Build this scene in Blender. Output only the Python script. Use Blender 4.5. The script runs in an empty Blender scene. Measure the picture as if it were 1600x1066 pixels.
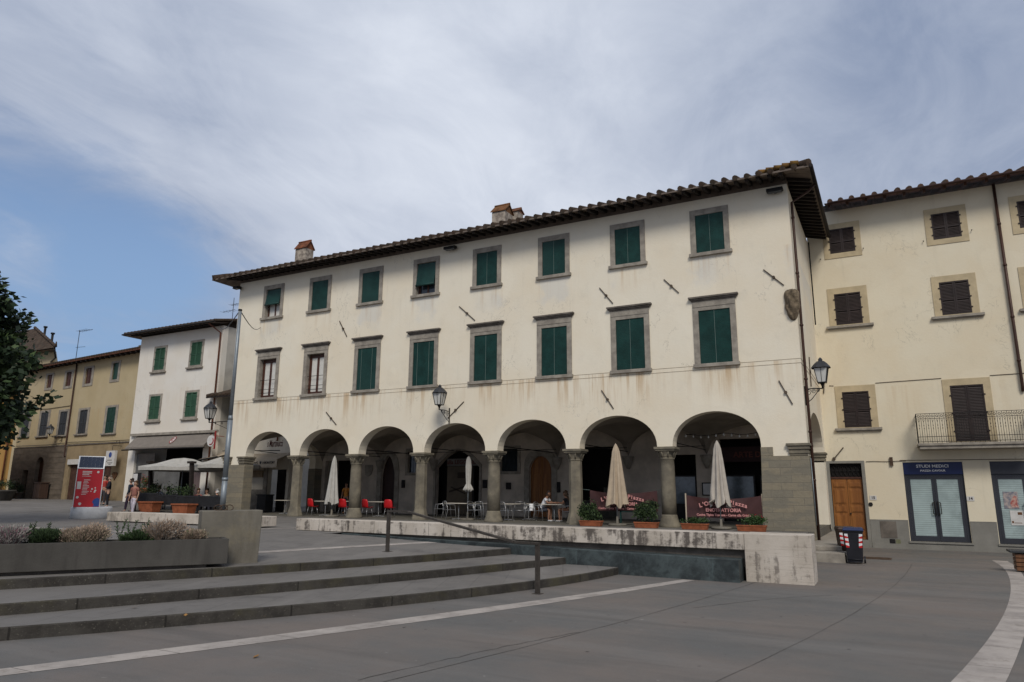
import bpy, bmesh, math, random
from mathutils import Vector, Matrix
from mathutils.geometry import tessellate_polygon

# ---------------------------------------------------------------- camera, sky, sun, exposure
SC = bpy.context.scene
COL = SC.collection
FPX, PITCH, ROLL, YAW = 1105.0, math.radians(12.0619), math.radians(0.39644), math.radians(28.06319)
CAM = Vector((0.0, 0.0, 1.95))
_cy, _sy, _cp, _sp = math.cos(YAW), math.sin(YAW), math.cos(PITCH), math.sin(PITCH)
FW = Vector((-_sy * _cp, _cy * _cp, _sp))
_rt = Vector((_cy, _sy, 0.0))
_up = _rt.cross(FW)
RT = math.cos(ROLL) * _rt + math.sin(ROLL) * _up
UP = -math.sin(ROLL) * _rt + math.cos(ROLL) * _up
cam_data = bpy.data.cameras.new('camera')
cam_data.sensor_width = 36.0
cam_data.lens = FPX / 1600 * 36.0
cam_data.clip_start = 0.1
cam_data.clip_end = 2000.0
cam = bpy.data.objects.new('camera', cam_data)
COL.objects.link(cam)
cam.matrix_world = Matrix(((RT.x, UP.x, -FW.x, CAM.x), (RT.y, UP.y, -FW.y, CAM.y), (RT.z, UP.z, -FW.z, CAM.z), (0, 0, 0, 1)))
SC.camera = cam


def ray(px, py):
    return FW * FPX + RT * (px - 800.0) - UP * (py - 533.0)


def atY(px, py, Y):
    d = ray(px, py)
    return CAM + d * ((Y - CAM.y) / d.y)


def atZ(px, py, z):
    d = ray(px, py)
    return CAM + d * ((z - CAM.z) / d.z)


def xat(px, Y, py=785.0):
    return atY(px, py, Y).x


SUN_EL, SUN_AZ = math.radians(42.0), math.radians(32.0)      # azimuth measured from -Y (towards the viewer) to +X
sun_dir = Vector((math.sin(SUN_AZ) * math.cos(SUN_EL), -math.cos(SUN_AZ) * math.cos(SUN_EL), math.sin(SUN_EL)))
sl = bpy.data.lights.new('sun', 'SUN')
sl.energy = 1.65
sl.angle = math.radians(20.0)
sl.color = (1.0, 0.95, 0.87)
so = bpy.data.objects.new('sun', sl)
COL.objects.link(so)
so.rotation_euler = (-sun_dir).to_track_quat('-Z', 'Y').to_euler()
so.location = (20, -30, 40)

SC.view_settings.view_transform = 'Standard'
SC.view_settings.look = 'None'
SC.view_settings.exposure = 0.42
SC.view_settings.gamma = 1.0
SC.view_settings.use_curve_mapping = False

WORLD = bpy.data.worlds.new('World')
SC.world = WORLD
WORLD.use_nodes = True


def build_sky():
    nt = WORLD.node_tree
    N, L = nt.nodes, nt.links
    bg = next(n for n in N if n.type == 'BACKGROUND')
    S = 0.1
    bg.inputs['Strength'].default_value = S

    def link(a, b): L.new(a, b)

    def math_(op, a, b=None, clamp=False):
        n = N.new('ShaderNodeMath'); n.operation = op; n.use_clamp = clamp
        for i, v in enumerate((a, b)):
            if v is None: continue
            if isinstance(v, (int, float)): n.inputs[i].default_value = v
            else: link(v, n.inputs[i])
        return n.outputs[0]
    sky = N.new('ShaderNodeTexSky'); sky.sky_type = 'NISHITA'; sky.sun_disc = False
    sky.sun_elevation = SUN_EL
    sky.sun_rotation = math.atan2(sun_dir.x, sun_dir.y)
    sky.air_density = 1.0; sky.dust_density = 0.6; sky.ozone_density = 1.6
    tc = N.new('ShaderNodeTexCoord')
    nrm = N.new('ShaderNodeVectorMath'); nrm.operation = 'NORMALIZE'
    link(tc.outputs['Generated'], nrm.inputs[0])
    d = nrm.outputs[0]
    sep = N.new('ShaderNodeSeparateXYZ'); link(d, sep.inputs[0])
    zz = math_('ADD', math_('MAXIMUM', sep.outputs[2], 0.0), 0.22)
    u, v = math_('DIVIDE', sep.outputs[0], zz), math_('DIVIDE', sep.outputs[1], zz)
    comb = N.new('ShaderNodeCombineXYZ'); link(u, comb.inputs[0]); link(v, comb.inputs[1])

    def noise(scale, detail, rough, rot=0.0, sc=(1, 1, 1), off=(0, 0, 0), dist=0.0):
        mp = N.new('ShaderNodeMapping'); mp.inputs['Rotation'].default_value = (0, 0, rot)
        mp.inputs['Scale'].default_value = sc; mp.inputs['Location'].default_value = off
        link(comb.outputs[0], mp.inputs[0])
        n = N.new('ShaderNodeTexNoise'); n.inputs['Scale'].default_value = scale; n.inputs['Detail'].default_value = detail
        n.inputs['Roughness'].default_value = rough; n.inputs['Distortion'].default_value = dist
        link(mp.outputs[0], n.inputs['Vector'])
        return n.outputs['Fac']

    def blob(px, py, lo, hi):
        dv = ray(px, py).normalized()
        dt = N.new('ShaderNodeVectorMath'); dt.operation = 'DOT_PRODUCT'
        link(d, dt.inputs[0]); dt.inputs[1].default_value = dv
        mr = N.new('ShaderNodeMapRange'); mr.interpolation_type = 'SMOOTHSTEP'
        mr.inputs['From Min'].default_value = math.cos(math.radians(lo)); mr.inputs['From Max'].default_value = math.cos(math.radians(hi))
        link(dt.outputs['Value'], mr.inputs['Value'])
        return mr.outputs[0]

    def mix(f, a, b):
        n = N.new('ShaderNodeMix'); n.data_type = 'RGBA'
        if isinstance(f, (int, float)): n.inputs[0].default_value = f
        else: link(f, n.inputs[0])
        for s, v_ in ((6, a), (7, b)):
            if isinstance(v_, tuple): n.inputs[s].default_value = tuple(c / S for c in v_) + (1,)
            else: link(v_, n.inputs[s])
        return n.outputs[2]
    n1 = noise(1.5, 10, 0.6, 0.75, (1.0, 0.72, 1), (3.1, 0.7, 0), 0.7)
    n2 = noise(4.2, 9, 0.62, 0.85, (1.0, 0.6, 1), (0.4, 5.2, 0), 0.9)
    n3 = noise(1.25, 7, 0.55, 0.5, (1, .7, 1), (7.7, 1.2, 0), 0.6)
    # clear patches low on the left; cloud elsewhere
    cover = math_('ADD', math_('MULTIPLY', math_('SUBTRACT', n1, 0.5), 2.3), math_('MULTIPLY', math_('SUBTRACT', n2, 0.5), 1.1))
    cover = math_('ADD', cover, 1.28)
    cover = math_('SUBTRACT', cover, math_('MULTIPLY', blob(20, 450, 15, 2), 1.25))
    cover = math_('SUBTRACT', cover, math_('MULTIPLY', blob(260, 470, 9, 2), 0.6))
    cover = math_('SUBTRACT', cover, math_('MULTIPLY', blob(330, -60, 16, 2), 0.2))
    cover = math_('ADD', cover, math_('MULTIPLY', blob(900, 240, 26, 4), 0.5))
    cm = N.new('ShaderNodeMapRange'); cm.interpolation_type = 'SMOOTHSTEP'
    cm.inputs['From Min'].default_value = -0.25; cm.inputs['From Max'].default_value = 1.15
    link(cover, cm.inputs['Value'])
    # brightness of the cloud: thin bright veil in the middle, slate cloud to the upper right and the top
    br = math_('ADD', math_('MULTIPLY', blob(850, 280, 27, 5), 0.40), math_('MULTIPLY', math_('SUBTRACT', n3, 0.5), 1.3))
    br = math_('ADD', br, math_('MULTIPLY', math_('SUBTRACT', n2, 0.5), 0.75))
    br = math_('ADD', br, 0.31)
    br = math_('SUBTRACT', br, math_('MULTIPLY', blob(1430, 130, 26, 2), 0.20), True)
    cloud = mix(br, (0.20, 0.245, 0.345), (0.54, 0.575, 0.645))
    tint = N.new('ShaderNodeMix'); tint.data_type = 'RGBA'; tint.blend_type = 'MULTIPLY'; tint.inputs[0].default_value = 1.0
    link(sky.outputs[0], tint.inputs[6]); tint.inputs[7].default_value = (0.92, 0.88, 0.90, 1)
    low = N.new('ShaderNodeMapRange'); low.interpolation_type = 'SMOOTHSTEP'
    link(sep.outputs[2], low.inputs['Value'])
    for k_, v_ in zip(('From Min', 'From Max', 'To Min', 'To Max'), (0.50, 0.12, 0.0, 0.85)): low.inputs[k_].default_value = v_
    clear = mix(low.outputs[0], tint.outputs[2], (0.165, 0.265, 0.43))
    L.new(mix(cm.outputs[0], clear, cloud), bg.inputs['Color'])


build_sky()

# ---------------------------------------------------------------- helpers
rnd = random.Random(7)
Z = Vector((0, 0, 1))


def wm(o):
    m = Matrix.LocRotScale(o.location, o.rotation_euler, o.scale)
    return wm(o.parent) @ m if o.parent else m


class MB:
    """collects faces of one part"""
    def __init__(s): s.v, s.f, s.m, s.sm = [], [], [], []

    def poly(s, pts, mi=0, sm=False):
        b = len(s.v)
        s.v.extend(Vector(p) for p in pts)
        s.f.append(tuple(range(b, b + len(pts)))); s.m.append(mi); s.sm.append(sm)
        return s

    def mesh(s, vs, fs, mi=0, sm=False):
        b = len(s.v)
        s.v.extend(Vector(p) for p in vs)
        for f in fs:
            s.f.append(tuple(b + i for i in f)); s.m.append(mi); s.sm.append(sm)
        return s

    def hexa(s, p, mi=0):
        return s.mesh(p, [(0, 3, 2, 1), (4, 5, 6, 7), (0, 1, 5, 4), (1, 2, 6, 5), (2, 3, 7, 6), (3, 0, 4, 7)], mi)

    def box(s, x0, x1, y0, y1, z0, z1, mi=0):
        return s.hexa([(x0, y0, z0), (x1, y0, z0), (x1, y1, z0), (x0, y1, z0), (x0, y0, z1), (x1, y0, z1), (x1, y1, z1), (x0, y1, z1)], mi)

    def bar(s, a, b, w, h=None, mi=0, up=None):
        a, b = Vector(a), Vector(b); h = h or w
        d = (b - a).normalized(); u = Vector(up) if up else (Z if abs(d.z) < 0.95 else Vector((0, 1, 0)))
        r = d.cross(u).normalized() * (w / 2); t = r.cross(d).normalized() * (h / 2)
        return s.hexa([a - r - t, a + r - t, a + r + t, a - r + t, b - r - t, b + r - t, b + r + t, b - r + t], mi)

    def tube(s, path, r, n=8, caps=True, mi=0, sm=True):
        path = [Vector(p) for p in path]
        rr = r if isinstance(r, (list, tuple)) else [r] * len(path)
        vs, fs = [], []
        pu = None
        for i, p in enumerate(path):
            d = (path[min(i + 1, len(path) - 1)] - path[max(i - 1, 0)]).normalized()
            if pu is None:
                pu = d.orthogonal().normalized()
            u = (pu - d * pu.dot(d)).normalized(); pu = u
            w = d.cross(u)
            for k in range(n):
                a = 2 * math.pi * k / n
                vs.append(p + (u * math.cos(a) + w * math.sin(a)) * rr[i])
        for i in range(len(path) - 1):
            for k in range(n):
                k2 = (k + 1) % n
                fs.append((i * n + k, i * n + k2, i * n + n + k2, i * n + n + k))
        s.mesh(vs, fs, mi, sm)
        if caps:
            b = len(s.v) - len(vs)
            s.f.append(tuple(b + k for k in reversed(range(n)))); s.m.append(mi); s.sm.append(False)
            e = b + (len(path) - 1) * n
            s.f.append(tuple(e + k for k in range(n))); s.m.append(mi); s.sm.append(False)
        return s

    def lathe(s, prof, c=(0, 0, 0), n=20, mi=0, sm=True, sq=None, caps=True):
        """prof: (radius, z) from bottom to top"""
        c = Vector(c); vs, fs = [], []
        for r, z in prof:
            for k in range(n):
                a = 2 * math.pi * (k + 0.5) / n
                q = sq(a, z) if sq else 1.0
                vs.append(c + Vector((r * q * math.cos(a), r * q * math.sin(a), z)))
        for i in range(len(prof) - 1):
            for k in range(n):
                k2 = (k + 1) % n
                fs.append((i * n + k, i * n + k2, i * n + n + k2, i * n + n + k))
        s.mesh(vs, fs, mi, sm)
        if caps:
            b = len(s.v) - len(vs)
            s.f.append(tuple(b + k for k in reversed(range(n)))); s.m.append(mi); s.sm.append(False)
            e = b + (len(prof) - 1) * n
            s.f.append(tuple(e + k for k in range(n))); s.m.append(mi); s.sm.append(False)
        return s

    def slab(s, loops, w0, w1, fr=None, mi=0, mj=None):
        """polygon with holes in (u,v) extruded from w0 (front) to w1 (back); mj = material of the cut sides"""
        fr = fr or (lambda u, v, w: (u, w, v))
        mj = mi if mj is None else mj
        flat = [p for l in loops for p in l]
        tris = tessellate_polygon([[Vector((p[0], p[1], 0)) for p in l] for l in loops])
        n = len(flat)
        s.mesh([fr(p[0], p[1], w0) for p in flat] + [fr(p[0], p[1], w1) for p in flat],
               [tuple(t) for t in tris] + [tuple(n + i for i in reversed(t)) for t in tris], mi)
        b = len(s.v) - 2 * n; o = 0
        for l in loops:
            k = len(l)
            for i in range(k):
                j = (i + 1) % k
                s.f.append((b + o + i, b + o + j, b + n + o + j, b + n + o + i)); s.m.append(mj); s.sm.append(False)
            o += k
        return s

    def build(s, name, mats, parent=None, local=False, origin=None, recalc=True, bevel=0.0):
        vs = s.v
        if parent is not None and not local:
            pi = wm(parent).inverted()
            vs = [pi @ p for p in vs]
        if origin is None:
            xs, ys, zs = [p.x for p in vs], [p.y for p in vs], [p.z for p in vs]
            origin = Vector(((min(xs) + max(xs)) / 2, (min(ys) + max(ys)) / 2, min(zs)))
        else:
            origin = Vector(origin)
        me = bpy.data.meshes.new(name)
        me.from_pydata([p - origin for p in vs], [], s.f)
        for m in (mats if isinstance(mats, (list, tuple)) else [mats]):
            me.materials.append(m)
        me.polygons.foreach_set('material_index', s.m)
        me.polygons.foreach_set('use_smooth', s.sm)
        if recalc or bevel:
            bm = bmesh.new(); bm.from_mesh(me)
            if recalc:
                bmesh.ops.recalc_face_normals(bm, faces=bm.faces)
            if bevel:
                bmesh.ops.remove_doubles(bm, verts=bm.verts, dist=1e-5)
                ed = [e for e in bm.edges if len(e.link_faces) == 2 and e.calc_face_angle(0) > 0.5]
                bmesh.ops.bevel(bm, geom=ed, offset=bevel, segments=2, affect='EDGES', profile=0.5)
            bm.to_mesh(me); bm.free()
        me.update()
        o = bpy.data.objects.new(name, me)
        COL.objects.link(o)
        o.parent = parent
        o.location = origin
        return o


def tag(o, label, cat, group=None, kind=None):
    if label: o['label'] = label
    if cat: o['category'] = cat
    if group: o['group'] = group
    if kind: o['kind'] = kind
    return o


def thing(name, label, cat, loc=(0, 0, 0), rz=0.0, group=None):
    o = bpy.data.objects.new(name, None)
    COL.objects.link(o)
    o.empty_display_size = 0.3
    o.location = loc; o.rotation_euler = (0, 0, rz)
    return tag(o, label, cat, group)


def kids(o):
    return [c for c in COL.objects if c.parent == o]


def dup(o, parent=None, loc=None, rz=None, label=None, group=None):
    ch = kids(o)
    c = o.copy(); COL.objects.link(c)
    c.parent = parent
    if loc is not None: c.location = loc
    if rz is not None: c.rotation_euler = (0, 0, rz)
    if label: c['label'] = label
    if group: c['group'] = group
    for k in ch: dup(k, c)
    return c


def from_eval(tmp, name, mats, parent, loc, rot=(0, 0, 0)):
    """freeze a temporary object's evaluated mesh into a plain mesh object"""
    bpy.context.view_layer.update()
    dg = bpy.context.evaluated_depsgraph_get()
    me = bpy.data.meshes.new_from_object(tmp.evaluated_get(dg))
    bpy.data.objects.remove(tmp, do_unlink=True)
    me.name = name
    me.materials.clear()
    for m in mats: me.materials.append(m)
    o = bpy.data.objects.new(name, me)
    COL.objects.link(o); o.parent = parent; o.location = loc; o.rotation_euler = rot
    return o


def text(body, size, loc, mat_, parent, name='lettering', rot=(math.pi / 2, 0, 0), align='CENTER', sx=1.0, bold=0.0, ext=0.004, local=False, shear=0.0):
    cu = bpy.data.curves.new('text', 'FONT')
    cu.body = body; cu.size = size; cu.align_x = align; cu.align_y = 'CENTER'; cu.extrude = ext; cu.offset = bold; cu.shear = shear
    cu.resolution_u = 3
    t = bpy.data.objects.new('text', cu); COL.objects.link(t)
    loc = Vector(loc)
    if parent is not None and not local: loc = wm(parent).inverted() @ loc
    o = from_eval(t, name, [mat_], parent, loc, rot)
    o.scale = (sx, 1, 1)
    return o


# ---------------------------------------------------------------- materials
def node_mat(name):
    m = bpy.data.materials.new(name); m.use_nodes = True
    return m, m.node_tree.nodes, m.node_tree.links, m.node_tree.nodes['Principled BSDF']


class NT:
    """small node builder on world position"""
    def __init__(s, name):
        s.m, s.N, s.L, s.P = node_mat(name)
        s.pos = s.N.new('ShaderNodeNewGeometry').outputs['Position']

    def put(s, v, sock):
        if isinstance(v, (int, float)): sock.default_value = v
        elif isinstance(v, tuple): sock.default_value = v + (1,) if len(v) == 3 and len(sock.default_value) == 4 else v
        else: s.L.new(v, sock)

    def math(s, op, a, b=None, clamp=False):
        n = s.N.new('ShaderNodeMath'); n.operation = op; n.use_clamp = clamp
        s.put(a, n.inputs[0])
        if b is not None: s.put(b, n.inputs[1])
        return n.outputs[0]

    def sep(s):
        n = s.N.new('ShaderNodeSeparateXYZ'); s.L.new(s.pos, n.inputs[0]); return n.outputs

    def vec(s, x, y, z=0.0):
        n = s.N.new('ShaderNodeCombineXYZ'); s.put(x, n.inputs[0]); s.put(y, n.inputs[1]); s.put(z, n.inputs[2]); return n.outputs[0]

    def noise(s, scale, detail=5, rough=0.55, sc=(1, 1, 1), vec=None, dist=0.0, off=(0, 0, 0)):
        mp = s.N.new('ShaderNodeMapping'); mp.inputs['Scale'].default_value = sc; mp.inputs['Location'].default_value = off
        s.L.new(vec or s.pos, mp.inputs[0])
        n = s.N.new('ShaderNodeTexNoise'); n.inputs['Scale'].default_value = scale; n.inputs['Detail'].default_value = detail
        n.inputs['Roughness'].default_value = rough; n.inputs['Distortion'].default_value = dist
        s.L.new(mp.outputs[0], n.inputs['Vector']); return n.outputs['Fac']

    def step(s, v, a, b, lo=0.0, hi=1.0):
        n = s.N.new('ShaderNodeMapRange'); n.interpolation_type = 'SMOOTHSTEP'
        s.put(v, n.inputs['Value'])
        for k, x in zip(('From Min', 'From Max', 'To Min', 'To Max'), (a, b, lo, hi)): n.inputs[k].default_value = x
        return n.outputs[0]

    def mix(s, f, a, b, mode='MIX'):
        n = s.N.new('ShaderNodeMix'); n.data_type = 'RGBA'; n.blend_type = mode
        s.put(f, n.inputs[0]); s.put(a, n.inputs[6]); s.put(b, n.inputs[7]); return n.outputs[2]

    def brick(s, vec, c1, c2, cm, w, h, mortar=0.01, off=0.5, scale=1.0):
        n = s.N.new('ShaderNodeTexBrick'); s.L.new(vec, n.inputs['Vector'])
        s.put(c1, n.inputs['Color1']); s.put(c2, n.inputs['Color2']); s.put(cm, n.inputs['Mortar'])
        n.inputs['Scale'].default_value = scale; n.inputs['Brick Width'].default_value = w; n.inputs['Row Height'].default_value = h
        n.inputs['Mortar Size'].default_value = mortar; n.inputs['Mortar Smooth'].default_value = 0.3; n.offset = off
        return n.outputs['Color'], n.outputs['Fac']

    def bump(s, h, strength=0.3, dist=0.02):
        n = s.N.new('ShaderNodeBump'); n.inputs['Strength'].default_value = strength; n.inputs['Distance'].default_value = dist
        s.L.new(h, n.inputs['Height']); s.L.new(n.outputs[0], s.P.inputs['Normal'])

    def done(s, col, rough=0.85, metal=0.0, spec=0.3):
        s.put(col, s.P.inputs['Base Color']); s.put(rough, s.P.inputs['Roughness']); s.P.inputs['Metallic'].default_value = metal
        s.P.inputs['Specular IOR Level'].default_value = spec
        return s.m


def sc3(c, k): return tuple(min(1.0, x * k) for x in c)


def mat(name, c, rough=0.8, var=0.25, scale=2.5, metal=0.0, bump=0.0, bscale=30.0, c2=None, spec=0.3, sc=(1, 1, 1)):
    t = NT(name)
    n = t.noise(scale, 6, 0.6, sc)
    col = t.mix(t.step(n, 0.3, 0.7), c2 or sc3(c, 1 - var), sc3(c, 1 + var * 0.5))
    if bump: t.bump(t.noise(bscale, 4, 0.6), bump, 0.02)
    return t.done(col, rough, metal, spec)


def fabric_like(name, c, trans=0.0, rough=0.9, var=0.12):
    m = mat(name, c, rough, var, 4.0, bump=0.15, bscale=60)
    return m


def facade_mat(name, base, warm, z_lo, z_hi, streak=0.35, patches=False, x0=0.0, pitch=3.386):
    t = NT(name)
    X, Y, Zc = t.sep()
    big = t.noise(0.35, 6, 0.6)
    col = t.mix(t.step(big, 0.3, 0.72), base, warm)
    med = t.noise(1.6, 7, 0.65, off=(5, 2, 1))
    col = t.mix(t.math('MULTIPLY', t.step(med, 0.5, 0.8), 0.28), col, sc3(base, 0.72))
    rep = t.noise(0.55, 2, 0.35, (1.0, 1.0, 0.8), off=(6, 3, 8))      # old patch repairs with a definite edge
    col = t.mix(t.math('MULTIPLY', t.step(rep, 0.60, 0.612), 0.16), col, sc3(base, 1.12))
    crk = t.math('ABSOLUTE', t.math('SUBTRACT', t.noise(0.8, 9, 0.6, (1.0, 1.0, 0.6), off=(1, 8, 4), dist=0.4), 0.5))
    sel_ = t.step(t.noise(0.3, 2, 0.5, off=(3, 3, 9)), 0.52, 0.60)
    col = t.mix(t.math('MULTIPLY', t.math('MULTIPLY', t.step(crk, 0.004, 0.0015), sel_), 0.45), col, sc3(base, 0.42))
    # rain streaks with a rusty tone below the string course
    st = t.noise(5.5, 5, 0.6, (1.0, 1.0, 0.05))
    st2 = t.noise(0.9, 3, 0.5, (1, 1, 0.02), off=(9, 0, 0))
    band = t.math('MULTIPLY', t.step(Zc, z_lo, z_hi), t.step(Zc, z_hi + 0.15, z_hi + 0.1))
    f = t.math('MULTIPLY', t.math('MULTIPLY', t.step(st, 0.44, 0.66), t.step(st2, 0.34, 0.56)), band)
    col = t.mix(t.math('MULTIPLY', f, streak * 1.8), col, (0.42, 0.25, 0.10))
    # faint vertical dirt everywhere
    dv = t.noise(3.0, 6, 0.65, (1, 1, 0.08), off=(2, 7, 3))
    col = t.mix(t.math('MULTIPLY', t.step(dv, 0.55, 0.85), 0.3), col, sc3(base, 0.6))
    if patches:
        ph = t.math('PINGPONG', t.math('SUBTRACT', X, x0 + pitch / 2), pitch / 2)
        # ph = distance pattern: pitch/2 at the window axis
        wob = t.math('MULTIPLY', t.math('SUBTRACT', t.noise(1.3, 5, 0.6), 0.5), 1.8)
        ax = t.step(t.math('ADD', ph, wob), pitch / 2 - 0.85, pitch / 2 - 0.35)
        zb = t.math('MULTIPLY', t.step(t.math('ADD', Zc, wob), 9.75, 10.5), t.step(Zc, 11.12, 11.06))
        sel = t.step(t.noise(0.22, 2, 0.5, (1, 0, 0), off=(1.5, 0, 0)), 0.42, 0.5)
        pf = t.math('MULTIPLY', t.math('MULTIPLY', ax, zb), sel)
        col = t.mix(t.math('MULTIPLY', pf, 0.55), col, (0.60, 0.585, 0.54))
        zs = t.math('MULTIPLY', t.step(Zc, 9.8, 11.05), t.step(Zc, 11.12, 11.06))
        fs = t.math('MULTIPLY', t.math('MULTIPLY', t.step(st, 0.5, 0.72), zs), t.step(ph, pitch / 2 - 1.0, pitch / 2 - 0.7))
        col = t.mix(t.math('MULTIPLY', fs, 0.4), col, (0.45, 0.28, 0.12))
    t.bump(t.noise(9.0, 8, 0.7), 0.25, 0.03)
    return t.done(col, 0.93, spec=0.15)


def ashlar_mat():
    t = NT('ashlar stone')
    X, Y, Zc = t.sep()
    v = t.vec(t.math('ADD', X, Y), Zc)
    n = t.noise(0.8, 4, 0.5)
    c, f = t.brick(v, (0.20, 0.178, 0.135), (0.245, 0.208, 0.145), (0.155, 0.14, 0.115), 0.72, 0.26, 0.008)
    c2 = t.mix(t.step(t.noise(1.1, 3, 0.5, (1, 1, 3)), 0.5, 0.62), c, (0.185, 0.166, 0.128))
    c3 = t.mix(t.math('MULTIPLY', t.step(t.noise(7, 6, 0.65), 0.45, 0.8), 0.45), c2, (0.13, 0.115, 0.09))
    t.bump(t.math('ADD', t.math('MULTIPLY', f, -0.6), t.noise(14, 6, 0.7)), 0.5, 0.03)
    return t.done(c3, 0.92, spec=0.15)


def travertine_mat(name, dark=1.0, strata=False):
    t = NT(name)
    X, Y, Zc = t.sep()
    base = t.mix(t.step(t.noise(1.2, 6, 0.6), 0.3, 0.7), (0.42, 0.365, 0.30), (0.56, 0.50, 0.43))
    ln = t.noise(4.0, 6, 0.7, (0.35, 0.35, 14.0))
    base = t.mix(t.math('MULTIPLY', t.step(ln, 0.52, 0.7), 0.6 if strata else 0.35), base, (0.25, 0.205, 0.165))
    blk = t.noise(2.1, 11, 0.78, (1, 1, 1.3), off=(3.3, 0, 0.4))
    drip = t.noise(7.0, 4, 0.6, (1, 1, 0.12))
    near = t.step(X, -13.5, -9.0, 0.0, 0.06) if not strata else 0.0
    f = t.math('MULTIPLY', t.step(t.math('ADD', t.math('ADD', blk, near), t.math('MULTIPLY', t.math('SUBTRACT', drip, 0.5), 0.7)), 0.49 if not strata else 0.53, 0.68), dark)
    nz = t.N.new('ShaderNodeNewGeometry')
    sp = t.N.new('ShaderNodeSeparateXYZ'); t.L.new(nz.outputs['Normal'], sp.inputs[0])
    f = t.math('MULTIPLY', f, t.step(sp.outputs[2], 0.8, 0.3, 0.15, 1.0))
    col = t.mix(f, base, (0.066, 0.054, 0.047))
    jx = t.math('ABSOLUTE', t.math('SUBTRACT', t.math('FRACT', t.math('MULTIPLY', t.math('ADD', X, 40.0), 0.485)), 0.5))
    if not strata:
        col = t.mix(t.math('MULTIPLY', t.step(jx, 0.006, 0.003), 0.7), col, (0.12, 0.10, 0.09))
    t.bump(t.noise(22, 6, 0.7, (1, 1, 4)), 0.45, 0.02)
    return t.done(col, 0.85, spec=0.2)


def concrete_mat(name, c, stain, warm=None):
    t = NT(name)
    base = t.mix(t.step(t.noise(1.1, 7, 0.65), 0.3, 0.72), c, sc3(c, 0.7))
    v = t.noise(3.2, 6, 0.65, (1, 1, 0.16))
    base = t.mix(t.math('MULTIPLY', t.step(v, 0.46, 0.72), 0.6), base, stain)
    if warm: base = t.mix(t.math('MULTIPLY', t.step(t.noise(1.7, 6, 0.7, off=(4, 4, 2)), 0.5, 0.75), 0.55), base, warm)
    base = t.mix(t.math('MULTIPLY', t.step(t.noise(40, 3, 0.6), 0.62, 0.75), 0.35), base, sc3(c, 0.45))
    t.bump(t.noise(26, 7, 0.7), 0.4, 0.015)
    return t.done(base, 0.92, spec=0.15)


def paving_mat(name, c, rotdeg, w, h, seam=0.35):
    t = NT(name)
    mp = t.N.new('ShaderNodeMapping'); mp.inputs['Rotation'].default_value = (0, 0, math.radians(rotdeg))
    t.L.new(t.pos, mp.inputs[0])
    c1, f = t.brick(mp.outputs[0], c, sc3(c, 0.93), sc3(c, 1 - seam), w, h, 0.011, 0.5)
    col = t.mix(t.math('MULTIPLY', t.step(t.noise(0.33, 7, 0.65), 0.35, 0.7), 0.5), c1, sc3(c, 1.32))
    col = t.mix(t.math('MULTIPLY', t.step(t.noise(1.4, 8, 0.7, off=(3, 1, 0)), 0.48, 0.72), 0.6), col, sc3(c, 0.58))
    swp = t.noise(0.6, 6, 0.6, (0.25, 1.0, 1.0), vec=mp.outputs[0], dist=0.6)
    col = t.mix(t.math('MULTIPLY', t.step(swp, 0.50, 0.66), 0.55), col, sc3(c, 1.34))
    pale = t.noise(0.8, 8, 0.75, off=(8, 3, 0))
    col = t.mix(t.math('MULTIPLY', t.step(pale, 0.64, 0.72), 0.35), col, sc3(c, 1.9))
    spk = t.noise(55, 3, 0.7)
    col = t.mix(t.math('MULTIPLY', t.step(spk, 0.6, 0.75), 0.35), col, sc3(c, 1.6))
    dsp = t.noise(4.5, 2, 0.4, off=(1, 6, 0))
    col = t.mix(t.math('MULTIPLY', t.step(dsp, 0.76, 0.8), 0.7), col, sc3(c, 0.3))
    t.bump(t.math('ADD', t.math('MULTIPLY', f, -0.8), t.noise(30, 6, 0.7)), 0.35, 0.012)
    return t.done(col, t.step(t.noise(0.9, 5, 0.6), 0.3, 0.7, 0.62, 0.85), spec=0.25)


def plaza_mat():
    t = NT('asphalt grey paving')
    c = t.mix(t.step(t.noise(0.28, 7, 0.6, off=(2, 5, 0)), 0.36, 0.66), (0.120, 0.117, 0.110), (0.162, 0.136, 0.117))
    for scl, sx, lo, hi, amt, k in ((0.9, 0.16, 0.47, 0.68, 0.55, 1.28), (1.7, 0.10, 0.5, 0.72, 0.5, 0.66), (3.2, 0.22, 0.52, 0.75, 0.4, 0.72)):
        n = t.noise(scl, 8, 0.68, (sx, 1.0, 1.0), off=(scl * 7, sx * 31, 0), dist=0.35)
        c = t.mix(t.math('MULTIPLY', t.step(n, lo, hi), amt), c, sc3((0.138, 0.126, 0.114), k))
    c = t.mix(t.math('MULTIPLY', t.step(t.noise(0.75, 8, 0.75, off=(8, 3, 0)), 0.60, 0.72), 0.35), c, (0.20, 0.182, 0.16))
    c = t.mix(t.math('MULTIPLY', t.step(t.noise(70, 2, 0.7), 0.56, 0.72), 0.45), c, (0.215, 0.2, 0.18))
    c = t.mix(t.math('MULTIPLY', t.step(t.noise(48, 2, 0.7, off=(4, 4, 4)), 0.58, 0.72), 0.45), c, (0.05, 0.045, 0.04))
    c = t.mix(t.math('MULTIPLY', t.step(t.noise(5.5, 2, 0.4, off=(1, 6, 0)), 0.745, 0.765), 0.75), c, (0.035, 0.03, 0.027))
    c = t.mix(t.math('MULTIPLY', t.step(t.noise(7.5, 2, 0.4, off=(9, 2, 0)), 0.76, 0.775), 0.6), c, (0.26, 0.24, 0.22))
    t.bump(t.noise(42, 7, 0.75), 0.5, 0.012)
    return t.done(c, t.step(t.noise(0.9, 5, 0.6), 0.3, 0.7, 0.62, 0.88), spec=0.25)


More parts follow.
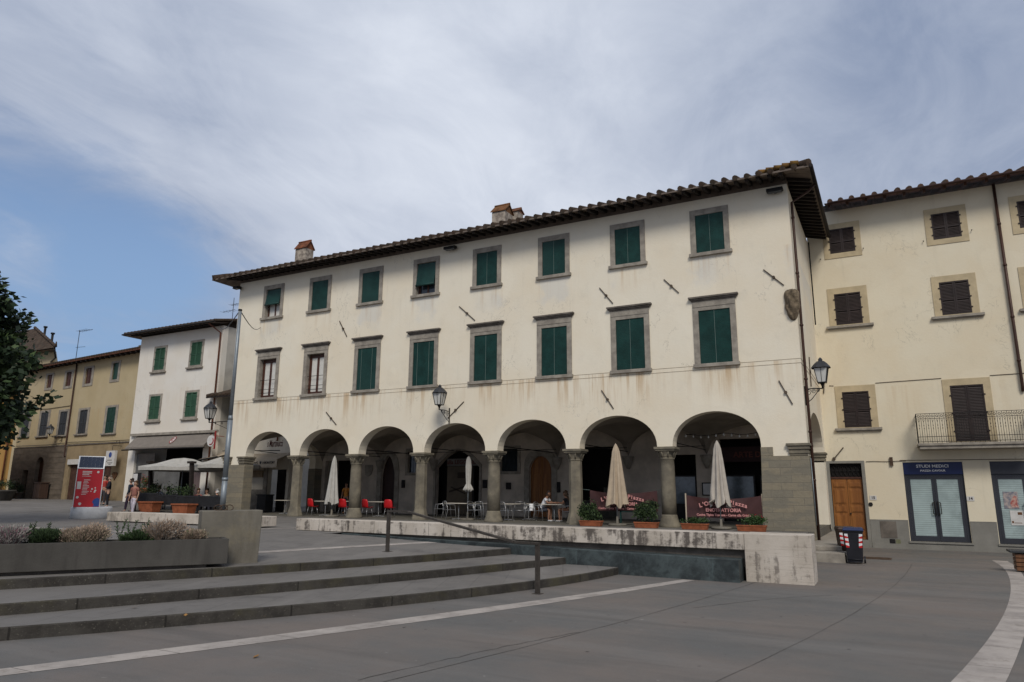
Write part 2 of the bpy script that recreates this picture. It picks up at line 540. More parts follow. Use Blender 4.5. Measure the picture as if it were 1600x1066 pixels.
def strip_mat():
    t = NT('pale stone strip')
    X, Y, Zc = t.sep()
    c = t.mix(t.step(t.noise(1.3, 7, 0.65), 0.35, 0.68), (0.40, 0.355, 0.315), (0.27, 0.24, 0.215))
    c = t.mix(t.math('MULTIPLY', t.step(t.noise(3.4, 9, 0.75, off=(4, 1, 0)), 0.5, 0.68), 0.55), c, (0.165, 0.14, 0.115))
    j = t.math('ABSOLUTE', t.math('SUBTRACT', t.math('FRACT', t.math('MULTIPLY', Y, 0.72)), 0.5))
    c = t.mix(t.math('MULTIPLY', t.step(j, 0.007, 0.004), 0.8), c, (0.09, 0.08, 0.07))
    c = t.mix(t.math('MULTIPLY', t.step(t.noise(50, 3, 0.7), 0.58, 0.74), 0.4), c, (0.2, 0.18, 0.16))
    t.bump(t.noise(30, 6, 0.7), 0.4, 0.01)
    return t.done(c, 0.85, spec=0.2)


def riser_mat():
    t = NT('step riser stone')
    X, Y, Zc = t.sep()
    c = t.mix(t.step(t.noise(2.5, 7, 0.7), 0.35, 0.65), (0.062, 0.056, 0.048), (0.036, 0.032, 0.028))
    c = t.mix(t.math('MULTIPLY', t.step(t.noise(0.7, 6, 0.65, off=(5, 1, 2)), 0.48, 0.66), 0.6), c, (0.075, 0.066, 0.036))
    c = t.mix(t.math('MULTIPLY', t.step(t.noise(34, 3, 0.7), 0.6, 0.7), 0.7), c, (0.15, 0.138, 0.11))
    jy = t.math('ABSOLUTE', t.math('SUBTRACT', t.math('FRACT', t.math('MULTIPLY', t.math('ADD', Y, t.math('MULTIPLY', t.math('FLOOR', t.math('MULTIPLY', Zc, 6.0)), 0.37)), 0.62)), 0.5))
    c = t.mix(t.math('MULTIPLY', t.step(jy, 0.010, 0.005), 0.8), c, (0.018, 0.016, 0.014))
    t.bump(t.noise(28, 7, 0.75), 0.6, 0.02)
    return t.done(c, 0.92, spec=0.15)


def tile_mat(name, c, lichen):
    t = NT(name)
    col = t.mix(t.step(t.noise(2.2, 6, 0.65), 0.35, 0.65), c, sc3(c, 0.5))
    col = t.mix(t.math('MULTIPLY', t.step(t.noise(5.0, 6, 0.7, off=(2, 2, 2)), 0.45, 0.7), 0.75), col, lichen)
    t.bump(t.noise(18, 6, 0.7), 0.6, 0.02)
    return t.done(col, 0.92, spec=0.1)


def slat_mat(name, c, pitch, light=1.35):
    """roller blind: fine horizontal slats as relief in the sheet"""
    t = NT(name)
    X, Y, Zc = t.sep()
    w = t.math('FRACT', t.math('DIVIDE', Zc, pitch))
    n = t.noise(2.0, 5, 0.6)
    fade = t.noise(0.32, 2, 0.5, (1, 1, .7), off=(4, 0, 2))
    col = t.mix(t.step(n, 0.3, 0.7), sc3(c, 0.8), sc3(c, light))
    col = t.mix(t.math('MULTIPLY', t.step(fade, 0.45, 0.62), 0.6), col, tuple(min(1, x * 1.25 + 0.012) for x in c))
    col = t.mix(t.step(w, 0.2, 0.05), col, sc3(c, 0.5))
    t.bump(w, 0.9, 0.02)
    return t.done(col, 0.55, spec=0.3)


def bronze_mat():
    t = NT('patinated bronze')
    a = t.noise(1.6, 8, 0.7, dist=0.5)
    col = t.mix(t.step(a, 0.38, 0.62), (0.029, 0.035, 0.036), (0.072, 0.090, 0.090))
    col = t.mix(t.math('MULTIPLY', t.step(t.noise(6, 6, 0.7, off=(3, 3, 3)), 0.55, 0.72), 0.6), col, (0.014, 0.018, 0.02))
    col = t.mix(t.math('MULTIPLY', t.step(t.noise(2.6, 5, 0.7, (1, 1, 0.2), off=(1, 3, 3)), 0.6, 0.75), 0.5), col, (0.12, 0.16, 0.16))
    t.bump(t.noise(9, 6, 0.6), 0.25, 0.02)
    return t.done(col, 0.62, 0.25, 0.35)


def wood_mat(name, c, c2):
    t = NT(name)
    g = t.noise(6.0, 6, 0.6, (1, 1, 0.06), dist=0.8)
    col = t.mix(t.step(g, 0.35, 0.68), c, c2)
    t.bump(g, 0.3, 0.01)
    return t.done(col, 0.5, spec=0.35)


def glass_mat(name, c=(0.02, 0.025, 0.03), rough=0.06):
    t = NT(name)
    col = t.mix(t.step(t.noise(0.7, 3, 0.5), 0.35, 0.7), c, sc3(c, 1.8))
    return t.done(col, rough, spec=0.6)


M_ = {}
M_['facade'] = facade_mat('cream stucco', (0.755, 0.69, 0.56), (0.725, 0.635, 0.485), 4.9, 6.6, 0.33, True, -29.27, 3.386)
M_['right_wall'] = facade_mat('pale yellow stucco', (0.675, 0.61, 0.47), (0.65, 0.56, 0.405), 3.6, 6.4, 0.10)
M_['white_wall'] = facade_mat('white stucco', (0.70, 0.665, 0.60), (0.66, 0.60, 0.51), 6.0, 8.4, 0.08)
M_['yellow_wall'] = facade_mat('yellow stucco', (0.45, 0.37, 0.235), (0.41, 0.33, 0.195), 5.3, 8.0, 0.12)
M_['orange_wall'] = facade_mat('ochre stucco', (0.55, 0.32, 0.11), (0.50, 0.29, 0.10), 4, 7, 0.1)
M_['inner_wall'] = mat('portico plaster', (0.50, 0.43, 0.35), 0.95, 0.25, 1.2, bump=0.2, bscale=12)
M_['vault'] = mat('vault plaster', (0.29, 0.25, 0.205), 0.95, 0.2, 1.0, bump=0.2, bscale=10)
M_['stone'] = mat('grey sandstone', (0.285, 0.255, 0.21), 0.9, 0.3, 3.0, bump=0.35, bscale=24, c2=(0.205, 0.18, 0.15))
M_['stone_dark'] = mat('dark weathered sandstone', (0.14, 0.12, 0.10), 0.9, 0.35, 3.0, bump=0.4, bscale=24)
M_['column'] = mat('column stone', (0.185, 0.16, 0.115), 0.92, 0.35, 2.2, bump=0.6, bscale=16, c2=(0.12, 0.105, 0.08))
M_['ochre_stone'] = mat('ochre window surround', (0.47, 0.38, 0.24), 0.9, 0.15, 2.0, bump=0.2, bscale=20)
M_['grey_dado'] = mat('grey plaster dado', (0.21, 0.20, 0.175), 0.9, 0.15, 1.5, bump=0.25, bscale=20)
M_['ashlar'] = ashlar_mat()
M_['rustic'] = mat('rusticated plinth stone', (0.13, 0.105, 0.08), 0.95, 0.3, 1.2, bump=0.6, bscale=4, sc=(1, 1, 3))
M_['blind'] = slat_mat('green roller blind', (0.010, 0.047, 0.040), 0.06)
M_['green_shutter'] = mat('green shutter paint', (0.030, 0.085, 0.046), 0.5, 0.2, 3)
M_['dark_green'] = mat('dark green shutter paint', (0.010, 0.045, 0.030), 0.5, 0.2, 3)
M_['brown_shutter'] = mat('dark brown shutter paint', (0.026, 0.016, 0.014), 0.55, 0.3, 3)
M_['sash'] = mat('brown sash paint', (0.07, 0.028, 0.018), 0.5, 0.25, 3)
M_['curtain'] = mat('white curtain', (0.60, 0.58, 0.53), 0.8, 0.1, 5)
M_['cord'] = mat('pale cord', (0.14, 0.19, 0.17), 0.8, 0.1, 3)
M_['tile'] = tile_mat('old roof tile', (0.085, 0.058, 0.042), (0.055, 0.055, 0.045))
M_['tile_red'] = tile_mat('red roof tile', (0.22, 0.082, 0.042), (0.11, 0.06, 0.04))
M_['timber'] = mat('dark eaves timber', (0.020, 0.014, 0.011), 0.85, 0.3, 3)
M_['soffit'] = mat('eaves boarding', (0.15, 0.118, 0.095), 0.9, 0.3, 2)
M_['soffit_red'] = mat('red brick eaves boarding', (0.12, 0.048, 0.026), 0.9, 0.3, 2)
M_['iron'] = mat('dark iron', (0.020, 0.018, 0.017), 0.55, 0.3, 6, metal=0.4)
M_['rail'] = mat('worn brown iron', (0.062, 0.052, 0.043), 0.6, 0.35, 6, metal=0.2)
M_['rust'] = mat('rusty iron', (0.075, 0.045, 0.028), 0.8, 0.4, 8)
M_['anchor'] = mat('iron tie plate', (0.085, 0.062, 0.042), 0.8, 0.4, 8)
M_['pipe'] = mat('brown downpipe', (0.055, 0.026, 0.018), 0.45, 0.3, 2, metal=0.2)
M_['copper'] = mat('copper downpipe', (0.15, 0.055, 0.03), 0.45, 0.3, 2, metal=0.3)
M_['galv'] = mat('galvanised steel', (0.24, 0.265, 0.28), 0.5, 0.2, 3, metal=0.5)
M_['lamp_glass'] = mat('frosted lamp glass', (0.55, 0.54, 0.50), 0.3, 0.05, 4, spec=0.5)
M_['wood_door'] = wood_mat('varnished door wood', (0.17, 0.060, 0.012), (0.29, 0.115, 0.026))
M_['wood_dark'] = wood_mat('dark door wood', (0.022, 0.008, 0.006), (0.04, 0.015, 0.01))
M_['anthracite'] = mat('anthracite aluminium', (0.040, 0.042, 0.050), 0.4, 0.1, 2, metal=0.2)
M_['navy'] = mat('navy sign panel', (0.010, 0.018, 0.075), 0.35, 0.1, 2)
M_['white'] = mat('white lettering', (0.75, 0.75, 0.75), 0.6, 0.05, 2)
M_['glass'] = glass_mat('dark window glass')
M_['film'] = slat_mat('frosted slatted glazing', (0.36, 0.44, 0.43), 0.085, 1.2)
M_['dark_room'] = mat('unlit shop interior', (0.012, 0.010, 0.009), 0.9, 0.3, 1)  # near-black colour paints in the darkness of rooms without light
M_['travertine'] = travertine_mat('stained travertine', 0.88)
M_['travertine_end'] = travertine_mat('layered travertine', 0.6, True)
M_['travertine_clean'] = travertine_mat('paler travertine', 0.5)
M_['bronze'] = bronze_mat()
M_['planter'] = concrete_mat('dark planter concrete', (0.082, 0.076, 0.067), (0.043, 0.039, 0.035))
M_['block'] = concrete_mat('mossy concrete', (0.19, 0.172, 0.14), (0.095, 0.082, 0.062), (0.225, 0.19, 0.125))
M_['riser'] = riser_mat()
M_['plaza'] = plaza_mat()
M_['terrace'] = paving_mat('terrace paving', (0.150, 0.138, 0.125), 66, 1.2, 0.6, 0.3)
M_['floor'] = paving_mat('portico floor', (0.12, 0.11, 0.09), 0, 0.9, 0.5, 0.3)
M_['line'] = strip_mat()
M_['terracotta'] = mat('terracotta', (0.28, 0.085, 0.035), 0.85, 0.3, 5, bump=0.15, bscale=30)
M_['soil'] = mat('soil', (0.03, 0.022, 0.015), 0.95, 0.3, 20)
M_['beige_cloth'] = fabric_like('beige canvas', (0.42, 0.335, 0.24))
M_['pale_cloth'] = fabric_like('pale canvas', (0.42, 0.375, 0.32))
M_['white_cloth'] = fabric_like('off white canvas', (0.43, 0.41, 0.37))
M_['awning_beige'] = fabric_like('beige awning cloth', (0.45, 0.375, 0.28))
M_['awning_grey'] = fabric_like('taupe awning cloth', (0.19, 0.165, 0.14))
M_['banner'] = mat('burgundy vinyl banner', (0.065, 0.027, 0.024), 0.45, 0.3, 1.5, c2=(0.045, 0.02, 0.02))
M_['banner_text'] = mat('rose lettering', (0.55, 0.25, 0.23), 0.6, 0.05, 3)
M_['red_plastic'] = mat('red moulded plastic', (0.52, 0.010, 0.014), 0.35, 0.15, 4, spec=0.5)
M_['red_panel'] = mat('red printed panel', (0.45, 0.022, 0.030), 0.4, 0.1, 1)
M_['alu'] = mat('brushed aluminium', (0.42, 0.42, 0.42), 0.35, 0.1, 6, metal=0.7)
M_['tabletop'] = mat('pale table laminate', (0.55, 0.50, 0.42), 0.5, 0.1, 6)
M_['solar'] = mat('solar cell glass', (0.012, 0.018, 0.04), 0.2, 0.3, 30, spec=0.6)
M_['drum'] = mat('grey concrete drum', (0.58, 0.58, 0.58), 0.8, 0.2, 2.0, bump=0.1)
M_['bin_blue'] = mat('blue bin plastic', (0.012, 0.022, 0.075), 0.45, 0.1, 5)
M_['bin_black'] = mat('dark bin plastic', (0.014, 0.014, 0.018), 0.5, 0.2, 5)
M_['bin_brown'] = mat('brown bin plastic', (0.045, 0.022, 0.014), 0.5, 0.2, 5)
M_['sticker_red'] = mat('red reflective sticker', (0.50, 0.02, 0.02), 0.4, 0.1, 5)
M_['sticker_white'] = mat('white reflective sticker', (0.72, 0.72, 0.72), 0.4, 0.05, 5)
M_['fence'] = mat('charcoal fence slats', (0.022, 0.022, 0.024), 0.6, 0.3, 3)
M_['slate'] = mat('slate plastic', (0.034, 0.036, 0.038), 0.5, 0.2, 6)
M_['teal'] = mat('teal metal', (0.012, 0.045, 0.04), 0.4, 0.2, 3)
M_['paper'] = mat('printed paper', (0.55, 0.53, 0.50), 0.7, 0.1, 5)
M_['poster'] = mat('poster print', (0.10, 0.11, 0.14), 0.5, 0.5, 6, c2=(0.42, 0.34, 0.30))
M_['blue_print'] = mat('blue print', (0.03, 0.07, 0.25), 0.5, 0.1, 5)
M_['ring_red'] = mat('dark red emblem', (0.30, 0.03, 0.03), 0.5, 0.1, 5)
M_['black_print'] = mat('dark lettering', (0.02, 0.018, 0.018), 0.6, 0.1, 5)
M_['brown_print'] = mat('muted red lettering', (0.10, 0.028, 0.02), 0.6, 0.1, 5)
M_['leaf_a'] = mat('dark foliage', (0.018, 0.034, 0.014), 0.65, 0.4, 1.2, c2=(0.008, 0.016, 0.008))
M_['leaf_b'] = mat('mid foliage', (0.052, 0.084, 0.028), 0.65, 0.4, 1.2)
M_['leaf_c'] = mat('fresh green foliage', (0.045, 0.10, 0.028), 0.6, 0.35, 3)
M_['rosemary'] = mat('rosemary foliage', (0.040, 0.062, 0.026), 0.75, 0.4, 6)
M_['dry_a'] = mat('dry lavender stems', (0.36, 0.27, 0.20), 0.85, 0.3, 6)
M_['dry_b'] = mat('grey lavender stems', (0.33, 0.31, 0.28), 0.85, 0.3, 6)
M_['olive'] = mat('olive grey foliage', (0.17, 0.17, 0.10), 0.85, 0.3, 6)
M_['pink'] = mat('mauve flower spikes', (0.30, 0.16, 0.19), 0.85, 0.3, 6)
M_['flower'] = mat('red petals', (0.55, 0.02, 0.03), 0.6, 0.2, 6)
M_['bark'] = mat('bark', (0.06, 0.045, 0.032), 0.95, 0.4, 4, bump=0.6, bscale=10)
M_['dead_leaf'] = mat('fallen leaf', (0.30, 0.15, 0.04), 0.8, 0.3, 20)
M_['wicker'] = mat('brown crate wood', (0.13, 0.06, 0.025), 0.8, 0.3, 6)
# ---------------------------------------------------------------- ground, terrace, steps
import numpy as np


def fitc(pts, deg=2):
    c = np.polyfit([p[1] for p in pts], [p[0] for p in pts], deg)
    return lambda y: float(np.polyval(c, y))


R1 = fitc([(-10.52, 5.57), (-9.75, 6.89), (-8.9, 8.46), (-7.98, 10.26), (-6.97, 13.06), (-6.15, 17.6)], 3)
R2 = fitc([(-11.51, 6.02), (-10.8, 7.45), (-10.05, 9.45), (-9.13, 11.79), (-8.12, 15.31), (-7.5, 17.48)], 2)
R3 = fitc([(-13.1, 6.8), (-12.2, 8.38), (-11.27, 10.48), (-10.28, 13.26), (-9.73, 15.03), (-9.1, 17.4)], 2)
Y_END = 17.22


def clampx(fn, y):
    """curves run straight on below the range that was measured"""
    y0 = 5.6
    if y >= y0: return fn(y)
    s = (fn(y0 + 0.4) - fn(y0)) / 0.4
    return fn(y0) + s * (y - y0)


def sstep(x):
    x = max(0.0, min(1.0, x)); return x * x * (3 - 2 * x)


def terr(x, y):
    z = 0.68
    if y < 17.5:
        z = 0.5 + 0.18 * sstep((clampx(R3, y) - x) / 7.0)
    return z + 0.47 * sstep((-33.0 - x) / 11.0)


def onter(px, py):
    z = 0.7
    for _ in range(12):
        p = atZ(px, py, z); z = 0.5 * z + 0.5 * terr(p.x, p.y)
    return Vector((p.x, p.y, terr(p.x, p.y)))


def lowz(y):
    return -0.23 * sstep((y - 21.0) / 13.0)


def structure(o, name=None):
    o['kind'] = 'structure'; return o


g = MB()
ys = [-60, -20, 0, 10, 17, 20, 22, 23.5, 25, 26.5, 28, 29.5, 31, 32.5, 40, 80, 300]
xs = [-300, -60, -20, -8, 0, 8, 30, 300]
vs = [(x, y, lowz(y)) for y in ys for x in xs]
nx = len(xs)
g.mesh(vs, [(j * nx + i, j * nx + i + 1, (j + 1) * nx + i + 1, (j + 1) * nx + i) for j in range(len(ys) - 1) for i in range(nx - 1)])
structure(g.build('plaza_ground', M_['plaza'], origin=(0, 0, 0)))

st = MB()
yy = [-4 + (Y_END + 4) * k / 40 for k in range(41)]
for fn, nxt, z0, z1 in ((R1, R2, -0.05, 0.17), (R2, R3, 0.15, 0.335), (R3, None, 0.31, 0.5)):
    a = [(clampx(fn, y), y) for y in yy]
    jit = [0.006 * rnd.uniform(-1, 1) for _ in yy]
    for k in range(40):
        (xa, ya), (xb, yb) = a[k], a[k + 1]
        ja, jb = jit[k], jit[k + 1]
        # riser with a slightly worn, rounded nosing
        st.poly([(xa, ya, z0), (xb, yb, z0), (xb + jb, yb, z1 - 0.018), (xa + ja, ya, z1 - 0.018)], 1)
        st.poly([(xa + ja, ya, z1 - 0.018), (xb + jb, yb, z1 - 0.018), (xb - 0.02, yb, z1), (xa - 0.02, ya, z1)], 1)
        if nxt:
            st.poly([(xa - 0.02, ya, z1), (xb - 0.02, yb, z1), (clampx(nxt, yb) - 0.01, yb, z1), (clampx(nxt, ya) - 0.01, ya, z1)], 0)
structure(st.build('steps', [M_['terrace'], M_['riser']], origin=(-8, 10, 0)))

te = MB()
rowsA = [-4 + (Y_END + 4) * k / 30 for k in range(31)]
offs = [0.02, 0.5, 1.2, 2.2, 3.4, 5, 7, 9, 12, 15, 18, 21, 24, 27, 30, 33, 36, 40, 50, 75, 110]
vs = []
for y in rowsA:
    for o_ in offs:
        x = clampx(R3, y) - o_
        vs.append((x, y, terr(x, y)))
k = len(offs)
te.mesh(vs, [(j * k + i, j * k + i + 1, (j + 1) * k + i + 1, (j + 1) * k + i) for j in range(30) for i in range(k - 1)])
vs = []
rowsB = [Y_END, 17.92, 18.2, 19, 21, 24, 26.95, 30, 34, 45, 70]
xsB = [-2.75, -6, -9, -12, -15.45, -18, -21, -24, -27, -30, -33, -35, -37, -39, -41, -43, -45, -50, -60, -80, -110]
for y in rowsB:
    for x in xsB:
        vs.append((x, y, terr(x, max(y, 17.5)) if y > Y_END + 0.01 else terr(x, y)))
k = len(xsB)
te.mesh(vs, [(j * k + i, j * k + i + 1, (j + 1) * k + i + 1, (j + 1) * k + i) for j in range(len(rowsB) - 1) for i in range(k - 1) if j > 0 or i >= 4])
for j in range(1, len(rowsB) - 1):
    a, b = rowsB[j], rowsB[j + 1]
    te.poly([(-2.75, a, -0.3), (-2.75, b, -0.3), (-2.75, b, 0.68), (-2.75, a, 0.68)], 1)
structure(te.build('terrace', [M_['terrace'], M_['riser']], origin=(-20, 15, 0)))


def strip(name, left, right, zf, mat_, thick=0.004):
    m = MB()
    for (a, b), (c, d) in zip(zip(left[:-1], right[:-1]), zip(left[1:], right[1:])):
        m.poly([(a[0], a[1], zf(*a[:2]) + thick), (b[0], b[1], zf(*b[:2]) + thick), (d[0], d[1], zf(*d[:2]) + thick), (c[0], c[1], zf(*c[:2]) + thick)])
    return structure(m.build(name, mat_, origin=(left[0][0], left[0][1], 0)))


LU = fitc([(-8.91, 4.76), (-8.44, 5.95), (-7.85, 7.41), (-7.15, 9.28), (-6.23, 11.75), (-5.03, 15.34), (-4.68, 16.59)])
LL = fitc([(-8.56, 4.58), (-8.13, 5.74), (-7.55, 7.17), (-6.84, 8.86), (-5.95, 11.31), (-4.84, 14.84), (-4.31, 16.82)])
ya = [-3 + 20.0 * k / 30 for k in range(31)]
strip('stone_line', [(LU(y), y) for y in ya], [(LL(y), y) for y in ya], lambda x, y: lowz(y), M_['line'])
BL = fitc([(0.28, 9.36), (0.89, 11.78), (1.56, 15.85), (2.08, 20.42), (2.59, 28.27)])
BR = fitc([(0.75, 9.63), (1.31, 12.02), (2.15, 18.6), (2.86, 26.21)])
yb = [2 + 27.0 * k / 30 for k in range(31)]
strip('stone_line', [(BL(y), y) for y in yb], [(BR(y) + 0.04, y) for y in yb], lambda x, y: lowz(y), M_['line'])
T1 = fitc([(-12.96, 12.13), (-12.01, 15.46), (-11.35, 17.7)], 1)
yc = [11.2 + 6.0 * k / 12 for k in range(13)]
strip('stone_line', [(T1(y) - 0.35, y) for y in yc], [(T1(y), y) for y in yc], terr, M_['line'], 0.006)
yc = [15.4 + 3.6 * k / 8 for k in range(9)]
strip('stone_line', [(-18.9 + 0.36 * (y - 17.4) - 0.3, y) for y in yc], [(-18.9 + 0.36 * (y - 17.4), y) for y in yc], terr, M_['line'], 0.006)
strip('stone_line', [(x, 14.4 + 0.04 * (x + 20)) for x in (-32, -28, -24, -20, -16)], [(x, 14.05 + 0.04 * (x + 20)) for x in (-32, -28, -24, -20, -16)], terr, M_['line'], 0.006)

# fine joints and one crack across the plaza, laid as narrow dark strips
def joint(pts, wd, mat_):
    l_, r_ = [], []
    for k_, (x, y) in enumerate(pts):
        a, b = pts[max(0, k_ - 1)], pts[min(len(pts) - 1, k_ + 1)]
        d_ = Vector((b[0] - a[0], b[1] - a[1], 0)).normalized(); n_ = Vector((-d_.y, d_.x, 0)) * wd * rnd.uniform(.35, 1.2)
        l_.append((x + n_.x, y + n_.y)); r_.append((x - n_.x, y - n_.y))
    strip('paving_joint', l_, r_, lambda x, y: lowz(y), mat_, 0.0035)


mj = mat('dark paving joint', (0.082, 0.074, 0.066), 0.95, 0.5, 9)
for pa, pb in (((560, 1063), (905, 988)), ((1085, 950), (1300, 930))):
    a, b = atZ(*pa, 0), atZ(*pb, 0)
    joint([(a.x + (b.x - a.x) * q / 30 + rnd.uniform(-.02, .02), a.y + (b.y - a.y) * q / 30 + 0.25 * math.sin(math.pi * q / 30) + rnd.uniform(-.02, .02)) for q in range(31)], 0.007, mj)
for off_ in (1.75, 4.4):
    joint([(BL(y) - off_ - 0.02 * y + rnd.uniform(-.008, .008), y) for y in [3 + 22 * q / 40 for q in range(41)]], 0.007, mj)

# ---------------------------------------------------------------- main building
Y0, XL, XR, ZT, ZF = 27.0, -32.0, -2.6, 13.5, 0.70
TH = 0.55
CX = [-28.82 + 3.84 * i for i in range(7)]
HW, SPR, RISE = 1.62, 3.70, 1.28
main = thing('arcaded_building', 'long cream stucco building with seven arches, green blinds and dark tiled eaves', 'building', (-17, 27, ZF))


def arch_pts(c, hw, spr, rise, n=22):
    return [(c + hw * math.cos(a), spr + rise * math.sin(a) ** 0.94) for a in [math.pi - math.pi * k / n for k in range(n + 1)]]


outer = [(XL, 0.5), (CX[0] - HW, 0.5)]
for c in CX:
    outer += arch_pts(c, HW, SPR, RISE)
outer += [(CX[6] + HW, 0.5), (XR, 0.5), (XR, ZT), (XL, ZT)]
WX = [-29.27 + 3.386 * i for i in range(8)]
holes = []
for x in WX:
    holes.append([(x - 0.60, 11.2), (x - 0.60, 12.88), (x + 0.60, 12.88), (x + 0.60, 11.2)])
    holes.append([(x - 0.64, 6.75), (x - 0.64, 8.95), (x + 0.64, 8.95), (x + 0.64, 6.75)])
w = MB()
w.slab([outer] + holes, Y0, Y0 + TH)
# side walls (each with its own arch), in (Y, Z)
side = [(Y0 + TH, 0.5), (28.2, 0.5)] + arch_pts(30.8, 2.6, SPR, RISE + .15) + [(33.4, 0.5), (34.3, 0.5), (34.3, ZT), (Y0 + TH, ZT)]
w.slab([side], 0, 1, lambda u, v, q: (XR - 0.5 * q, u, v))
sideL = [(Y0 + TH, 0.5), (28.2, 0.5)] + arch_pts(30.8, 2.6, SPR, RISE + .15) + [(33.4, 0.5), (37, 0.5), (37, ZT), (Y0 + TH, ZT)]
w.slab([sideL], 0, 1, lambda u, v, q: (XL + 0.5 * q, u, v))
w.build('wall', M_['facade'], main)

# string course incised band
sc_ = MB()
sc_.box(XL - 0.012, XR + 0.012, Y0 - 0.010, Y0, 6.738, 6.749)
sc_.box(XL - 0.012, XR + 0.012, Y0 - 0.010, Y0, 6.578, 6.590)
for a in (0.25,):
    sc_.box(XR, XR + 0.010, Y0, 34.1, 6.738, 6.749); sc_.box(XR, XR + 0.010, Y0, 34.1, 6.578, 6.590)
sc_.build('string_course', mat('dirty stucco ledge', (0.36, 0.29, 0.20), 0.95, 0.4, 4), main)

# corner piers
pm = MB()
pm.box(XL - 0.025, CX[0] - HW + 0.02, Y0 - 0.03, Y0 + TH + 0.03, 0.5, 3.28)
pm.build('pier', M_['ashlar'], main, bevel=0.01)
pm = MB()
pm.box(XL - 0.03, XL + 0.52, 33.38, 34.0, 0.5, 3.28)
pm.build('pier', M_['ashlar'], main, bevel=0.01)
pm = MB()
xr_ = CX[6] + HW - 0.02
pm.hexa([(xr_ - 0.10, Y0 - 0.05, 0.4), (XR + 0.05, Y0 - 0.05, 0.4), (XR + 0.05, Y0 + TH + 0.5, 0.4), (xr_ - 0.10, Y0 + TH + 0.05, 0.4),
         (xr_, Y0 - 0.03, 3.28), (XR + 0.025, Y0 - 0.03, 3.28), (XR + 0.025, Y0 + TH + 0.5, 3.28), (xr_, Y0 + TH + 0.03, 3.28)])
pm.box(xr_, xr_ + 0.42, Y0 - 0.031, Y0 + TH + 0.031, 3.282, 3.60)
pm.build('pier', M_['ashlar'], main, bevel=0.01)


def moulding(m, x0, x1, y0, y1, z0, prof):
    """stack of stepped boxes: prof = (height, projection)"""
    z = z0
    for h, p in prof:
        m.box(x0 - p, x1 + p, y0 - p, y1 + p, z, z + h - 0.001); z += h


CAPP = [(0.07, 0.02), (0.10, 0.05), (0.05, 0.03), (0.12, 0.075), (0.09, 0.12)]
for x0, x1, y0, y1 in ((XR - 0.60, XR + 0.0, Y0 - 0.03, Y0 + 0.9), (XL, XL + 0.5, Y0 - 0.03, Y0 + TH), (CX[0] - HW - 0.4, CX[0] - HW, Y0 - 0.03, Y0 + TH),
                       (XR - 0.5, XR, 33.42, 33.95)):
    m = MB(); moulding(m, x0 + 0.02, x1 - 0.02, y0, y1, 3.28, CAPP)
    m.build('pier_capital', M_['column'], main, bevel=0.008)

# columns
for i in range(6):
    cx = CX[i] + 1.92; cy = Y0 + TH / 2
    oct_ = i % 2 == 0
    c = thing('column', None, None); c.parent = main; c.location = Vector((cx, cy, ZF)) - main.location
    n = 8 if oct_ else 24
    sh = MB(); sh.lathe([(0.282, 0.46), (0.278, 1.2), (0.265, 2.25), (0.255, 2.52), (0.285, 2.54), (0.285, 2.59)], n=n, sm=not oct_)
    sh.build('shaft', M_['column'], c, local=True)
    ba = MB(); ba.lathe([(0.41, -0.05), (0.40, 0.07), (0.38, 0.11), (0.355, 0.20), (0.325, 0.30), (0.30, 0.40), (0.283, 0.46)], n=n, sm=not oct_)
    ba.build('base', M_['column'], c, local=True)
    ca = MB(); ca.lathe([(0.265, 2.59), (0.275, 2.66), (0.295, 2.74), (0.335, 2.82), (0.345, 2.845)], n=n, sm=not oct_)
    ca.box(-0.37, 0.37, -0.36, 0.36, 2.846, 2.91); ca.box(-0.41, 0.41, -0.40, 0.40, 2.911, 2.998)
    for k in range(8):
        a = math.pi * (k + 0.5) / 4
        ca.tube([(0.285 * math.cos(a), 0.285 * math.sin(a), 2.60), (0.31 * math.cos(a), 0.31 * math.sin(a), 2.74), (0.36 * math.cos(a), 0.36 * math.sin(a), 2.80)], [0.032, 0.04, 0.025], 6)
    ca.build('capital', M_['column'], c, local=True)

# portico: floor, vaults, back wall
fl = MB(); fl.box(XL - 0.1, XR + 0.0, Y0 - 0.25, 34.0, 0.3, ZF)
fl.build('portico_floor', M_['floor'], main)
vt = MB()
YB = 34.0
for i, c in enumerate(CX):
    n = 16
    x0, x1 = c - 1.92, c + 1.92
    if i == 0: x0 = XL + 0.5
    if i == 6: x1 = XR - 0.5
    pts = []
    for a in range(n + 1):
        for b in range(n + 1):
            x = x0 + (x1 - x0) * a / n; y = Y0 + TH + (YB - Y0 - TH) * b / n
            dx = (2 * a / n - 1); dy = (2 * b / n - 1)
            zx = math.sqrt(max(0, 1 - dx * dx)); zy = math.sqrt(max(0, 1 - dy * dy))
            pts.append((x, y, 3.72 + 1.36 * max(zx, zy)))
    vt.mesh(pts, [(a * (n + 1) + b, a * (n + 1) + b + 1, (a + 1) * (n + 1) + b + 1, (a + 1) * (n + 1) + b) for a in range(n) for b in range(n)], 0, True)
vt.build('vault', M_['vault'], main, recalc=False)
for i in range(6):
    x = CX[i] + 1.92
    t = MB(); t.tube([(x, Y0 + TH, 3.95), (x, YB, 3.95)], 0.022, 6); t.tube([(x, Y0 + TH, 3.72), (x, YB, 4.15)], 0.016, 6)
    t.build('tie_rod', M_['iron'], main)
    m = MB(); m.lathe([(0.06, 3.1), (0.22, 3.42), (0.26, 3.62), (0.30, 3.72)], (x, YB - 0.1, 0), 10)
    m.build('corbel', M_['stone'], main)


def bx(px, py): p = atY(px, py, YB); return p.x, p.z


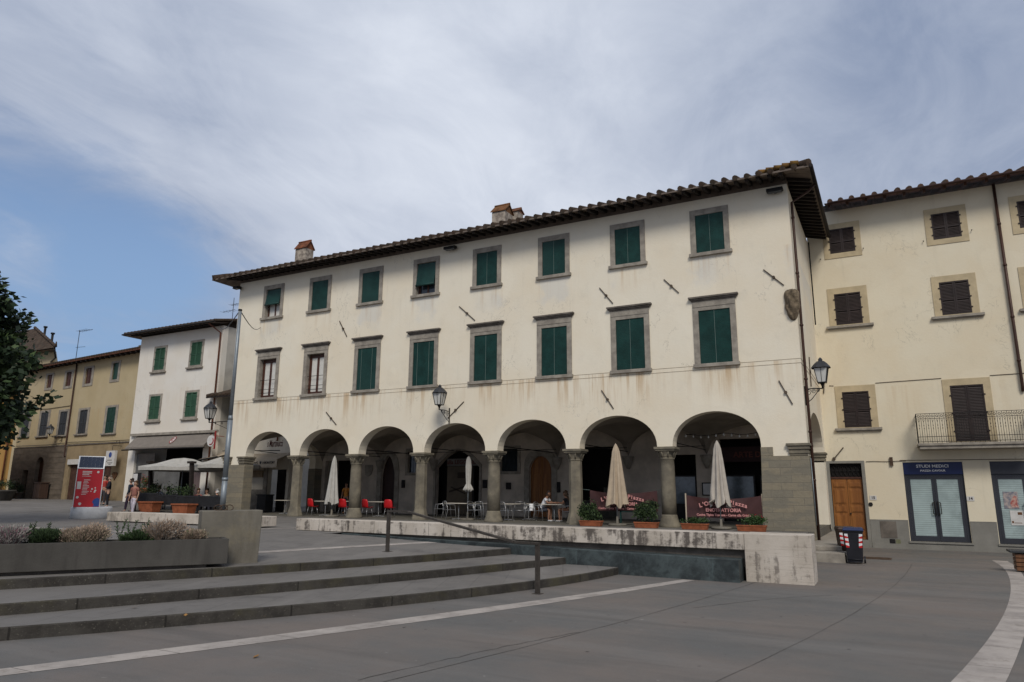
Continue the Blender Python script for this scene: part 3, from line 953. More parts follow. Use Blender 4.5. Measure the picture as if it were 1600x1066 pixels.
KB = YB / 32.0
openings = {
    'door_a': [(-29.4, ZF), (-29.4, 3.68), (-26.9, 3.68), (-26.9, ZF)],
    'door_b': [(-25.25, ZF), (-25.25, 2.9)] + [(-25.25 + 0.95 * k / 8, 2.9 + 1.0 * math.sin(math.pi * (k / 8)) ** 0.75) for k in range(1, 8)] + [(-24.30, 2.9), (-24.30, ZF)],
    'win_b': [(-23.45, 2.95), (-23.45, 4.1), (-22.75, 4.1), (-22.75, 2.95)],
    'shop_c': [(-21.6, ZF), (-21.6, 3.2)] + [(-21.6 + 2.7 * k / 12, 3.2 + 0.85 * math.sin(math.pi * k / 12)) for k in range(1, 12)] + [(-18.9, 3.2), (-18.9, ZF)],
    'win_d': [(-17.65, 2.98), (-17.65, 4.1), (-16.68, 4.1), (-16.68, 2.98)],
    'door_d': [(-16.02, ZF), (-16.02, 2.95)] + [(-15.41 - 0.61 * math.cos(math.pi * k / 12), 2.95 + 0.76 * math.sin(math.pi * k / 12)) for k in range(1, 12)] + [(-14.80, 2.95), (-14.80, ZF)],
    'shop_e': [(-13.5, ZF), (-13.5, 4.1), (-11.45, 4.1), (-11.45, ZF)],
    'shop_f': [(-9.1, ZF), (-9.1, 3.65), (-7.75, 3.65), (-7.75, ZF)],
    'shop_g': [(-6.7, ZF), (-6.7, 4.3), (-3.3, 4.3), (-3.3, ZF)],
}
def kb(x): return x * KB


def kz(z): return z if abs(z - ZF) < 1e-6 else 1.95 + (z - 1.95) * KB


openings = {k_: [(kb(a), kz(b)) for a, b in v_] for k_, v_ in openings.items()}
class SB(MB):
    """shapes drawn for a rear wall 32 m away, stretched to where it stands"""
    def build(s, *a, **k):
        s.v = [Vector((kb(p.x), p.y, kz(p.z))) for p in s.v]
        return MB.build(s, *a, **k)


bw = MB()
bw.slab([[(XL + 0.5, 0.5), (XL + 0.5, ZT), (XR - 0.5, ZT), (XR - 0.5, 0.5)]] + list(openings.values()), YB, YB + 0.3)
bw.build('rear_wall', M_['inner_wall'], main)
rb = MB()
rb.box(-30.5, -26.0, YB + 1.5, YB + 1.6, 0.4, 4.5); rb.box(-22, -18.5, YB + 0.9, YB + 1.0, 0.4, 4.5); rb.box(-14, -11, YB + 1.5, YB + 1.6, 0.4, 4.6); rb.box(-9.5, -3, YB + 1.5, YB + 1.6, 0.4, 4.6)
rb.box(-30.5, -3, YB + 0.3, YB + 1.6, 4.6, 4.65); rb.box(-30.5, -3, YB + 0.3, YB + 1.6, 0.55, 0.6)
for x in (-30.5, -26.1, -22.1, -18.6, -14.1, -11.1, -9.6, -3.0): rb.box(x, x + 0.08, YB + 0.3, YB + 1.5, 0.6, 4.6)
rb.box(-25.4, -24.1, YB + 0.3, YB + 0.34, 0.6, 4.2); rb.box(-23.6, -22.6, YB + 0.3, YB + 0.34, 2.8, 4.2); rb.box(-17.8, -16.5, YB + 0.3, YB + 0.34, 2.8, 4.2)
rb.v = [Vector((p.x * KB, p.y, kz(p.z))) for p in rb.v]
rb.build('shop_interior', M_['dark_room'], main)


def offset_arch(lp, d):
    cx = sum(p[0] for p in lp) / len(lp)
    zm = min(p[1] for p in lp)
    out = []
    for x, z in lp:
        dx = x - cx
        out.append((x + math.copysign(d, dx) * (min(1, abs(dx) / 0.3)), z if z <= zm + 0.01 else z + d * max(0.0, min(1.0, (z - 2.4) / 0.9))))
    return out


for key, d in (('door_b', 0.30), ('door_d', 0.30), ('shop_c', 0.14)):
    m = MB(); lp = openings[key]
    # a ring open at the floor: outer outline joined to the inner one
    o_ = offset_arch(lp, d)
    m.slab([o_ + list(reversed(lp))], YB - 0.06, YB + 0.01)
    m.build('door_surround', M_['stone'], main)
m = MB(); m.slab([openings['door_b']], YB + 0.16, YB + 0.22); m.build('arched_door', M_['wood_dark'], main)
dd = SB(); lp = [(a / KB, b if abs(b - ZF) < 1e-6 else 1.95 + (b - 1.95) / KB) for a, b in openings['door_d']]
dd.slab([lp], YB + 0.16, YB + 0.21)
for sx in (-15.99, -15.40):
    for z0, z1 in ((0.85, 1.5), (1.58, 2.2), (2.28, 2.85)):
        dd.box(sx + 0.07, sx + 0.51, YB + 0.13, YB + 0.161, z0, z1)
dd.box(-15.425, -15.395, YB + 0.14, YB + 0.162, 0.72, 3.6)
o = dd.build('arched_door', M_['wood_door'], main)
for key in ('win_b', 'win_d'):
    lp = openings[key]; x0, x1, z0, z1 = lp[0][0], lp[2][0], lp[0][1], lp[1][1]
    m = MB(); d = 0.16
    m.slab([[(x0 - d, z0 - d), (x0 - d, z1 + d), (x1 + d, z1 + d), (x1 + d, z0 - d)], lp], YB - 0.05, YB + 0.01)
    f = m.build('window_frame', M_['stone'], main)
    g_ = MB(); g_.box(x0, x1, YB + 0.14, YB + 0.16, z0, z1)
    for k in range(1, 4): g_.tube([(x0 + (x1 - x0) * k / 4, YB + 0.06, z0), (x0 + (x1 - x0) * k / 4, YB + 0.06, z1)], 0.012, 6)
    g_.build('pane', M_['glass'], f)
# shop c: fascia with lettering, glazed poster panel
f = SB(); f.box(-20.95, -18.92, YB + 0.05, YB + 0.10, 3.28, 3.66)
sgn = f.build('shop_fascia', mat('grey fascia board', (0.15, 0.14, 0.13), 0.8, 0.15), main)
text('alla LEGGENDA', 0.32, (kb(-19.93), YB + 0.045, kz(3.47)), M_['brown_print'], sgn, bold=0.006)
f = SB(); f.box(-20.95, -19.4, YB + 0.10, YB + 0.14, 0.8, 3.26)
pn = f.build('shop_window', mat('printed ochre window film', (0.105, 0.078, 0.045), 0.4, 0.35, 1.0), main)
f = SB()
f.bar((-20.8, YB + 0.09, 1.95), (-19.7, YB + 0.09, 2.25), 0.10, 0.006, up=(0, 1, 0)); f.bar((-20.7, YB + 0.09, 2.2), (-19.8, YB + 0.09, 1.85), 0.07, 0.006, up=(0, 1, 0)); f.box(-20.3, -19.7, YB + 0.088, YB + 0.094, 2.65, 2.95)
f.build('print', mat('brown print', (0.035, 0.022, 0.012), 0.6, 0.2), pn)
f = SB(); f.box(-19.36, -19.28, YB + 0.08, YB + 0.2, 0.7, 3.27); f.box(-18.98, -18.92, YB + 0.08, YB + 0.2, 0.7, 3.27)
f.build('door_jamb', M_['iron'], main)
# trattoria glazing: low windows behind the seats, header boards
for x0, x1, zt in ((-9.05, -7.8, 2.75), (-6.6, -5.3, 2.75), (-5.1, -3.4, 2.75)):
    f = SB(); f.slab([[(x0, 0.8), (x0, zt), (x1, zt), (x1, 0.8)], [(x0 + 0.07, 1.5), (x0 + 0.07, zt - 0.07), (x1 - 0.07, zt - 0.07), (x1 - 0.07, 1.5)]], YB + 0.2, YB + 0.26)
    fr_ = f.build('shop_window', M_['iron'], main)
    f = SB(); f.box(x0 + 0.07, x1 - 0.07, YB + 0.22, YB + 0.24, 1.5, zt - 0.07)
    f.build('pane', mat('reflection tinted shop glass', (0.09, 0.115, 0.13), 0.12, 0.5, 1.6, spec=0.7), fr_)  # bluish reflection is painted into the pane colour
f = SB(); f.box(-6.65, -3.35, YB + 0.12, YB + 0.18, 3.3, 3.95)
hb = f.build('shop_fascia', mat('dark maroon fascia', (0.03, 0.012, 0.012), 0.7, 0.2), main)
text('ARTE DI POLIZ', 0.36, (kb(-5.0), YB + 0.115, kz(3.6)), M_['brown_print'], hb, bold=0.008)
f = SB(); f.box(-13.4, -11.5, YB + 0.5, YB + 0.55, 0.7, 1.6); f.box(-12.3, -11.75, YB + 0.48, YB + 0.5, 1.75, 2.2)
f.build('shop_counter', mat('olive counter front', (0.05, 0.045, 0.03), 0.5, 0.5, 4), main)  # counter front in mottled olive brown

# plain small wall fittings on the rear wall
for x, z, w_, h_, mk in ((-23.95 + 0.25, 2.35, 0.2, 0.42, 'iron'), (-18.55, 2.35, 0.26, 0.42, 'iron'), (-17.18, 2.25, 0.26, 0.34, 'iron'), (-14.42, 2.2, 0.16, 0.5, 'iron')):
    f = SB(); f.box(x - w_ / 2, x + w_ / 2, YB - 0.09, YB, z - h_ / 2, z + h_ / 2)
    f.box(x - w_ * 0.3, x + w_ * 0.3, YB - 0.1, YB - 0.091, z - h_ * 0.1, z + h_ * 0.35)
    f.build('letter_box', M_[mk], main, bevel=0.01)
f = SB(); f.slab([[(-26.05, 3.4), (-25.85, 3.4), (-25.85, 3.1), (-25.95, 2.85), (-26.15, 2.75), (-26.35, 2.85), (-26.4, 3.1), (-26.4, 3.4)]], YB - 0.07, YB)
f.build('stone_shield', M_['stone'], main, bevel=0.01)

# windows
for i, x in enumerate(WX):
    # upper row
    m = MB()
    m.slab([[(x - 0.755, 11.24), (x - 0.755, 13.06), (x + 0.755, 13.06), (x + 0.755, 11.24)],
            [(x - 0.55, 11.241), (x - 0.55, 12.83), (x + 0.55, 12.83), (x + 0.55, 11.241)]], Y0 - 0.045, Y0 + 0.24)
    wn = m.build('window', M_['stone'], main)
    s = MB(); s.box(x - 0.83, x + 0.83, Y0 - 0.13, Y0 + 0.2, 11.10, 11.238); s.build('sill', M_['stone'], wn, bevel=0.012)
    raised = i in (0, 3)
    zb = (11.95 if i == 0 else 11.70) if raised else 11.25
    b = MB()
    if raised:
        b.hexa([(x - 0.525, Y0 - 0.12, zb), (x + 0.525, Y0 - 0.12, zb), (x + 0.525, Y0 - 0.10, zb), (x - 0.525, Y0 - 0.10, zb),
                (x - 0.525, Y0 + 0.05, 12.815), (x + 0.525, Y0 + 0.05, 12.815), (x + 0.525, Y0 + 0.07, 12.815), (x - 0.525, Y0 + 0.07, 12.815)])
        b.tube([(x - 0.53, Y0 - 0.11, zb - 0.01), (x + 0.53, Y0 - 0.11, zb - 0.01)], 0.05, 8)
    else:
        b.box(x - 0.545, x + 0.545, Y0 - 0.005, Y0 + 0.012, zb, 12.825)
    bl = b.build('blind', M_['blind'], wn)
    if i >= 4:
        c = MB(); c.box(x - 0.006, x + 0.006, Y0 - 0.016, Y0 - 0.008, 11.26, 12.8); c.build('cord', M_['cord'], bl)
    sa = MB()
    yb_ = Y0 + 0.18
    sa.slab([[(x - 0.548, 11.242), (x - 0.548, 12.828), (x + 0.548, 12.828), (x + 0.548, 11.242)],
             [(x - 0.44, 11.33), (x - 0.44, 12.74), (x - 0.05, 12.74), (x - 0.05, 11.33)],
             [(x + 0.05, 11.33), (x + 0.05, 12.74), (x + 0.44, 12.74), (x + 0.44, 11.33)]], yb_, yb_ + 0.05)
    sh_ = sa.build('sash', M_['sash'], wn)
    p_ = MB(); p_.box(x - 0.45, x - 0.04, yb_ + 0.02, yb_ + 0.03, 11.32, 12.75); p_.box(x + 0.04, x + 0.45, yb_ + 0.02, yb_ + 0.03, 11.32, 12.75)
    p_.build('pane', M_['glass'] if i else M_['curtain'], sh_)
    # lower row
    m = MB()
    m.slab([[(x - 0.815, 6.80), (x - 0.815, 9.28), (x + 0.815, 9.28), (x + 0.815, 6.80)],
            [(x - 0.60, 6.801), (x - 0.60, 8.90), (x + 0.60, 8.90), (x + 0.60, 6.801)]], Y0 - 0.045, Y0 + 0.26)
    m.box(x - 0.80, x + 0.80, Y0 - 0.062, Y0 - 0.0455, 9.045, 9.075)
    wn = m.build('window', M_['stone'], main)
    c = MB()
    for z0, z1, p in ((9.281, 9.33, 0.03), (9.331, 9.385, 0.08), (9.386, 9.45, 0.13)):
        c.box(x - 0.815 - p, x + 0.815 + p, Y0 - 0.045 - p, Y0 + 0.1, z0, z1)
    c.build('cornice', M_['stone_dark'], wn)
    s = MB(); s.box(x - 0.865, x + 0.865, Y0 - 0.13, Y0 + 0.2, 6.665, 6.798); s.build('sill', M_['stone'], wn, bevel=0.012)
    if i < 2:
        yb_ = Y0 + 0.19
        sa = MB()
        sa.slab([[(x - 0.598, 6.802), (x - 0.598, 8.898), (x + 0.598, 8.898), (x + 0.598, 6.802)],
                 [(x - 0.44, 6.95), (x - 0.44, 8.72), (x - 0.07, 8.72), (x - 0.07, 6.95)],
                 [(x + 0.07, 6.95), (x + 0.07, 8.72), (x + 0.44, 8.72), (x + 0.44, 6.95)]], yb_, yb_ + 0.06)
        sh_ = sa.build('sash', M_['sash'], wn)
        p_ = MB(); p_.box(x - 0.46, x - 0.05, yb_ + 0.025, yb_ + 0.035, 6.93, 8.74); p_.box(x + 0.05, x + 0.46, yb_ + 0.025, yb_ + 0.035, 6.93, 8.74)
        p_.build('curtain', M_['curtain'], sh_)
        r = MB()
        for z in (7.05, 7.25, 7.75): r.tube([(x - 0.57, Y0 + 0.05, z), (x + 0.57, Y0 + 0.05, z)], 0.012, 6)
        r.build('guard_rail', M_['iron'], wn)
    else:
        b = MB(); b.box(x - 0.595, x + 0.595, Y0 - 0.005, Y0 + 0.012, 6.803, 8.895)
        bl = b.build('blind', M_['blind'], wn)
        c = MB()
        for q in ((-0.36, 0.30) if i < 4 else (0.0,)): c.box(x + q - 0.006, x + q + 0.006, Y0 - 0.016, Y0 - 0.008, 6.81, 8.87)
        c.build('cord', M_['cord'], bl)

# iron tie plates
for (xa, za), (xb, zb) in [((-24.42, 10.48), (-23.87, 9.61)), ((-24.95, 5.83), (-24.23, 5.16)), ((-17.18, 10.4), (-16.31, 9.63)), ((-10.23, 10.38), (-9.65, 9.63)),
                           ((-7.47, 10.37), (-6.89, 9.73)), ((-3.65, 10.23), (-2.97, 9.52)), ((-3.39, 5.98), (-2.98, 5.09)), ((-10.23, 6.04), (-9.73, 5.26)), ((-17.66, 5.2), (-16.82, 5.92)), ((-31.9, 10.4), (-31.7, 9.46))]:
    m = MB(); a, b = Vector((xa, Y0 - 0.03, za)), Vector((xb, Y0 - 0.03, zb)); c = (a + b) / 2
    m.bar(a, b, 0.03, 0.03, up=(0, 1, 0)); m.tube([c + Vector((0, -0.05, 0)), c + Vector((0, 0.03, 0))], 0.055, 8, sm=False)
    m.build('tie_plate', M_['anchor'], main)
for y, z0, z1 in ((28.3, 9.5, 10.9), (29.9, 6.1, 7.3), (28.2, 4.9, 5.9)):
    m = MB(); m.bar((XR + 0.03, y, z0), (XR + 0.03, y + 0.12, z1), 0.035, 0.045); m.tube([(XR - 0.01, y + 0.06, (z0 + z1) / 2), (XR + 0.06, y + 0.06, (z0 + z1) / 2)], 0.07, 8, sm=False)
    m.build('tie_plate', M_['anchor'], main)

# carved stone coat of arms at the corner
sh = MB()
prof = [(0.0, 9.02), (0.14, 9.04), (0.20, 9.0), (0.235, 8.95), (0.245, 8.85), (0.25, 8.72), (0.255, 8.6), (0.24, 8.48), (0.245, 8.36), (0.24, 8.25), (0.215, 8.12), (0.19, 8.0), (0.14, 7.88), (0.09, 7.78), (0.0, 7.72)]
_ct, _cb = atY(1244, 452, Y0).z, atY(1244, 501, Y0).z
vsd, fsd = [], []
nr = 20
for r_, z in prof:
    for k in range(nr + 1):
        a = math.pi * k / nr
        bump_ = 1 + 0.22 * math.sin(5 * a + z * 9) + 0.16 * math.sin(9 * a - z * 15) + rnd.uniform(-.12, .12)
        zq = _cb + (z - 7.72) / 1.32 * (_ct - _cb)
        vsd.append((XR - 0.13 - r_ * (1.05 + 0.06 * math.sin(z * 13)) * math.cos(a), Y0 - 0.01 - 0.20 * math.sin(a) * (r_ / 0.255) * bump_, zq))
for j in range(len(prof) - 1):
    for k in range(nr):
        a = j * (nr + 1) + k
        fsd.append((a, a + 1, a + nr + 2, a + nr + 1))
sh.mesh(vsd, fsd, 0, True)
sh.build('coat_of_arms', mat('weathered carved stone', (0.17, 0.13, 0.085), 0.95, 0.5, 8, bump=1.0, bscale=14), main)

# roof
EY, EX0, EX1, EZ, SL = 25.9, -33.05, -1.70, 13.60, math.tan(math.radians(15.5))
RY = 33.0; RZ = EZ + (RY - EY) * SL
RXa, RXb = EX0 + (RY - EY), EX1 - (RY - EY)
rf = MB()
def roofz(x, y): return EZ + SL * min(y - EY, x - EX0, EX1 - x)
t_ = 0.07
rf.poly([(EX0, EY, EZ), (EX1, EY, EZ), (RXb, RY, RZ), (RXa, RY, RZ)])
rf.poly([(EX1, EY, EZ), (EX1, 34.1, EZ), (RXb, 34.1, RZ), (RXb, RY, RZ)])
rf.poly([(EX0, EY, EZ), (RXa, RY, RZ), (EX0, 38.4, EZ)])
rf.poly([(RXa, RY, RZ), (RXb, RY, RZ), (RXb, 38.4, EZ + 0.1), (EX0, 38.4, EZ)])
rf.poly([(EX0, EY, EZ - t_), (EX1, EY, EZ - t_), (RXb, RY, RZ - t_), (RXa, RY, RZ - t_)], 1)
rf.poly([(EX1, EY, EZ - t_), (EX1, 34.1, EZ - t_), (RXb, 34.1, RZ - t_), (RXb, RY, RZ - t_)], 1)
rf.poly([(EX0, EY, EZ - t_), (RXa, RY, RZ - t_), (EX0, 38.4, EZ - t_)], 1)
rf.poly([(EX0, EY, EZ - t_), (EX1, EY, EZ - t_), (EX1, EY, EZ), (EX0, EY, EZ)], 1)
rf.poly([(EX1, EY, EZ - t_), (EX1, 34.1, EZ - t_), (EX1, 34.1, EZ), (EX1, EY, EZ)], 1)
roof = rf.build('roof', [M_['tile'], M_['soffit']], main, recalc=False)
ti = MB()
x = EX0 + 0.2
while x < EX1 - 0.05:
    L = min(RY - EY, x - EX0, EX1 - x)
    j = rnd.uniform(-0.03, 0.03)
    n = max(1, int(L / 0.55))
    pts = [(x + rnd.uniform(-0.012, 0.012), EY - 0.04 + j + (L + 0.04) * q / n, EZ + 0.035 + rnd.uniform(-.006, .006) + SL * ((L + 0.04) * q / n - 0.04)) for q in range(n + 1)]
    ti.tube(pts, [0.105 + 0.012 * (q % 2) for q in range(n + 1)], 8)
    x += 0.42
y = EY + 0.3
while y < 34.0:
    L = min(y - EY, 6.9)
    ti.tube([(EX1 + 0.03, y, EZ + 0.03), (EX1 - L, y, EZ + 0.03 + L * SL)], 0.105, 8); y += 0.42
y = EY + 0.3
while y < 37.5:
    L = min(y - EY, 6.3, 38.4 - y)
    ti.tube([(EX0 - 0.03, y, EZ + 0.03), (EX0 + L, y, EZ + 0.03 + L * SL)], 0.105, 8); y += 0.42
for a, b in (((EX0, EY, EZ), (RXa, RY, RZ)), ((EX1, EY, EZ), (RXb, RY, RZ)), ((RXa, RY, RZ), (RXb, RY, RZ))):
    a, b = Vector(a), Vector(b)
    n = 14
    ti.tube([a.lerp(b, q / n) + Z * (0.10 + 0.015 * (q % 2)) for q in range(n + 1)], [0.14 + 0.015 * (q % 2) for q in range(n + 1)], 8)
ti.build('roof_tiles', M_['tile'], roof)
mo = MB()
for q in range(5):
    mo.tube([(EX1 - 0.35 - 0.3 * q, EY + 0.1 + 0.12 * q, EZ + 0.20 + 0.03 * q), (EX1 - 0.62 - 0.3 * q, EY + 0.12 + 0.12 * q, EZ + 0.22 + 0.03 * q)], [0.09, 0.12], 8)
mo.build('corner_tiles', tile_mat('lichened tile', (0.22, 0.12, 0.045), (0.20, 0.13, 0.03)), roof)
# rafters
rz_ = EZ - t_ - 0.085
def rafter_mb(x):
    m = MB()
    z1 = rz_ + 0.02
    m.hexa([(x - 0.06, EY + 0.10, z1 - 0.02), (x + 0.06, EY + 0.10, z1 - 0.02), (x + 0.06, Y0 + 0.05, z1 + 0.2), (x - 0.06, Y0 + 0.05, z1 + 0.2),
            (x - 0.06, EY + 0.05, z1 + 0.07), (x + 0.06, EY + 0.05, z1 + 0.07), (x + 0.06, Y0 + 0.05, z1 + 0.37), (x - 0.06, Y0 + 0.05, z1 + 0.37)])
    return m
first = None
nraf = 74
for k in range(nraf):
    x = XL + 0.1 + (XR - XL - 0.2) * k / (nraf - 1)
    if first is None:
        first = rafter_mb(x).build('rafter', M_['timber'], main); base_loc = first.location.copy(); bx0 = x
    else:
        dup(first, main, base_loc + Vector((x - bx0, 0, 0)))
first = None
for k in range(18):
    y = Y0 + 0.1 + 6.9 * k / 17
    if first is None:
        m = MB()
        z1 = rz_ + 0.02
        m.hexa([(XR - 0.05, y - 0.06, z1 + 0.2), (XR - 0.05, y + 0.06, z1 + 0.2), (EX1 - 0.10, y + 0.06, z1 - 0.02), (EX1 - 0.10, y - 0.06, z1 - 0.02),
                (XR - 0.05, y - 0.06, z1 + 0.36), (XR - 0.05, y + 0.06, z1 + 0.36), (EX1 - 0.05, y + 0.06, z1 + 0.07), (EX1 - 0.05, y - 0.06, z1 + 0.07)])
        first = m.build('rafter', M_['timber'], main); base_loc = first.location.copy(); by0 = y
    else:
        dup(first, main, base_loc + Vector((0, y - by0, 0)))
m = MB(); m.box(XL, XR, Y0 + 0.02, Y0 + TH - 0.02, ZT, ZT + 0.33); m.build('wall_plate', M_['soffit'], main)
# gutter and downpipe on the side
m = MB()
m.tube([(EX1 + 0.06, EY - 0.02, EZ - 0.03), (EX1 + 0.06, 34.0, EZ - 0.06)], 0.075, 8)
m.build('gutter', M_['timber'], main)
m = MB()
m.tube([(EX1 + 0.02, 27.6, EZ - 0.08), (EX1 - 0.2, 27.6, EZ - 0.3), (XR + 0.09, 27.35, EZ - 0.75), (XR + 0.09, 27.35, 6.0), (XR + 0.10, 27.35, 0.35)], 0.05, 8)
for z in (12.2, 10, 8, 6, 4.1, 2.4): m.tube([(XR + 0.09, 27.35, z), (XR + 0.09, 27.35, z + 0.07)], 0.066, 8)
m.build('downpipe', M_['pipe'], main)
m = MB(); m.tube([(XR + 0.05, 27.2, 3.2), (XR + 0.07, 27.2, 0.9)], 0.02, 6); m.build('cable_duct', M_['galv'], main)
m = MB(); m.tube([(XR + 0.09, 33.7, EZ - 0.3), (XR + 0.09, 33.7, 9.4)], 0.03, 6); m.build('cable_duct', M_['iron'], main)


# chimneys
def chimney(px, pxw, ptop, pcap, Y, cw, capmat, gable_side, name='chimney'):
    pc = atY(px, pcap, Y); top = atY(px, ptop, Y).z
    x0, x1 = atY(px - pxw / 2, pcap, Y).x, atY(px + pxw / 2, pcap, Y).x
    zc = pc.z; zb = roofz((x0 + x1) / 2, Y) - 0.3
    cx, hw = (x0 + x1) / 2, (x1 - x0) / 2 * 0.78
    m = MB(); m.box(cx - hw, cx + hw, Y - cw / 2, Y + cw / 2, zb, zc)
    o = m.build('chimney', mat('flaking chimney plaster', (0.36, 0.31, 0.25), 0.95, 0.5, 4, bump=0.5, bscale=12, c2=(0.15, 0.12, 0.10)), roof)
    c = MB()
    h = top - zc; e = 0.06
    if gable_side == 'x':      # ridge along Y, gable faces the viewer
        ends = [(cx - hw - e, cx, cx + hw + e)]
        ya_, yb_ = Y - cw / 2 - e, Y + cw / 2 + e
        for sx in (-1, 1):
            c.hexa([(cx + sx * (hw + e), ya_, zc), (cx + sx * (hw + e), yb_, zc), (cx, yb_, top - 0.04), (cx, ya_, top - 0.04),
                    (cx + sx * (hw + e), ya_, zc + 0.05), (cx + sx * (hw + e), yb_, zc + 0.05), (cx, yb_, top), (cx, ya_, top)])
    else:                      # ridge along X
        for sy in (-1, 1):
            c.hexa([(cx - hw - e, Y + sy * (cw / 2 + e), zc), (cx + hw + e, Y + sy * (cw / 2 + e), zc), (cx + hw + e, Y, top - 0.06), (cx - hw - e, Y, top - 0.06),
                    (cx - hw - e, Y + sy * (cw / 2 + e), zc + 0.05), (cx + hw + e, Y + sy * (cw / 2 + e), zc + 0.05), (cx + hw + e, Y, top), (cx - hw - e, Y, top)])
        c.tube([(cx - hw - e, Y, top), (cx + hw + e, Y, top)], 0.06, 6)
        for sx in (-1, 1):     # brick gable ends
            c.poly([(cx + sx * hw, Y - cw / 2, zc), (cx + sx * hw, Y + cw / 2, zc), (cx + sx * hw, Y, top - 0.06)])
    c.build('chimney_cap', capmat, o, recalc=True)


chimney(476, 21, 378, 391, 29.0, 0.6, M_['tile_red'], 'y')
chimney(785, 26, 321, 335, 29.6, 0.8, tile_mat('lichened chimney tile', (0.19, 0.088, 0.04), (0.13, 0.085, 0.04)), 'y')
chimney(807, 16, 327, 334, 30.6, 0.6, tile_mat('brick red chimney tile', (0.24, 0.11, 0.065), (0.15, 0.085, 0.05)), 'y')
# ---------------------------------------------------------------- shared building parts
def louvre_leaf(m, x0, x1, z0, z1, y, pitch=0.062, fr=0.055, sl=0.05):
    """one louvred leaf into the MB m; front face at y (towards -Y)"""
    m.box(x0, x0 + fr, y, y + 0.04, z0, z1); m.box(x1 - fr, x1, y, y + 0.04, z0, z1)
    m.box(x0 + fr, x1 - fr, y, y + 0.04, z0, z0 + fr * 1.3); m.box(x0 + fr, x1 - fr, y, y + 0.04, z1 - fr, z1)
    zm = z0 + (z1 - z0) * 0.46
    m.box(x0 + fr, x1 - fr, y + 0.002, y + 0.038, zm - fr * 0.6, zm + fr * 0.6)
    z = z0 + fr * 1.3 + 0.01
    while z < z1 - fr - pitch:
        if abs(z + pitch / 2 - zm) > fr:
            m.hexa([(x0 + fr, y + 0.004, z), (x1 - fr, y + 0.004, z), (x1 - fr, y + 0.034, z + pitch * 0.95), (x0 + fr, y + 0.034, z + pitch * 0.95),
                    (x0 + fr, y + 0.004, z + 0.009), (x1 - fr, y + 0.004, z + 0.009), (x1 - fr, y + 0.034, z + pitch * 0.95 + 0.009), (x0 + fr, y + 0.034, z + pitch * 0.95 + 0.009)])
        z += pitch


def shutter_window(parent, xc, fw, z0, z1, ow, oz0, oz1, Y, fmat, smat, sill=0.0, local=False, name='window', sillmat=None, hinge=True, openmat=None):
    """stone frame with a pair of louvred shutters standing in front of a dark opening"""
    m = MB()
    m.slab([[(xc - fw / 2, z0), (xc - fw / 2, z1), (xc + fw / 2, z1), (xc + fw / 2, z0)],
            [(xc - ow / 2, oz0), (xc - ow / 2, oz1), (xc + ow / 2, oz1), (xc + ow / 2, oz0)]], Y - 0.03, Y + 0.12)
    wn = m.build(name, fmat, parent, local)
    P = wm(wn).inverted() @ (wm(parent) if local else Matrix())
    def sub(mb, nm, mt):
        mb.v = [P @ p for p in mb.v]
        return mb.build(nm, mt, wn, local=True)
    for s in (-1, 1):
        a, b = (xc - ow / 2 + 0.004, xc - 0.004) if s < 0 else (xc + 0.004, xc + ow / 2 - 0.004)
        lm = MB(); louvre_leaf(lm, a, b, oz0 + 0.01, oz1 - 0.01, Y - 0.035)
        if hinge:
            for q in (0.18, 0.5, 0.82):
                zz = oz0 + (oz1 - oz0) * q
                e = a if s < 0 else b
                lm.box(e - 0.05, e + 0.05, Y - 0.055, Y - 0.036, zz - 0.025, zz + 0.025)
        sub(lm, 'shutter', smat)
    bk = MB(); bk.box(xc - ow / 2, xc + ow / 2, Y + 0.06, Y + 0.08, oz0, oz1); sub(bk, 'pane', M_['dark_room'])  # near-black sheet: darkness behind the louvres painted as a flat backing
    if sill:
        s = MB(); s.box(xc - fw / 2 - sill, xc + fw / 2 + sill, Y - 0.15, Y + 0.1, z0 - 0.10, z0 - 0.001); s.box(xc - fw / 2 - sill * .6, xc + fw / 2 + sill * .6, Y - 0.09, Y + 0.1, z0 - 0.15, z0 - 0.101)
        sub(s, 'sill', sillmat or M_['stone'])
    return wn


# ---------------------------------------------------------------- right building
RB = 34.2
KR = RB / 34.2


def rx(x): return x * KR


def rz(z): return 1.95 + (z - 1.95) * KR


right = thing('corner_building', 'pale yellow building with brown louvred shutters, balcony and two glazed shop fronts', 'building', (5, RB, -0.1))
X0R, X1R, ZR = -2.6, 15.0, 14.82
door = (rx(-2.47), rx(-1.22), -0.1, rz(3.27))
shopA = (rx(0.345), rx(2.47), rz(0.1), rz(3.28))
shopB = (rx(3.39), rx(5.6), rz(0.1), rz(3.28))
hol = []
cols = [(-1.14, 0), (2.96, 1), (6.05, 2)]
def rect(a, b, c, d): return [(a, c), (a, d), (b, d), (b, c)]
for xc, k in cols:
    hol += [rect(rx(xc - 0.52), rx(xc + 0.52), rz(12.75), rz(13.9)), rect(rx(xc - 0.53), rx(xc + 0.53), rz(9.4), rz(10.8))]
hol += [rect(rx(-1.18 - 0.52), rx(-1.18 + 0.52), rz(4.8), rz(6.35)), rect(rx(2.93 - 0.57), rx(2.93 + 0.57), rz(4.1), rz(6.37))]
outr = [(X0R, -0.4), (door[0], -0.4), (door[0], door[3]), (door[1], door[3]), (door[1], -0.4), (X1R, -0.4), (X1R, ZR), (X0R, ZR)]
m = MB()
m.slab([outr] + hol + [rect(shopA[0], shopA[1], shopA[2], shopA[3]), rect(shopB[0], shopB[1], shopB[2], shopB[3])], RB, RB + 0.4)
m.box(X1R - 0.4, X1R, RB + 0.4, RB + 9, -0.4, ZR)
m.box(X0R, X1R, RB + 2.0, RB + 2.2, -0.4, ZR)
m.build('wall', M_['right_wall'], right)
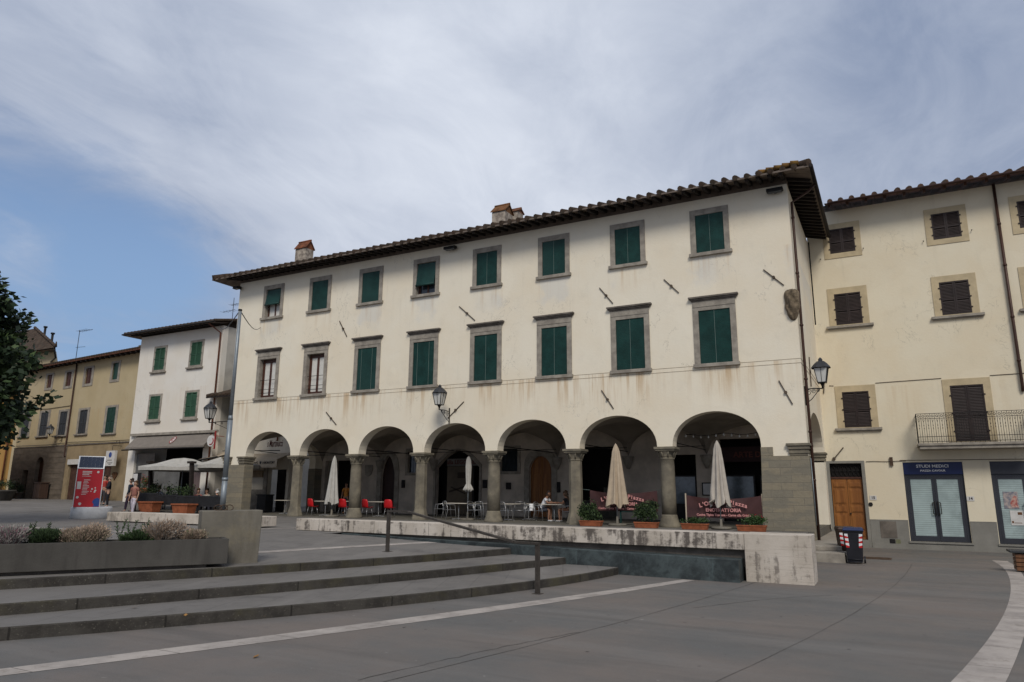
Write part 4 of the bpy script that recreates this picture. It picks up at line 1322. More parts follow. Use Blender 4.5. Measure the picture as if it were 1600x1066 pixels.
# dado
m = MB()
for a, b in ((door[1] + 0.14, shopA[0] - 0.02), (shopA[1] + 0.02, shopB[0] - 0.02), (shopB[1] + 0.02, X1R)):
    m.box(a, b, RB - 0.025, RB, -0.4, rz(0.91)); m.box(a, b, RB - 0.032, RB, rz(0.91) + 0.001, rz(0.935))
m.box(door[1] + 0.14, X1R, RB - 0.05, RB, -0.4, -0.02)
for a, b in ((shopA[0] - .02, shopA[1] + .02), (shopB[0] - .02, shopB[1] + .02)): m.box(a, b, RB - 0.02, RB, -0.4, shopA[2] - 0.071)
m.build('dado', M_['grey_dado'], right)
for xa, xb, za, zb, mk in ((rx(-0.72), rx(-0.12), rz(0.2), rz(0.87), 'stone_dark'), (rx(-0.42), rx(-0.22), rz(-0.02), rz(0.16), 'iron'), (rx(-0.2), rx(-0.02), rz(-0.03), rz(0.15), 'olive')):
    q = MB(); q.box(xa, xb, RB - 0.04, RB, za, zb); q.build('utility_hatch', M_[mk], right)
# windows
for xc, k in cols:
    shutter_window(right, rx(xc), 1.56 * KR, rz(12.52), rz(14.17), 1.05 * KR, rz(12.75), rz(13.92), RB, M_['ochre_stone'], M_['brown_shutter'])
    shutter_window(right, rx(xc), 1.62 * KR, rz(9.34), rz(11.1), 1.07 * KR, rz(9.39), rz(10.83), RB, M_['ochre_stone'], M_['brown_shutter'], sill=0.14)
shutter_window(right, rx(-1.19), 1.60 * KR, rz(4.77), rz(6.63), 1.05 * KR, rz(4.80), rz(6.36), RB, M_['ochre_stone'], M_['brown_shutter'], sill=0.12)
wb = shutter_window(right, rx(2.94), 1.68 * KR, rz(4.08), rz(6.66), 1.16 * KR, rz(4.09), rz(6.39), RB, M_['ochre_stone'], M_['brown_shutter'], name='balcony_door')
# shutter stops and small fittings on the wall
for xs, zs in ((-2.1, 12.55), (-0.3, 12.8), (2.05, 12.75), (3.85, 12.95)):
    q = MB(); q.tube([(rx(xs), RB, rz(zs)), (rx(xs), RB - 0.09, rz(zs))], 0.012, 6); q.lathe([(0.0, -0.03), (0.03, 0), (0.0, 0.03)], (rx(xs), RB - 0.09, rz(zs)), 8, caps=False)
    q.build('shutter_stop', M_['iron'], right)
# balcony
bxa = 0.95; bxb = 2 * rx(2.94) - bxa; bY = 33.2; bz0, bz1 = 3.76, 3.99
m = MB()
m.box(bxa, bxb, bY, RB, bz1 - 0.10, bz1); m.box(bxa + 0.06, bxb - 0.06, bY + 0.06, RB, bz0, bz1 - 0.101)
m.build('balcony_slab', M_['stone'], right, bevel=0.012)
m = MB()
zt = 5.18
def railrun(a, b, n):
    a, b = Vector(a), Vector(b)
    d = (b - a)
    for z in (zt, zt - 0.20, bz1 + 0.26, bz1 + 0.06): m.bar(a + Z * z, b + Z * z, 0.03 if z == zt else 0.018, 0.02)
    for k in range(n + 1):
        p = a.lerp(b, k / n)
        m.bar(p + Z * bz1, p + Z * zt, 0.016, 0.016)
        if k < n:
            q = a.lerp(b, (k + 0.5) / n)
            m.bar(q + Z * (bz1 + 0.06), q + Z * (zt - 0.28), 0.011, 0.011)
            for (r, zc) in ((0.05, zt - 0.10), (0.032, zt - 0.10), (0.03, zt - 0.26)):
                ring = [q + d.normalized() * (r * math.cos(t)) + Z * (zc + r * math.sin(t)) for t in [2 * math.pi * i / 10 for i in range(11)]]
                m.tube(ring, 0.007, 4, False)
            for dz in (-0.34, -0.5, -0.62): m.box(q.x - 0.013, q.x + 0.013, q.y - 0.013, q.y + 0.013, zt + dz, zt + dz + 0.05)
railrun((bxa + 0.05, bY + 0.05, 0), (bxb - 0.05, bY + 0.05, 0), 24)
railrun((bxa + 0.05, bY + 0.05, 0), (bxa + 0.05, RB, 0), 5)
railrun((bxb - 0.05, bY + 0.05, 0), (bxb - 0.05, RB, 0), 5)
m.build('balcony_railing', M_['iron'], right)
# front door
m = MB()
m.box(door[0] - 0.13, door[0], RB - 0.03, RB + 0.2, -0.35, door[3] + 0.1); m.box(door[1], door[1] + 0.13, RB - 0.03, RB + 0.2, -0.35, door[3] + 0.1)
m.box(door[0], door[1], RB - 0.03, RB + 0.2, door[3], door[3] + 0.1); m.box(door[0] - 0.02, door[1] + 0.02, RB - 0.16, RB + 0.25, -0.3, 0.09)
sd = m.build('door_surround', M_['grey_dado'], right)
zl = rz(2.62)
m = MB(); m.box(door[0], door[1], RB + 0.08, RB + 0.18, zl, zl + 0.07); m.build('transom', M_['sash'], sd)
m = MB()
xa, xb = door[0] + 0.04, door[1] - 0.04
m.box(door[0], door[1], RB + 0.16, RB + 0.18, zl + 0.07, door[3], 1)
for k in range(7):
    xx = xa + (xb - xa) * (k + 0.5) / 7
    m.tube([(xx + 0.07 * math.cos(t), RB + 0.12, zl + 0.33 + 0.2 * math.sin(t)) for t in [2 * math.pi * i / 12 for i in range(13)]], 0.012, 5, False)
m.box(xa, xb, RB + 0.11, RB + 0.13, zl + 0.32, zl + 0.34)
m.build('grille', [M_['iron'], M_['dark_room']], sd)
m = MB()
xm = (door[0] + door[1]) / 2
for a, b in ((door[0] + 0.01, xm - 0.006), (xm + 0.006, door[1] - 0.01)):
    lf = MB()
    lf.box(a, b, RB + 0.12, RB + 0.165, 0.10, zl - 0.005)
    for z0, z1 in ((0.22, 0.42), (0.52, 1.10), (1.20, 1.46), (1.56, 2.16), (2.24, 2.46)):
        z1 = min(z1, zl - 0.08)
        lf.box(a + 0.07, b - 0.07, RB + 0.098, RB + 0.121, z0, z1)
        lf.box(a + 0.11, b - 0.11, RB + 0.082, RB + 0.0985, z0 + 0.04, z1 - 0.04)
    o = lf.build('door_leaf', M_['wood_door'], right, bevel=0.006)
q = MB(); q.lathe([(0, -0.04), (0.035, -0.02), (0.035, 0.02), (0, 0.04)], (xm + 0.05, RB + 0.075, 1.15), 10, caps=False); q.build('knob', M_['iron'], o)
q = MB(); q.tube([(rx(-1.0), RB + 0.01, rz(1.55)), (rx(-1.0), RB - 0.03, rz(1.55))], 0.085, 14, sm=False); q.build('bell_plate', M_['iron'], right)
for sx, s in ((-0.88, '15'), (2.6, '14')):
    q = MB(); q.box(rx(sx) - 0.13, rx(sx) + 0.13, RB - 0.02, RB, rz(1.82) - 0.09, rz(1.82) + 0.09)
    pl_ = q.build('number_plate', M_['paper'], right)
    text(s, 0.15, (rx(sx), RB - 0.023, rz(1.82)), M_['black_print'], pl_, bold=0.004)


# shop fronts
def shop(x0, x1, z0, z1, zs, signmat, posters):
    m = MB(); Yf = RB + 0.10
    d = 0.12; zt_ = zs - 0.09
    m.box(x0, x0 + d, Yf, Yf + 0.08, z0, zs); m.box(x1 - d, x1, Yf, Yf + 0.08, z0, zs); m.box(x0 + d, x1 - d, Yf, Yf + 0.08, zt_, zs)
    m.box(x0, x1, Yf + 0.1, Yf + 0.14, zs, z1)
    fr = m.build('shop_front', M_['anthracite'], right)
    xm = (x0 + x1) / 2
    for a, b, s in ((x0 + d + 0.005, xm - 0.004, 1), (xm + 0.004, x1 - d - 0.005, -1)):
        l = MB(); e = 0.09
        l.slab([rect(a, b, z0 + 0.01, zt_ - 0.004), rect(a + e, b - e, z0 + 0.22, zt_ - 0.10)], Yf + 0.01, Yf + 0.06)
        lo_ = l.build('door_leaf', M_['anthracite'], fr)
        g_ = MB(); g_.box(a + e, b - e, Yf + 0.03, Yf + 0.04, z0 + 0.22, zt_ - 0.10); g_.build('pane', M_['film'], lo_)
        h = MB(); hx = (b - 0.05) if s > 0 else (a + 0.05); sgn = -0.09 * s
        h.tube([(hx, Yf + 0.01, z0 + 1.05), (hx, Yf - 0.06, z0 + 1.05), (hx, Yf - 0.06, z0 + 1.6), (hx, Yf + 0.01, z0 + 1.6)], 0.018, 8)
        h.tube([(hx + sgn, Yf - 0.06, z0 + 1.1), (hx + sgn, Yf - 0.06, z0 + 1.55)], 0.016, 8); h.bar((hx, Yf - 0.06, z0 + 1.1), (hx + sgn, Yf - 0.06, z0 + 1.1), 0.03); h.bar((hx, Yf - 0.06, z0 + 1.55), (hx + sgn, Yf - 0.06, z0 + 1.55), 0.03)
        h.build('handle', M_['iron'], lo_)
    s_ = MB(); s_.box(x0 + 0.01, x1 - 0.01, Yf - 0.06, Yf + 0.05, zs + 0.005, z1 - 0.005)
    sg = s_.build('shop_sign', signmat, right)
    th = MB(); th.box(x0 - 0.06, x1 + 0.06, RB - 0.07, RB + 0.25, z0 - 0.07, z0); th.build('threshold', M_['grey_dado'], right)
    return fr, sg, Yf


frA, sgA, Yf = shop(*shopA[:2], shopA[2], shopA[3], rz(2.78), M_['navy'], False)
xmA = (shopA[0] + shopA[1]) / 2
text('STUDI MEDICI', 0.165, (xmA, Yf - 0.064, rz(3.11)), M_['white'], sgA, bold=0.002, sx=1.12)
text('PIAZZA CAVOUR', 0.105, (xmA, Yf - 0.064, rz(2.93)), M_['white'], sgA, bold=0.001, sx=1.1)
frB, sgB, Yf = shop(*shopB[:2], shopB[2], shopB[3], rz(2.78), M_['anthracite'], True)
xm = shopB[0] + 0.2
for xa, xb, za, zb, mk in ((0.12, 0.60, 1.35, 2.0, 'poster'), (0.27, 0.73, 0.72, 1.28, 'paper')):
    q = MB(); q.box(xm + xa, xm + xb, Yf + 0.015, Yf + 0.028, shopB[2] + za, shopB[2] + zb)
    po = q.build('poster', M_[mk], frB)
    q = MB()
    if mk == 'poster':
        q.slab([[(xm + 0.36, shopB[2] + 1.4), (xm + 0.32, shopB[2] + 1.55), (xm + 0.40, shopB[2] + 1.75), (xm + 0.48, shopB[2] + 1.85), (xm + 0.56, shopB[2] + 1.8), (xm + 0.55, shopB[2] + 1.5), (xm + 0.58, shopB[2] + 1.4)]], Yf + 0.010, Yf + 0.0148, mi=0)
        q.build('print', mat('printed figure', (0.40, 0.27, 0.22), 0.6, 0.5, 9, c2=(0.30, 0.05, 0.04)), po)
    else:
        q.box(xm + 0.52, xm + 0.66, Yf + 0.010, Yf + 0.0148, shopB[2] + 1.12, shopB[2] + 1.22); q.box(xm + 0.3, xm + 0.36, Yf + 0.010, Yf + 0.0148, shopB[2] + 0.8, shopB[2] + 0.88); q.box(xm + 0.38, xm + 0.62, Yf + 0.010, Yf + 0.0148, shopB[2] + 0.8, shopB[2] + 0.82)
        q.build('print', M_['wicker'], po)
# lines along the wall: cables and conduit
m = MB()
pts = [(door[1] + 0.2 + 0.3 * k, RB - 0.03, rz(3.33) + 0.012 * math.sin(k * 1.7)) for k in range(6)]
m.tube(pts, 0.011, 5); m.tube([(shopA[0] - 0.1, RB - 0.03, rz(3.36)), (12, RB - 0.03, rz(3.33))], 0.012, 5)
m.box(rx(-0.12), rx(0.0), RB - 0.09, RB, rz(3.15), rz(3.5))
m.tube([(-2.2, RB - 0.02, rz(6.68)), (rx(-2.02), RB - 0.02, rz(6.66))], 0.012, 5); m.tube([(rx(-0.36), RB - 0.02, rz(6.68)), (rx(2.1), RB - 0.02, rz(6.72))], 0.012, 5); m.tube([(rx(3.8), RB - 0.02, rz(6.72)), (14, RB - 0.02, rz(6.8))], 0.012, 5)
m.build('cable_run', M_['rust'], right)
m = MB(); m.bar((-2.3, RB - 0.03, rz(3.42)), (-1.85, RB - 0.03, rz(3.95)), 0.04, 0.04); m.tube([(-2.26, RB + 0.0, rz(3.47)), (-2.26, RB - 0.08, rz(3.47))], 0.07, 8); m.build('tie_plate', M_['anchor'], right)
m = MB(); m.bar((-2.45, RB - 0.03, 6.35), (-2.28, RB - 0.03, 7.75), 0.04, 0.04); m.tube([(-2.36, RB, 7.1), (-2.36, RB - 0.08, 7.1)], 0.07, 8); m.build('tie_plate', M_['anchor'], right)
m = MB(); m.tube([(rx(4.82), RB - 0.12, ZR + 0.0), (rx(4.82), RB - 0.12, rz(6.2)), (rx(4.82), RB - 0.06, rz(6.0))], 0.058, 8)
for z in (13.0, 11.2, 9.0, 7.2): m.tube([(rx(4.82), RB - 0.12, z), (rx(4.82), RB - 0.12, z + 0.08)], 0.075, 8)
m.build('downpipe', M_['pipe'], right)
# roof
EYR, EZR, SLR = 33.2, 14.86, math.tan(math.radians(16))
m = MB()
m.poly([(-1.7, EYR, EZR), (X1R + 0.8, EYR, EZR), (X1R + 0.8, 40, EZR + 6.8 * SLR), (-2.6, 40, EZR + 6.8 * SLR), (-2.6, 34.3, EZR + 1.1 * SLR), (-1.7, 34.3, EZR + 1.1 * SLR)])
m.poly([(-1.6, EYR, EZR - 0.06), (X1R + 0.8, EYR, EZR - 0.06), (X1R + 0.8, RB + 0.3, EZR + 1.3 * SLR - 0.06), (-1.6, RB + 0.3, EZR + 1.3 * SLR - 0.06)], 1)
m.poly([(-1.6, EYR, EZR - 0.06), (X1R + 0.8, EYR, EZR - 0.06), (X1R + 0.8, EYR, EZR), (-1.6, EYR, EZR)], 1)
rr = m.build('roof', [M_['tile'], M_['soffit_red']], right, recalc=False)
m = MB(); x = -1.45
while x < X1R + 0.7:
    n = 8; L = 6.0
    m.tube([(x + rnd.uniform(-0.015, 0.015), EYR - 0.06 + rnd.uniform(-.02, .02) + L * q / n, EZR + 0.04 + SLR * L * q / n) for q in range(n + 1)], [0.115 + 0.012 * (q % 2) for q in range(n + 1)], 8)
    x += 0.45
m.build('roof_tiles', tile_mat('grey brown tile', (0.13, 0.075, 0.05), (0.085, 0.08, 0.07)), rr)
first = None
for k in range(22):
    x = -1.5 + 0.75 * k
    if x > X1R + 0.6: break
    if first is None:
        q = MB(); z1 = EZR - 0.06
        q.hexa([(x - 0.05, EYR + 0.10, z1 - 0.12), (x + 0.05, EYR + 0.10, z1 - 0.12), (x + 0.05, RB + 0.1, z1 + 0.16), (x - 0.05, RB + 0.1, z1 + 0.16),
                (x - 0.05, EYR + 0.04, z1 + 0.0), (x + 0.05, EYR + 0.04, z1 + 0.0), (x + 0.05, RB + 0.1, z1 + 0.30), (x - 0.05, RB + 0.1, z1 + 0.30)])
        first = q.build('rafter', mat('reddish rafter timber', (0.055, 0.024, 0.014), 0.85, 0.3, 3), right); b0 = first.location.copy(); x0_ = x
    else: dup(first, right, b0 + Vector((x - x0_, 0, 0)))
m = MB(); m.tube([(-1.55, EYR - 0.09, EZR - 0.05), (X1R + 0.8, EYR - 0.09, EZR - 0.03)], 0.06, 8); m.build('gutter', M_['pipe'], right)

# low plinth stone beside the portico's right side
m = MB(); m.box(-2.62, -1.5, 23.7, 34.15, -0.4, 0.26); m.box(-2.62, -1.62, 24.4, 34.15, 0.261, 0.40)
tag(m.build('stone_step', M_['stone'], bevel=0.02, origin=(-2.1, 27, 0)), 'low grey stone step along the right side of the arcaded building', 'step')

# ---------------------------------------------------------------- white building on the left
WB = 30.5
white = thing('white_building', 'white three storey building with green louvred shutters and a wide taupe awning', 'building', (-41.5, WB, 0.9))
wx0, wx1, wzt = -45.6, -37.35, 12.35
wins = [(-43.37, 9.74, 11.55), (-39.72, 9.78, 11.62), (-43.36, 6.40, 8.24), (-39.73, 6.41, 8.28)]
m = MB()
m.slab([[(wx0, 0.5), (wx0 + 0.75, 0.5), (wx0 + 0.75, 4.75), (wx1 - 0.85, 4.75), (wx1 - 0.85, 0.5), (wx1, 0.5), (wx1, wzt), (wx0, wzt)]] + [rect(x - 0.5, x + 0.5, z0 + 0.16, z1 - 0.14) for x, z0, z1 in wins], WB, WB + 0.4)
m.box(wx0, wx0 + 0.4, WB + 0.4, WB + 9, 0.5, wzt); m.box(wx0, wx1, WB + 9, WB + 9.4, 0.5, wzt)
m.build('wall', M_['white_wall'], white)
m = MB(); m.box(wx1 - 0.4, wx1, WB + 0.401, WB + 9, 0.5, wzt); m.build('side_wall', mat('shaded side plaster', (0.42, 0.395, 0.35), 0.95, 0.2, 1), white)  # same white wall, greyed: the side face's shade is painted into the colour
for i, (x, z0, z1) in enumerate(wins):
    shutter_window(white, x, 1.36, z0 + 0.03, z1, 1.0, z0 + 0.15, z1 - 0.14, WB, M_['stone'], M_['green_shutter'], sill=0.10)
m = MB(); m.box(wx0 + 0.7, wx1 - 0.8, WB + 2.4, WB + 2.5, 0.5, 4.8); m.box(wx0 + 0.7, wx1 - 0.8, WB + 0.4, WB + 2.4, 4.76, 4.82)
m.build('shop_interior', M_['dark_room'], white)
m = MB(); m.box(wx0 + 0.78, wx0 + 2.6, WB + 0.15, WB + 0.2, 0.6, 4.3); m.box(wx0 + 2.7, wx0 + 5.2, WB + 0.17, WB + 0.2, 0.6, 3.2)
m.build('wind_screen', mat('grey clear wind screen', (0.12, 0.12, 0.115), 0.35, 0.3, 1.5), white)
m = MB(); m.box(wx1 - 1.9, wx1 - 1.0, WB + 0.12, WB + 0.18, 0.9, 3.5); m.build('folded_door', mat('dull red grey door', (0.14, 0.10, 0.095), 0.6, 0.4, 6, sc=(8, 1, 0.2)), white)
aw = MB()
ax0, ax1 = wx0 + 0.75, wx1 + 0.55
Ya = 29.75
aw.poly([(ax0, WB - 0.02, 5.45), (ax1 - 0.4, WB - 0.02, 5.45), (ax1 - 0.4, Ya, 4.66), (ax0, Ya, 4.66)])
aw.poly([(ax0, WB - 0.02, 5.43), (ax1 - 0.4, WB - 0.02, 5.43), (ax1 - 0.4, Ya, 4.64), (ax0, Ya, 4.64)])
aw.box(ax0, ax1 - 0.4, Ya - 0.02, Ya, 4.56, 4.66)
awo = aw.build('awning', M_['awning_grey'], white, recalc=False)
q = MB(); q.box(ax0 - 0.5, ax1 - 0.1, WB - 0.18, WB - 0.01, 5.46, 5.62); q.build('awning_box', M_['stone'], awo)
q = MB(); q.tube([(ax0 - 0.35, Ya, 4.5), (ax1 - 0.4, Ya, 4.52)], 0.045, 8); q.tube([(ax0 - 0.2, WB, 4.6), (ax0 + 0.4, Ya, 4.5)], 0.05, 8); q.build('awning_bar', M_['iron'], awo)
q = MB(); lx = -40.6; lz = 4.98
fr_ = lambda u, v, w: (lx + u, Ya + (v + 0.27) * 0.67 + w * 0.74, 4.66 + (v + 0.27) * 0.74 - w * 0.67)
q.slab([[(0.20 * math.cos(t), 0.26 + 0.30 * math.sin(t)) for t in [2 * math.pi * i / 20 for i in range(20)]], [(0.155 * math.cos(t), 0.26 + 0.25 * math.sin(t)) for t in [2 * math.pi * i / 20 for i in range(20)]]], -0.035, -0.03, fr_)
q.build('emblem_ring', M_['ring_red'], awo)
q = MB(); q.slab([[(0.15 * math.cos(t), 0.26 + 0.245 * math.sin(t)) for t in [2 * math.pi * i / 20 for i in range(20)]]], -0.030, -0.026, fr_)
q.build('emblem_field', M_['paper'], awo)
q = MB(); q.tube([fr_(0.07 * math.cos(t), 0.26 + 0.13 * math.sin(t), -0.04) for t in [0.4 + 1.75 * math.pi * i / 12 for i in range(13)]], 0.018, 5); q.build('emblem_letter', M_['ring_red'], awo)
# roof
we = MB(); ez = 12.46; sw = 0.22
ex0, ex1, ey = wx0 - 0.75, wx1 + 0.25, WB - 0.9
we.poly([(ex0, ey, ez), (ex1, ey, ez), (ex1, 36, ez + (36 - ey) * sw), (ex0 + 5, 36, ez + (36 - ey) * sw)])
we.poly([(ex0, ey, ez), (ex0 + 5, 36, ez + (36 - ey) * sw), (ex0, 41, ez)])
we.poly([(ex0, ey, ez - 0.10), (ex1, ey, ez - 0.10), (ex1, WB + 0.3, ez + 0.12), (ex0, WB + 0.3, ez + 0.12)], 1)
we.poly([(ex0, ey, ez - 0.10), (ex1, ey, ez - 0.10), (ex1, ey, ez), (ex0, ey, ez)], 1)
we.poly([(ex0, ey, ez - 0.10), (wx0 + 0.2, ey, ez - 0.1), (wx0 + 0.2, 40, ez - 0.05), (ex0, 40, ez - 0.1)], 1)
wr = we.build('roof', [M_['tile'], M_['soffit']], white, recalc=False)
ti = MB(); x = ex0 + 0.2
while x < ex1:
    L = min(6.2, (x - ex0) * 1.2 + 0.3)
    ti.tube([(x, ey - 0.04, ez + 0.03), (x, ey + L, ez + 0.03 + L * sw)], 0.09, 8); x += 0.36
ti.build('roof_tiles', M_['tile'], wr)
first = None
for k in range(20):
    x = wx0 + 0.1 + 0.43 * k
    if x > wx1: break
    if first is None:
        q = MB(); q.hexa([(x - .05, ey + .06, ez - .2), (x + .05, ey + .06, ez - .2), (x + .05, WB + .02, ez - .02), (x - .05, WB + .02, ez - .02), (x - .05, ey + .02, ez - .1), (x + .05, ey + .02, ez - .1), (x + .05, WB + .02, ez + .08), (x - .05, WB + .02, ez + .08)])
        first = q.build('rafter', M_['timber'], white); b0 = first.location.copy(); x0_ = x
    else: dup(first, white, b0 + Vector((x - x0_, 0, 0)))
m = MB(); m.tube([(ex0, ey - 0.07, ez - 0.04), (ex1, ey - 0.07, ez - 0.04)], 0.055, 8); m.build('gutter', M_['iron'], white)
m = MB(); m.tube([(wx1 - 0.35, ey, ez - 0.1), (wx1 - 0.12, WB - 0.1, ez - 0.6), (wx1 - 0.12, WB - 0.1, 1.0)], 0.055, 8)
m.build('downpipe', M_['copper'], white)
def antenna(parent, base, h, w_, pts):
    a = MB(); b = Vector(base)
    a.tube([b, b + Z * h], 0.02, 5)
    for z, l, r in pts:
        a.tube([b + Vector((-l, 0, z)), b + Vector((r, 0, z + 0.05))], 0.013, 4)
        for k in range(5):
            t = -l + (l + r) * k / 4
            a.tube([b + Vector((t, -0.25, z)), b + Vector((t, 0.25, z))], 0.008, 4)
    return a.build('antenna', M_['iron'], parent)
ab = atY(363, 497, 32.5); antenna(white, (ab.x, 32.5, 12.9), atY(363, 466, 32.5).z - 12.9, 1, ((1.1, 1.0, 0.2), (1.5, 0.2, 0.5)))

# ---------------------------------------------------------------- small link building with the pastry shop, between white building and arcade
link = thing('pastry_shop', 'small cream shop building squeezed beside the arcade, with scalloped beige awning', 'shop', (-34.6, 31.8, 0.9))
m = MB()
m.slab([[(-37.3, 0.5), (-33.75, 0.5), (-33.75, 3.2), (-32.25, 3.2), (-32.25, 0.5), (-32.03, 0.5), (-32.03, 9.2), (-37.3, 9.2)]], 31.8, 32.1)
m.build('wall', mat('cream shop plaster', (0.60, 0.54, 0.44), 0.93, 0.12, 1.0, bump=0.15, bscale=14), link)
m = MB(); m.box(-34.05, -33.76, 31.72, 31.8, 0.5, 3.3); m.box(-36.2, -34.06, 31.74, 31.8, 0.5, 2.0); m.build('stone_pillar', M_['stone'], link)
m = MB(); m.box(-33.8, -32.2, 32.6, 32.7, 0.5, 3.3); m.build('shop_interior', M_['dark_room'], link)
m = MB(); m.box(-35.6, -34.1, 31.66, 31.735, 2.75, 3.15); m.build('shop_board', mat('ochre board', (0.26, 0.19, 0.11), 0.7, 0.3, 3), link)
sg = text('s Martinucci', 0.60, (-33.36, 31.79, 4.76), M_['brown_print'], link, bold=0.004, sx=0.44)
a = MB()
z1_ = 4.18
ax0, ax1 = -36.3, -31.95
n = 18
a.poly([(ax0, 31.78, z1_), (ax1 + 0.2, 31.78, z1_), (ax1, 30.7, 3.76), (ax0, 30.7, 3.76)])
a.poly([(ax0, 31.78, z1_ - 0.02), (ax1 + 0.2, 31.78, z1_ - 0.02), (ax1, 30.7, 3.74), (ax0, 30.7, 3.74)])
prof = []
for k in range(n * 4 + 1):
    x = ax0 + (ax1 - ax0) * k / (n * 4)
    prof.append((x, 3.30 - 0.05 * abs(math.sin(math.pi * k / 4))))
a.slab([[(ax0, 3.76)] + prof + [(ax1, 3.76)]], 30.69, 30.70)
ao = a.build('awning', M_['awning_beige'], link, recalc=False)
text('Martinucci', 0.34, (-34.1, 30.68, 3.55), M_['black_print'], ao, bold=0.006, sx=0.8)
text('LABORATORY', 0.18, (-32.62, 30.68, 3.56), M_['black_print'], ao, bold=0.004, sx=0.85)
q = MB(); q.lathe([(0.05, 0), (0.08, 0.08), (0.09, 0.16)], (-33.28, 30.685, 3.48), 8, sm=False); q.v = [Vector((p.x, 30.68 + (p.y - 30.685) * 0.05, p.z)) for p in q.v]; q.build('emblem', M_['black_print'], ao)
q = MB(); q.tube([(-37.0, 31.0, 4.35), (-32.1, 31.0, 4.28)], 0.025, 6); q.tube([(-36.2, 31.75, 4.5), (-32.2, 30.9, 4.1)], 0.02, 6); q.build('awning_bar', M_['iron'], ao)
a = MB()
a.poly([(-37.25, 31.78, 4.42), (-36.3, 31.78, 4.42), (-36.15, 29.9, 3.92), (-38.4, 29.9, 3.68)]); a.poly([(-37.25, 31.78, 4.40), (-36.3, 31.78, 4.40), (-36.15, 29.9, 3.90), (-38.4, 29.9, 3.66)])
a2 = a.build('awning', M_['awning_beige'], link, recalc=False)
q = MB(); q.tube([(-38.45, 29.88, 3.66), (-36.1, 29.88, 3.92)], 0.05, 8); q.build('awning_bar', M_['iron'], a2)
# low tiled roof
m = MB(); m.poly([(-37.9, 30.1, 7.72), (-32.05, 30.1, 7.72), (-32.05, 31.9, 8.35), (-37.4, 31.9, 8.35)]); m.poly([(-37.9, 30.1, 7.60), (-32.05, 30.1, 7.60), (-32.05, 31.9, 8.2), (-37.4, 31.9, 8.2)], 1); m.poly([(-37.9, 30.1, 7.60), (-32.05, 30.1, 7.60), (-32.05, 30.1, 7.72), (-37.9, 30.1, 7.72)], 1)
m.poly([(-37.9, 30.1, 7.60), (-37.4, 31.9, 8.2), (-37.4, 31.9, 8.35), (-37.9, 30.1, 7.72)], 1)
lr = m.build('roof', [M_['tile'], M_['timber']], link, recalc=False)
m = MB(); x = -37.75
while x < -32.1: m.tube([(x, 30.05, 7.76), (x, 31.9, 8.40)], 0.09, 8); x += 0.34
m.build('roof_tiles', M_['tile'], lr)
m = MB(); m.box(-37.2, -36.4, 31.72, 31.8, 5.9, 7.4); m.build('window', M_['dark_green'], link)
m = MB(); m.tube([(-33.1, 31.7, 7.6), (-33.1, 31.7, 4.9)], 0.05, 8); m.build('downpipe', M_['copper'], link)
m = MB(); m.box(-36.4, -32.1, 31.85, 32.2, 9.2, 9.3); m.box(-33.2, -32.05, 31.3, 31.9, 9.2, 10.2); m.build('parapet', M_['stone'], link)

# ---------------------------------------------------------------- yellow building, turned slightly
yel = thing('yellow_building', 'yellow two-tone building with dark shutters above a rough dark stone ground floor', 'building', (-48.6, 33.0, 0.0), math.radians(-4.9))
yw = [(-4.0, 10.06, 11.72, 1.35), (-8.0, 10.04, 11.66, 1.55), (-11.15, 10.08, 11.61, 1.45), (-14.42, 10.17, 11.64, 1.4)]
yl = [(-3.82, 6.12, 8.26, 1.85), (-7.92, 6.22, 8.29, 1.75), (-11.1, 6.23, 8.34, 1.78), (-14.32, 6.28, 8.45, 1.9), (-17.6, 6.38, 8.41, 1.9)]
hol = [rect(x - w_ * 0.3, x + w_ * 0.3, z0 + 0.2, z1 - 0.15) for x, z0, z1, w_ in yw] + [rect(x - w_ * 0.32, x + w_ * 0.32, z0 + 0.02, z1 - 0.16) for x, z0, z1, w_ in yl]
yt = 12.1
m = MB(); m.slab([[(-18.9, 5.36), (3, 5.36), (3, yt), (-18.9, yt)]] + hol, 0, 0.4)
m.box(-18.9, 3, 9, 9.4, 0.5, yt); m.box(-18.9, -18.5, 0.4, 9, 0.5, yt)
m.build('wall', M_['yellow_wall'], yel, local=True)
arch_d = [(-14.55, 0.9), (-14.55, 3.9)] + [(-13.9 - 0.65 * math.cos(math.pi * k / 10), 3.9 + 0.65 * math.sin(math.pi * k / 10)) for k in range(1, 10)] + [(-13.25, 3.9), (-13.25, 0.9)]
m = MB(); m.slab([[(-18.9, 0.5), (-16.7, 0.5), (-16.7, 3.5), (-15.75, 3.5), (-15.75, 0.5), (-14.55, 0.5)] + arch_d[1:-1] + [(-13.25, 0.5), (-9.75, 0.5), (-9.75, 5.34), (-18.9, 5.34)]], -0.06, 0.4)
for z in [1.5 + 0.42 * k for k in range(9)]:
    m.box(-18.9, -17.0, -0.075, -0.061, z, z + 0.36); m.box(-13.0, -9.85, -0.075, -0.061, z, z + 0.36)
m.build('stone_plinth', M_['rustic'], yel, local=True)
m = MB(); m.slab([[(-9.74, 0.5), (-9.1, 0.5), (-9.1, 3.88), (-2.85, 3.88), (-2.85, 0.5), (3, 0.5), (3, 5.34), (-9.74, 5.34)]], -0.03, 0.4)
m.build('shop_wall', mat('drab tan plaster', (0.27, 0.205, 0.12), 0.95, 0.2, 1.2), yel, local=True)
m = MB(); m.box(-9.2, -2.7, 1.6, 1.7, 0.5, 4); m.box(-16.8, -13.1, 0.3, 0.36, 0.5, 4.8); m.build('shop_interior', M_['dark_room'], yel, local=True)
fd_ = mat('brown folded door', (0.07, 0.035, 0.025), 0.7, 0.4, 5)
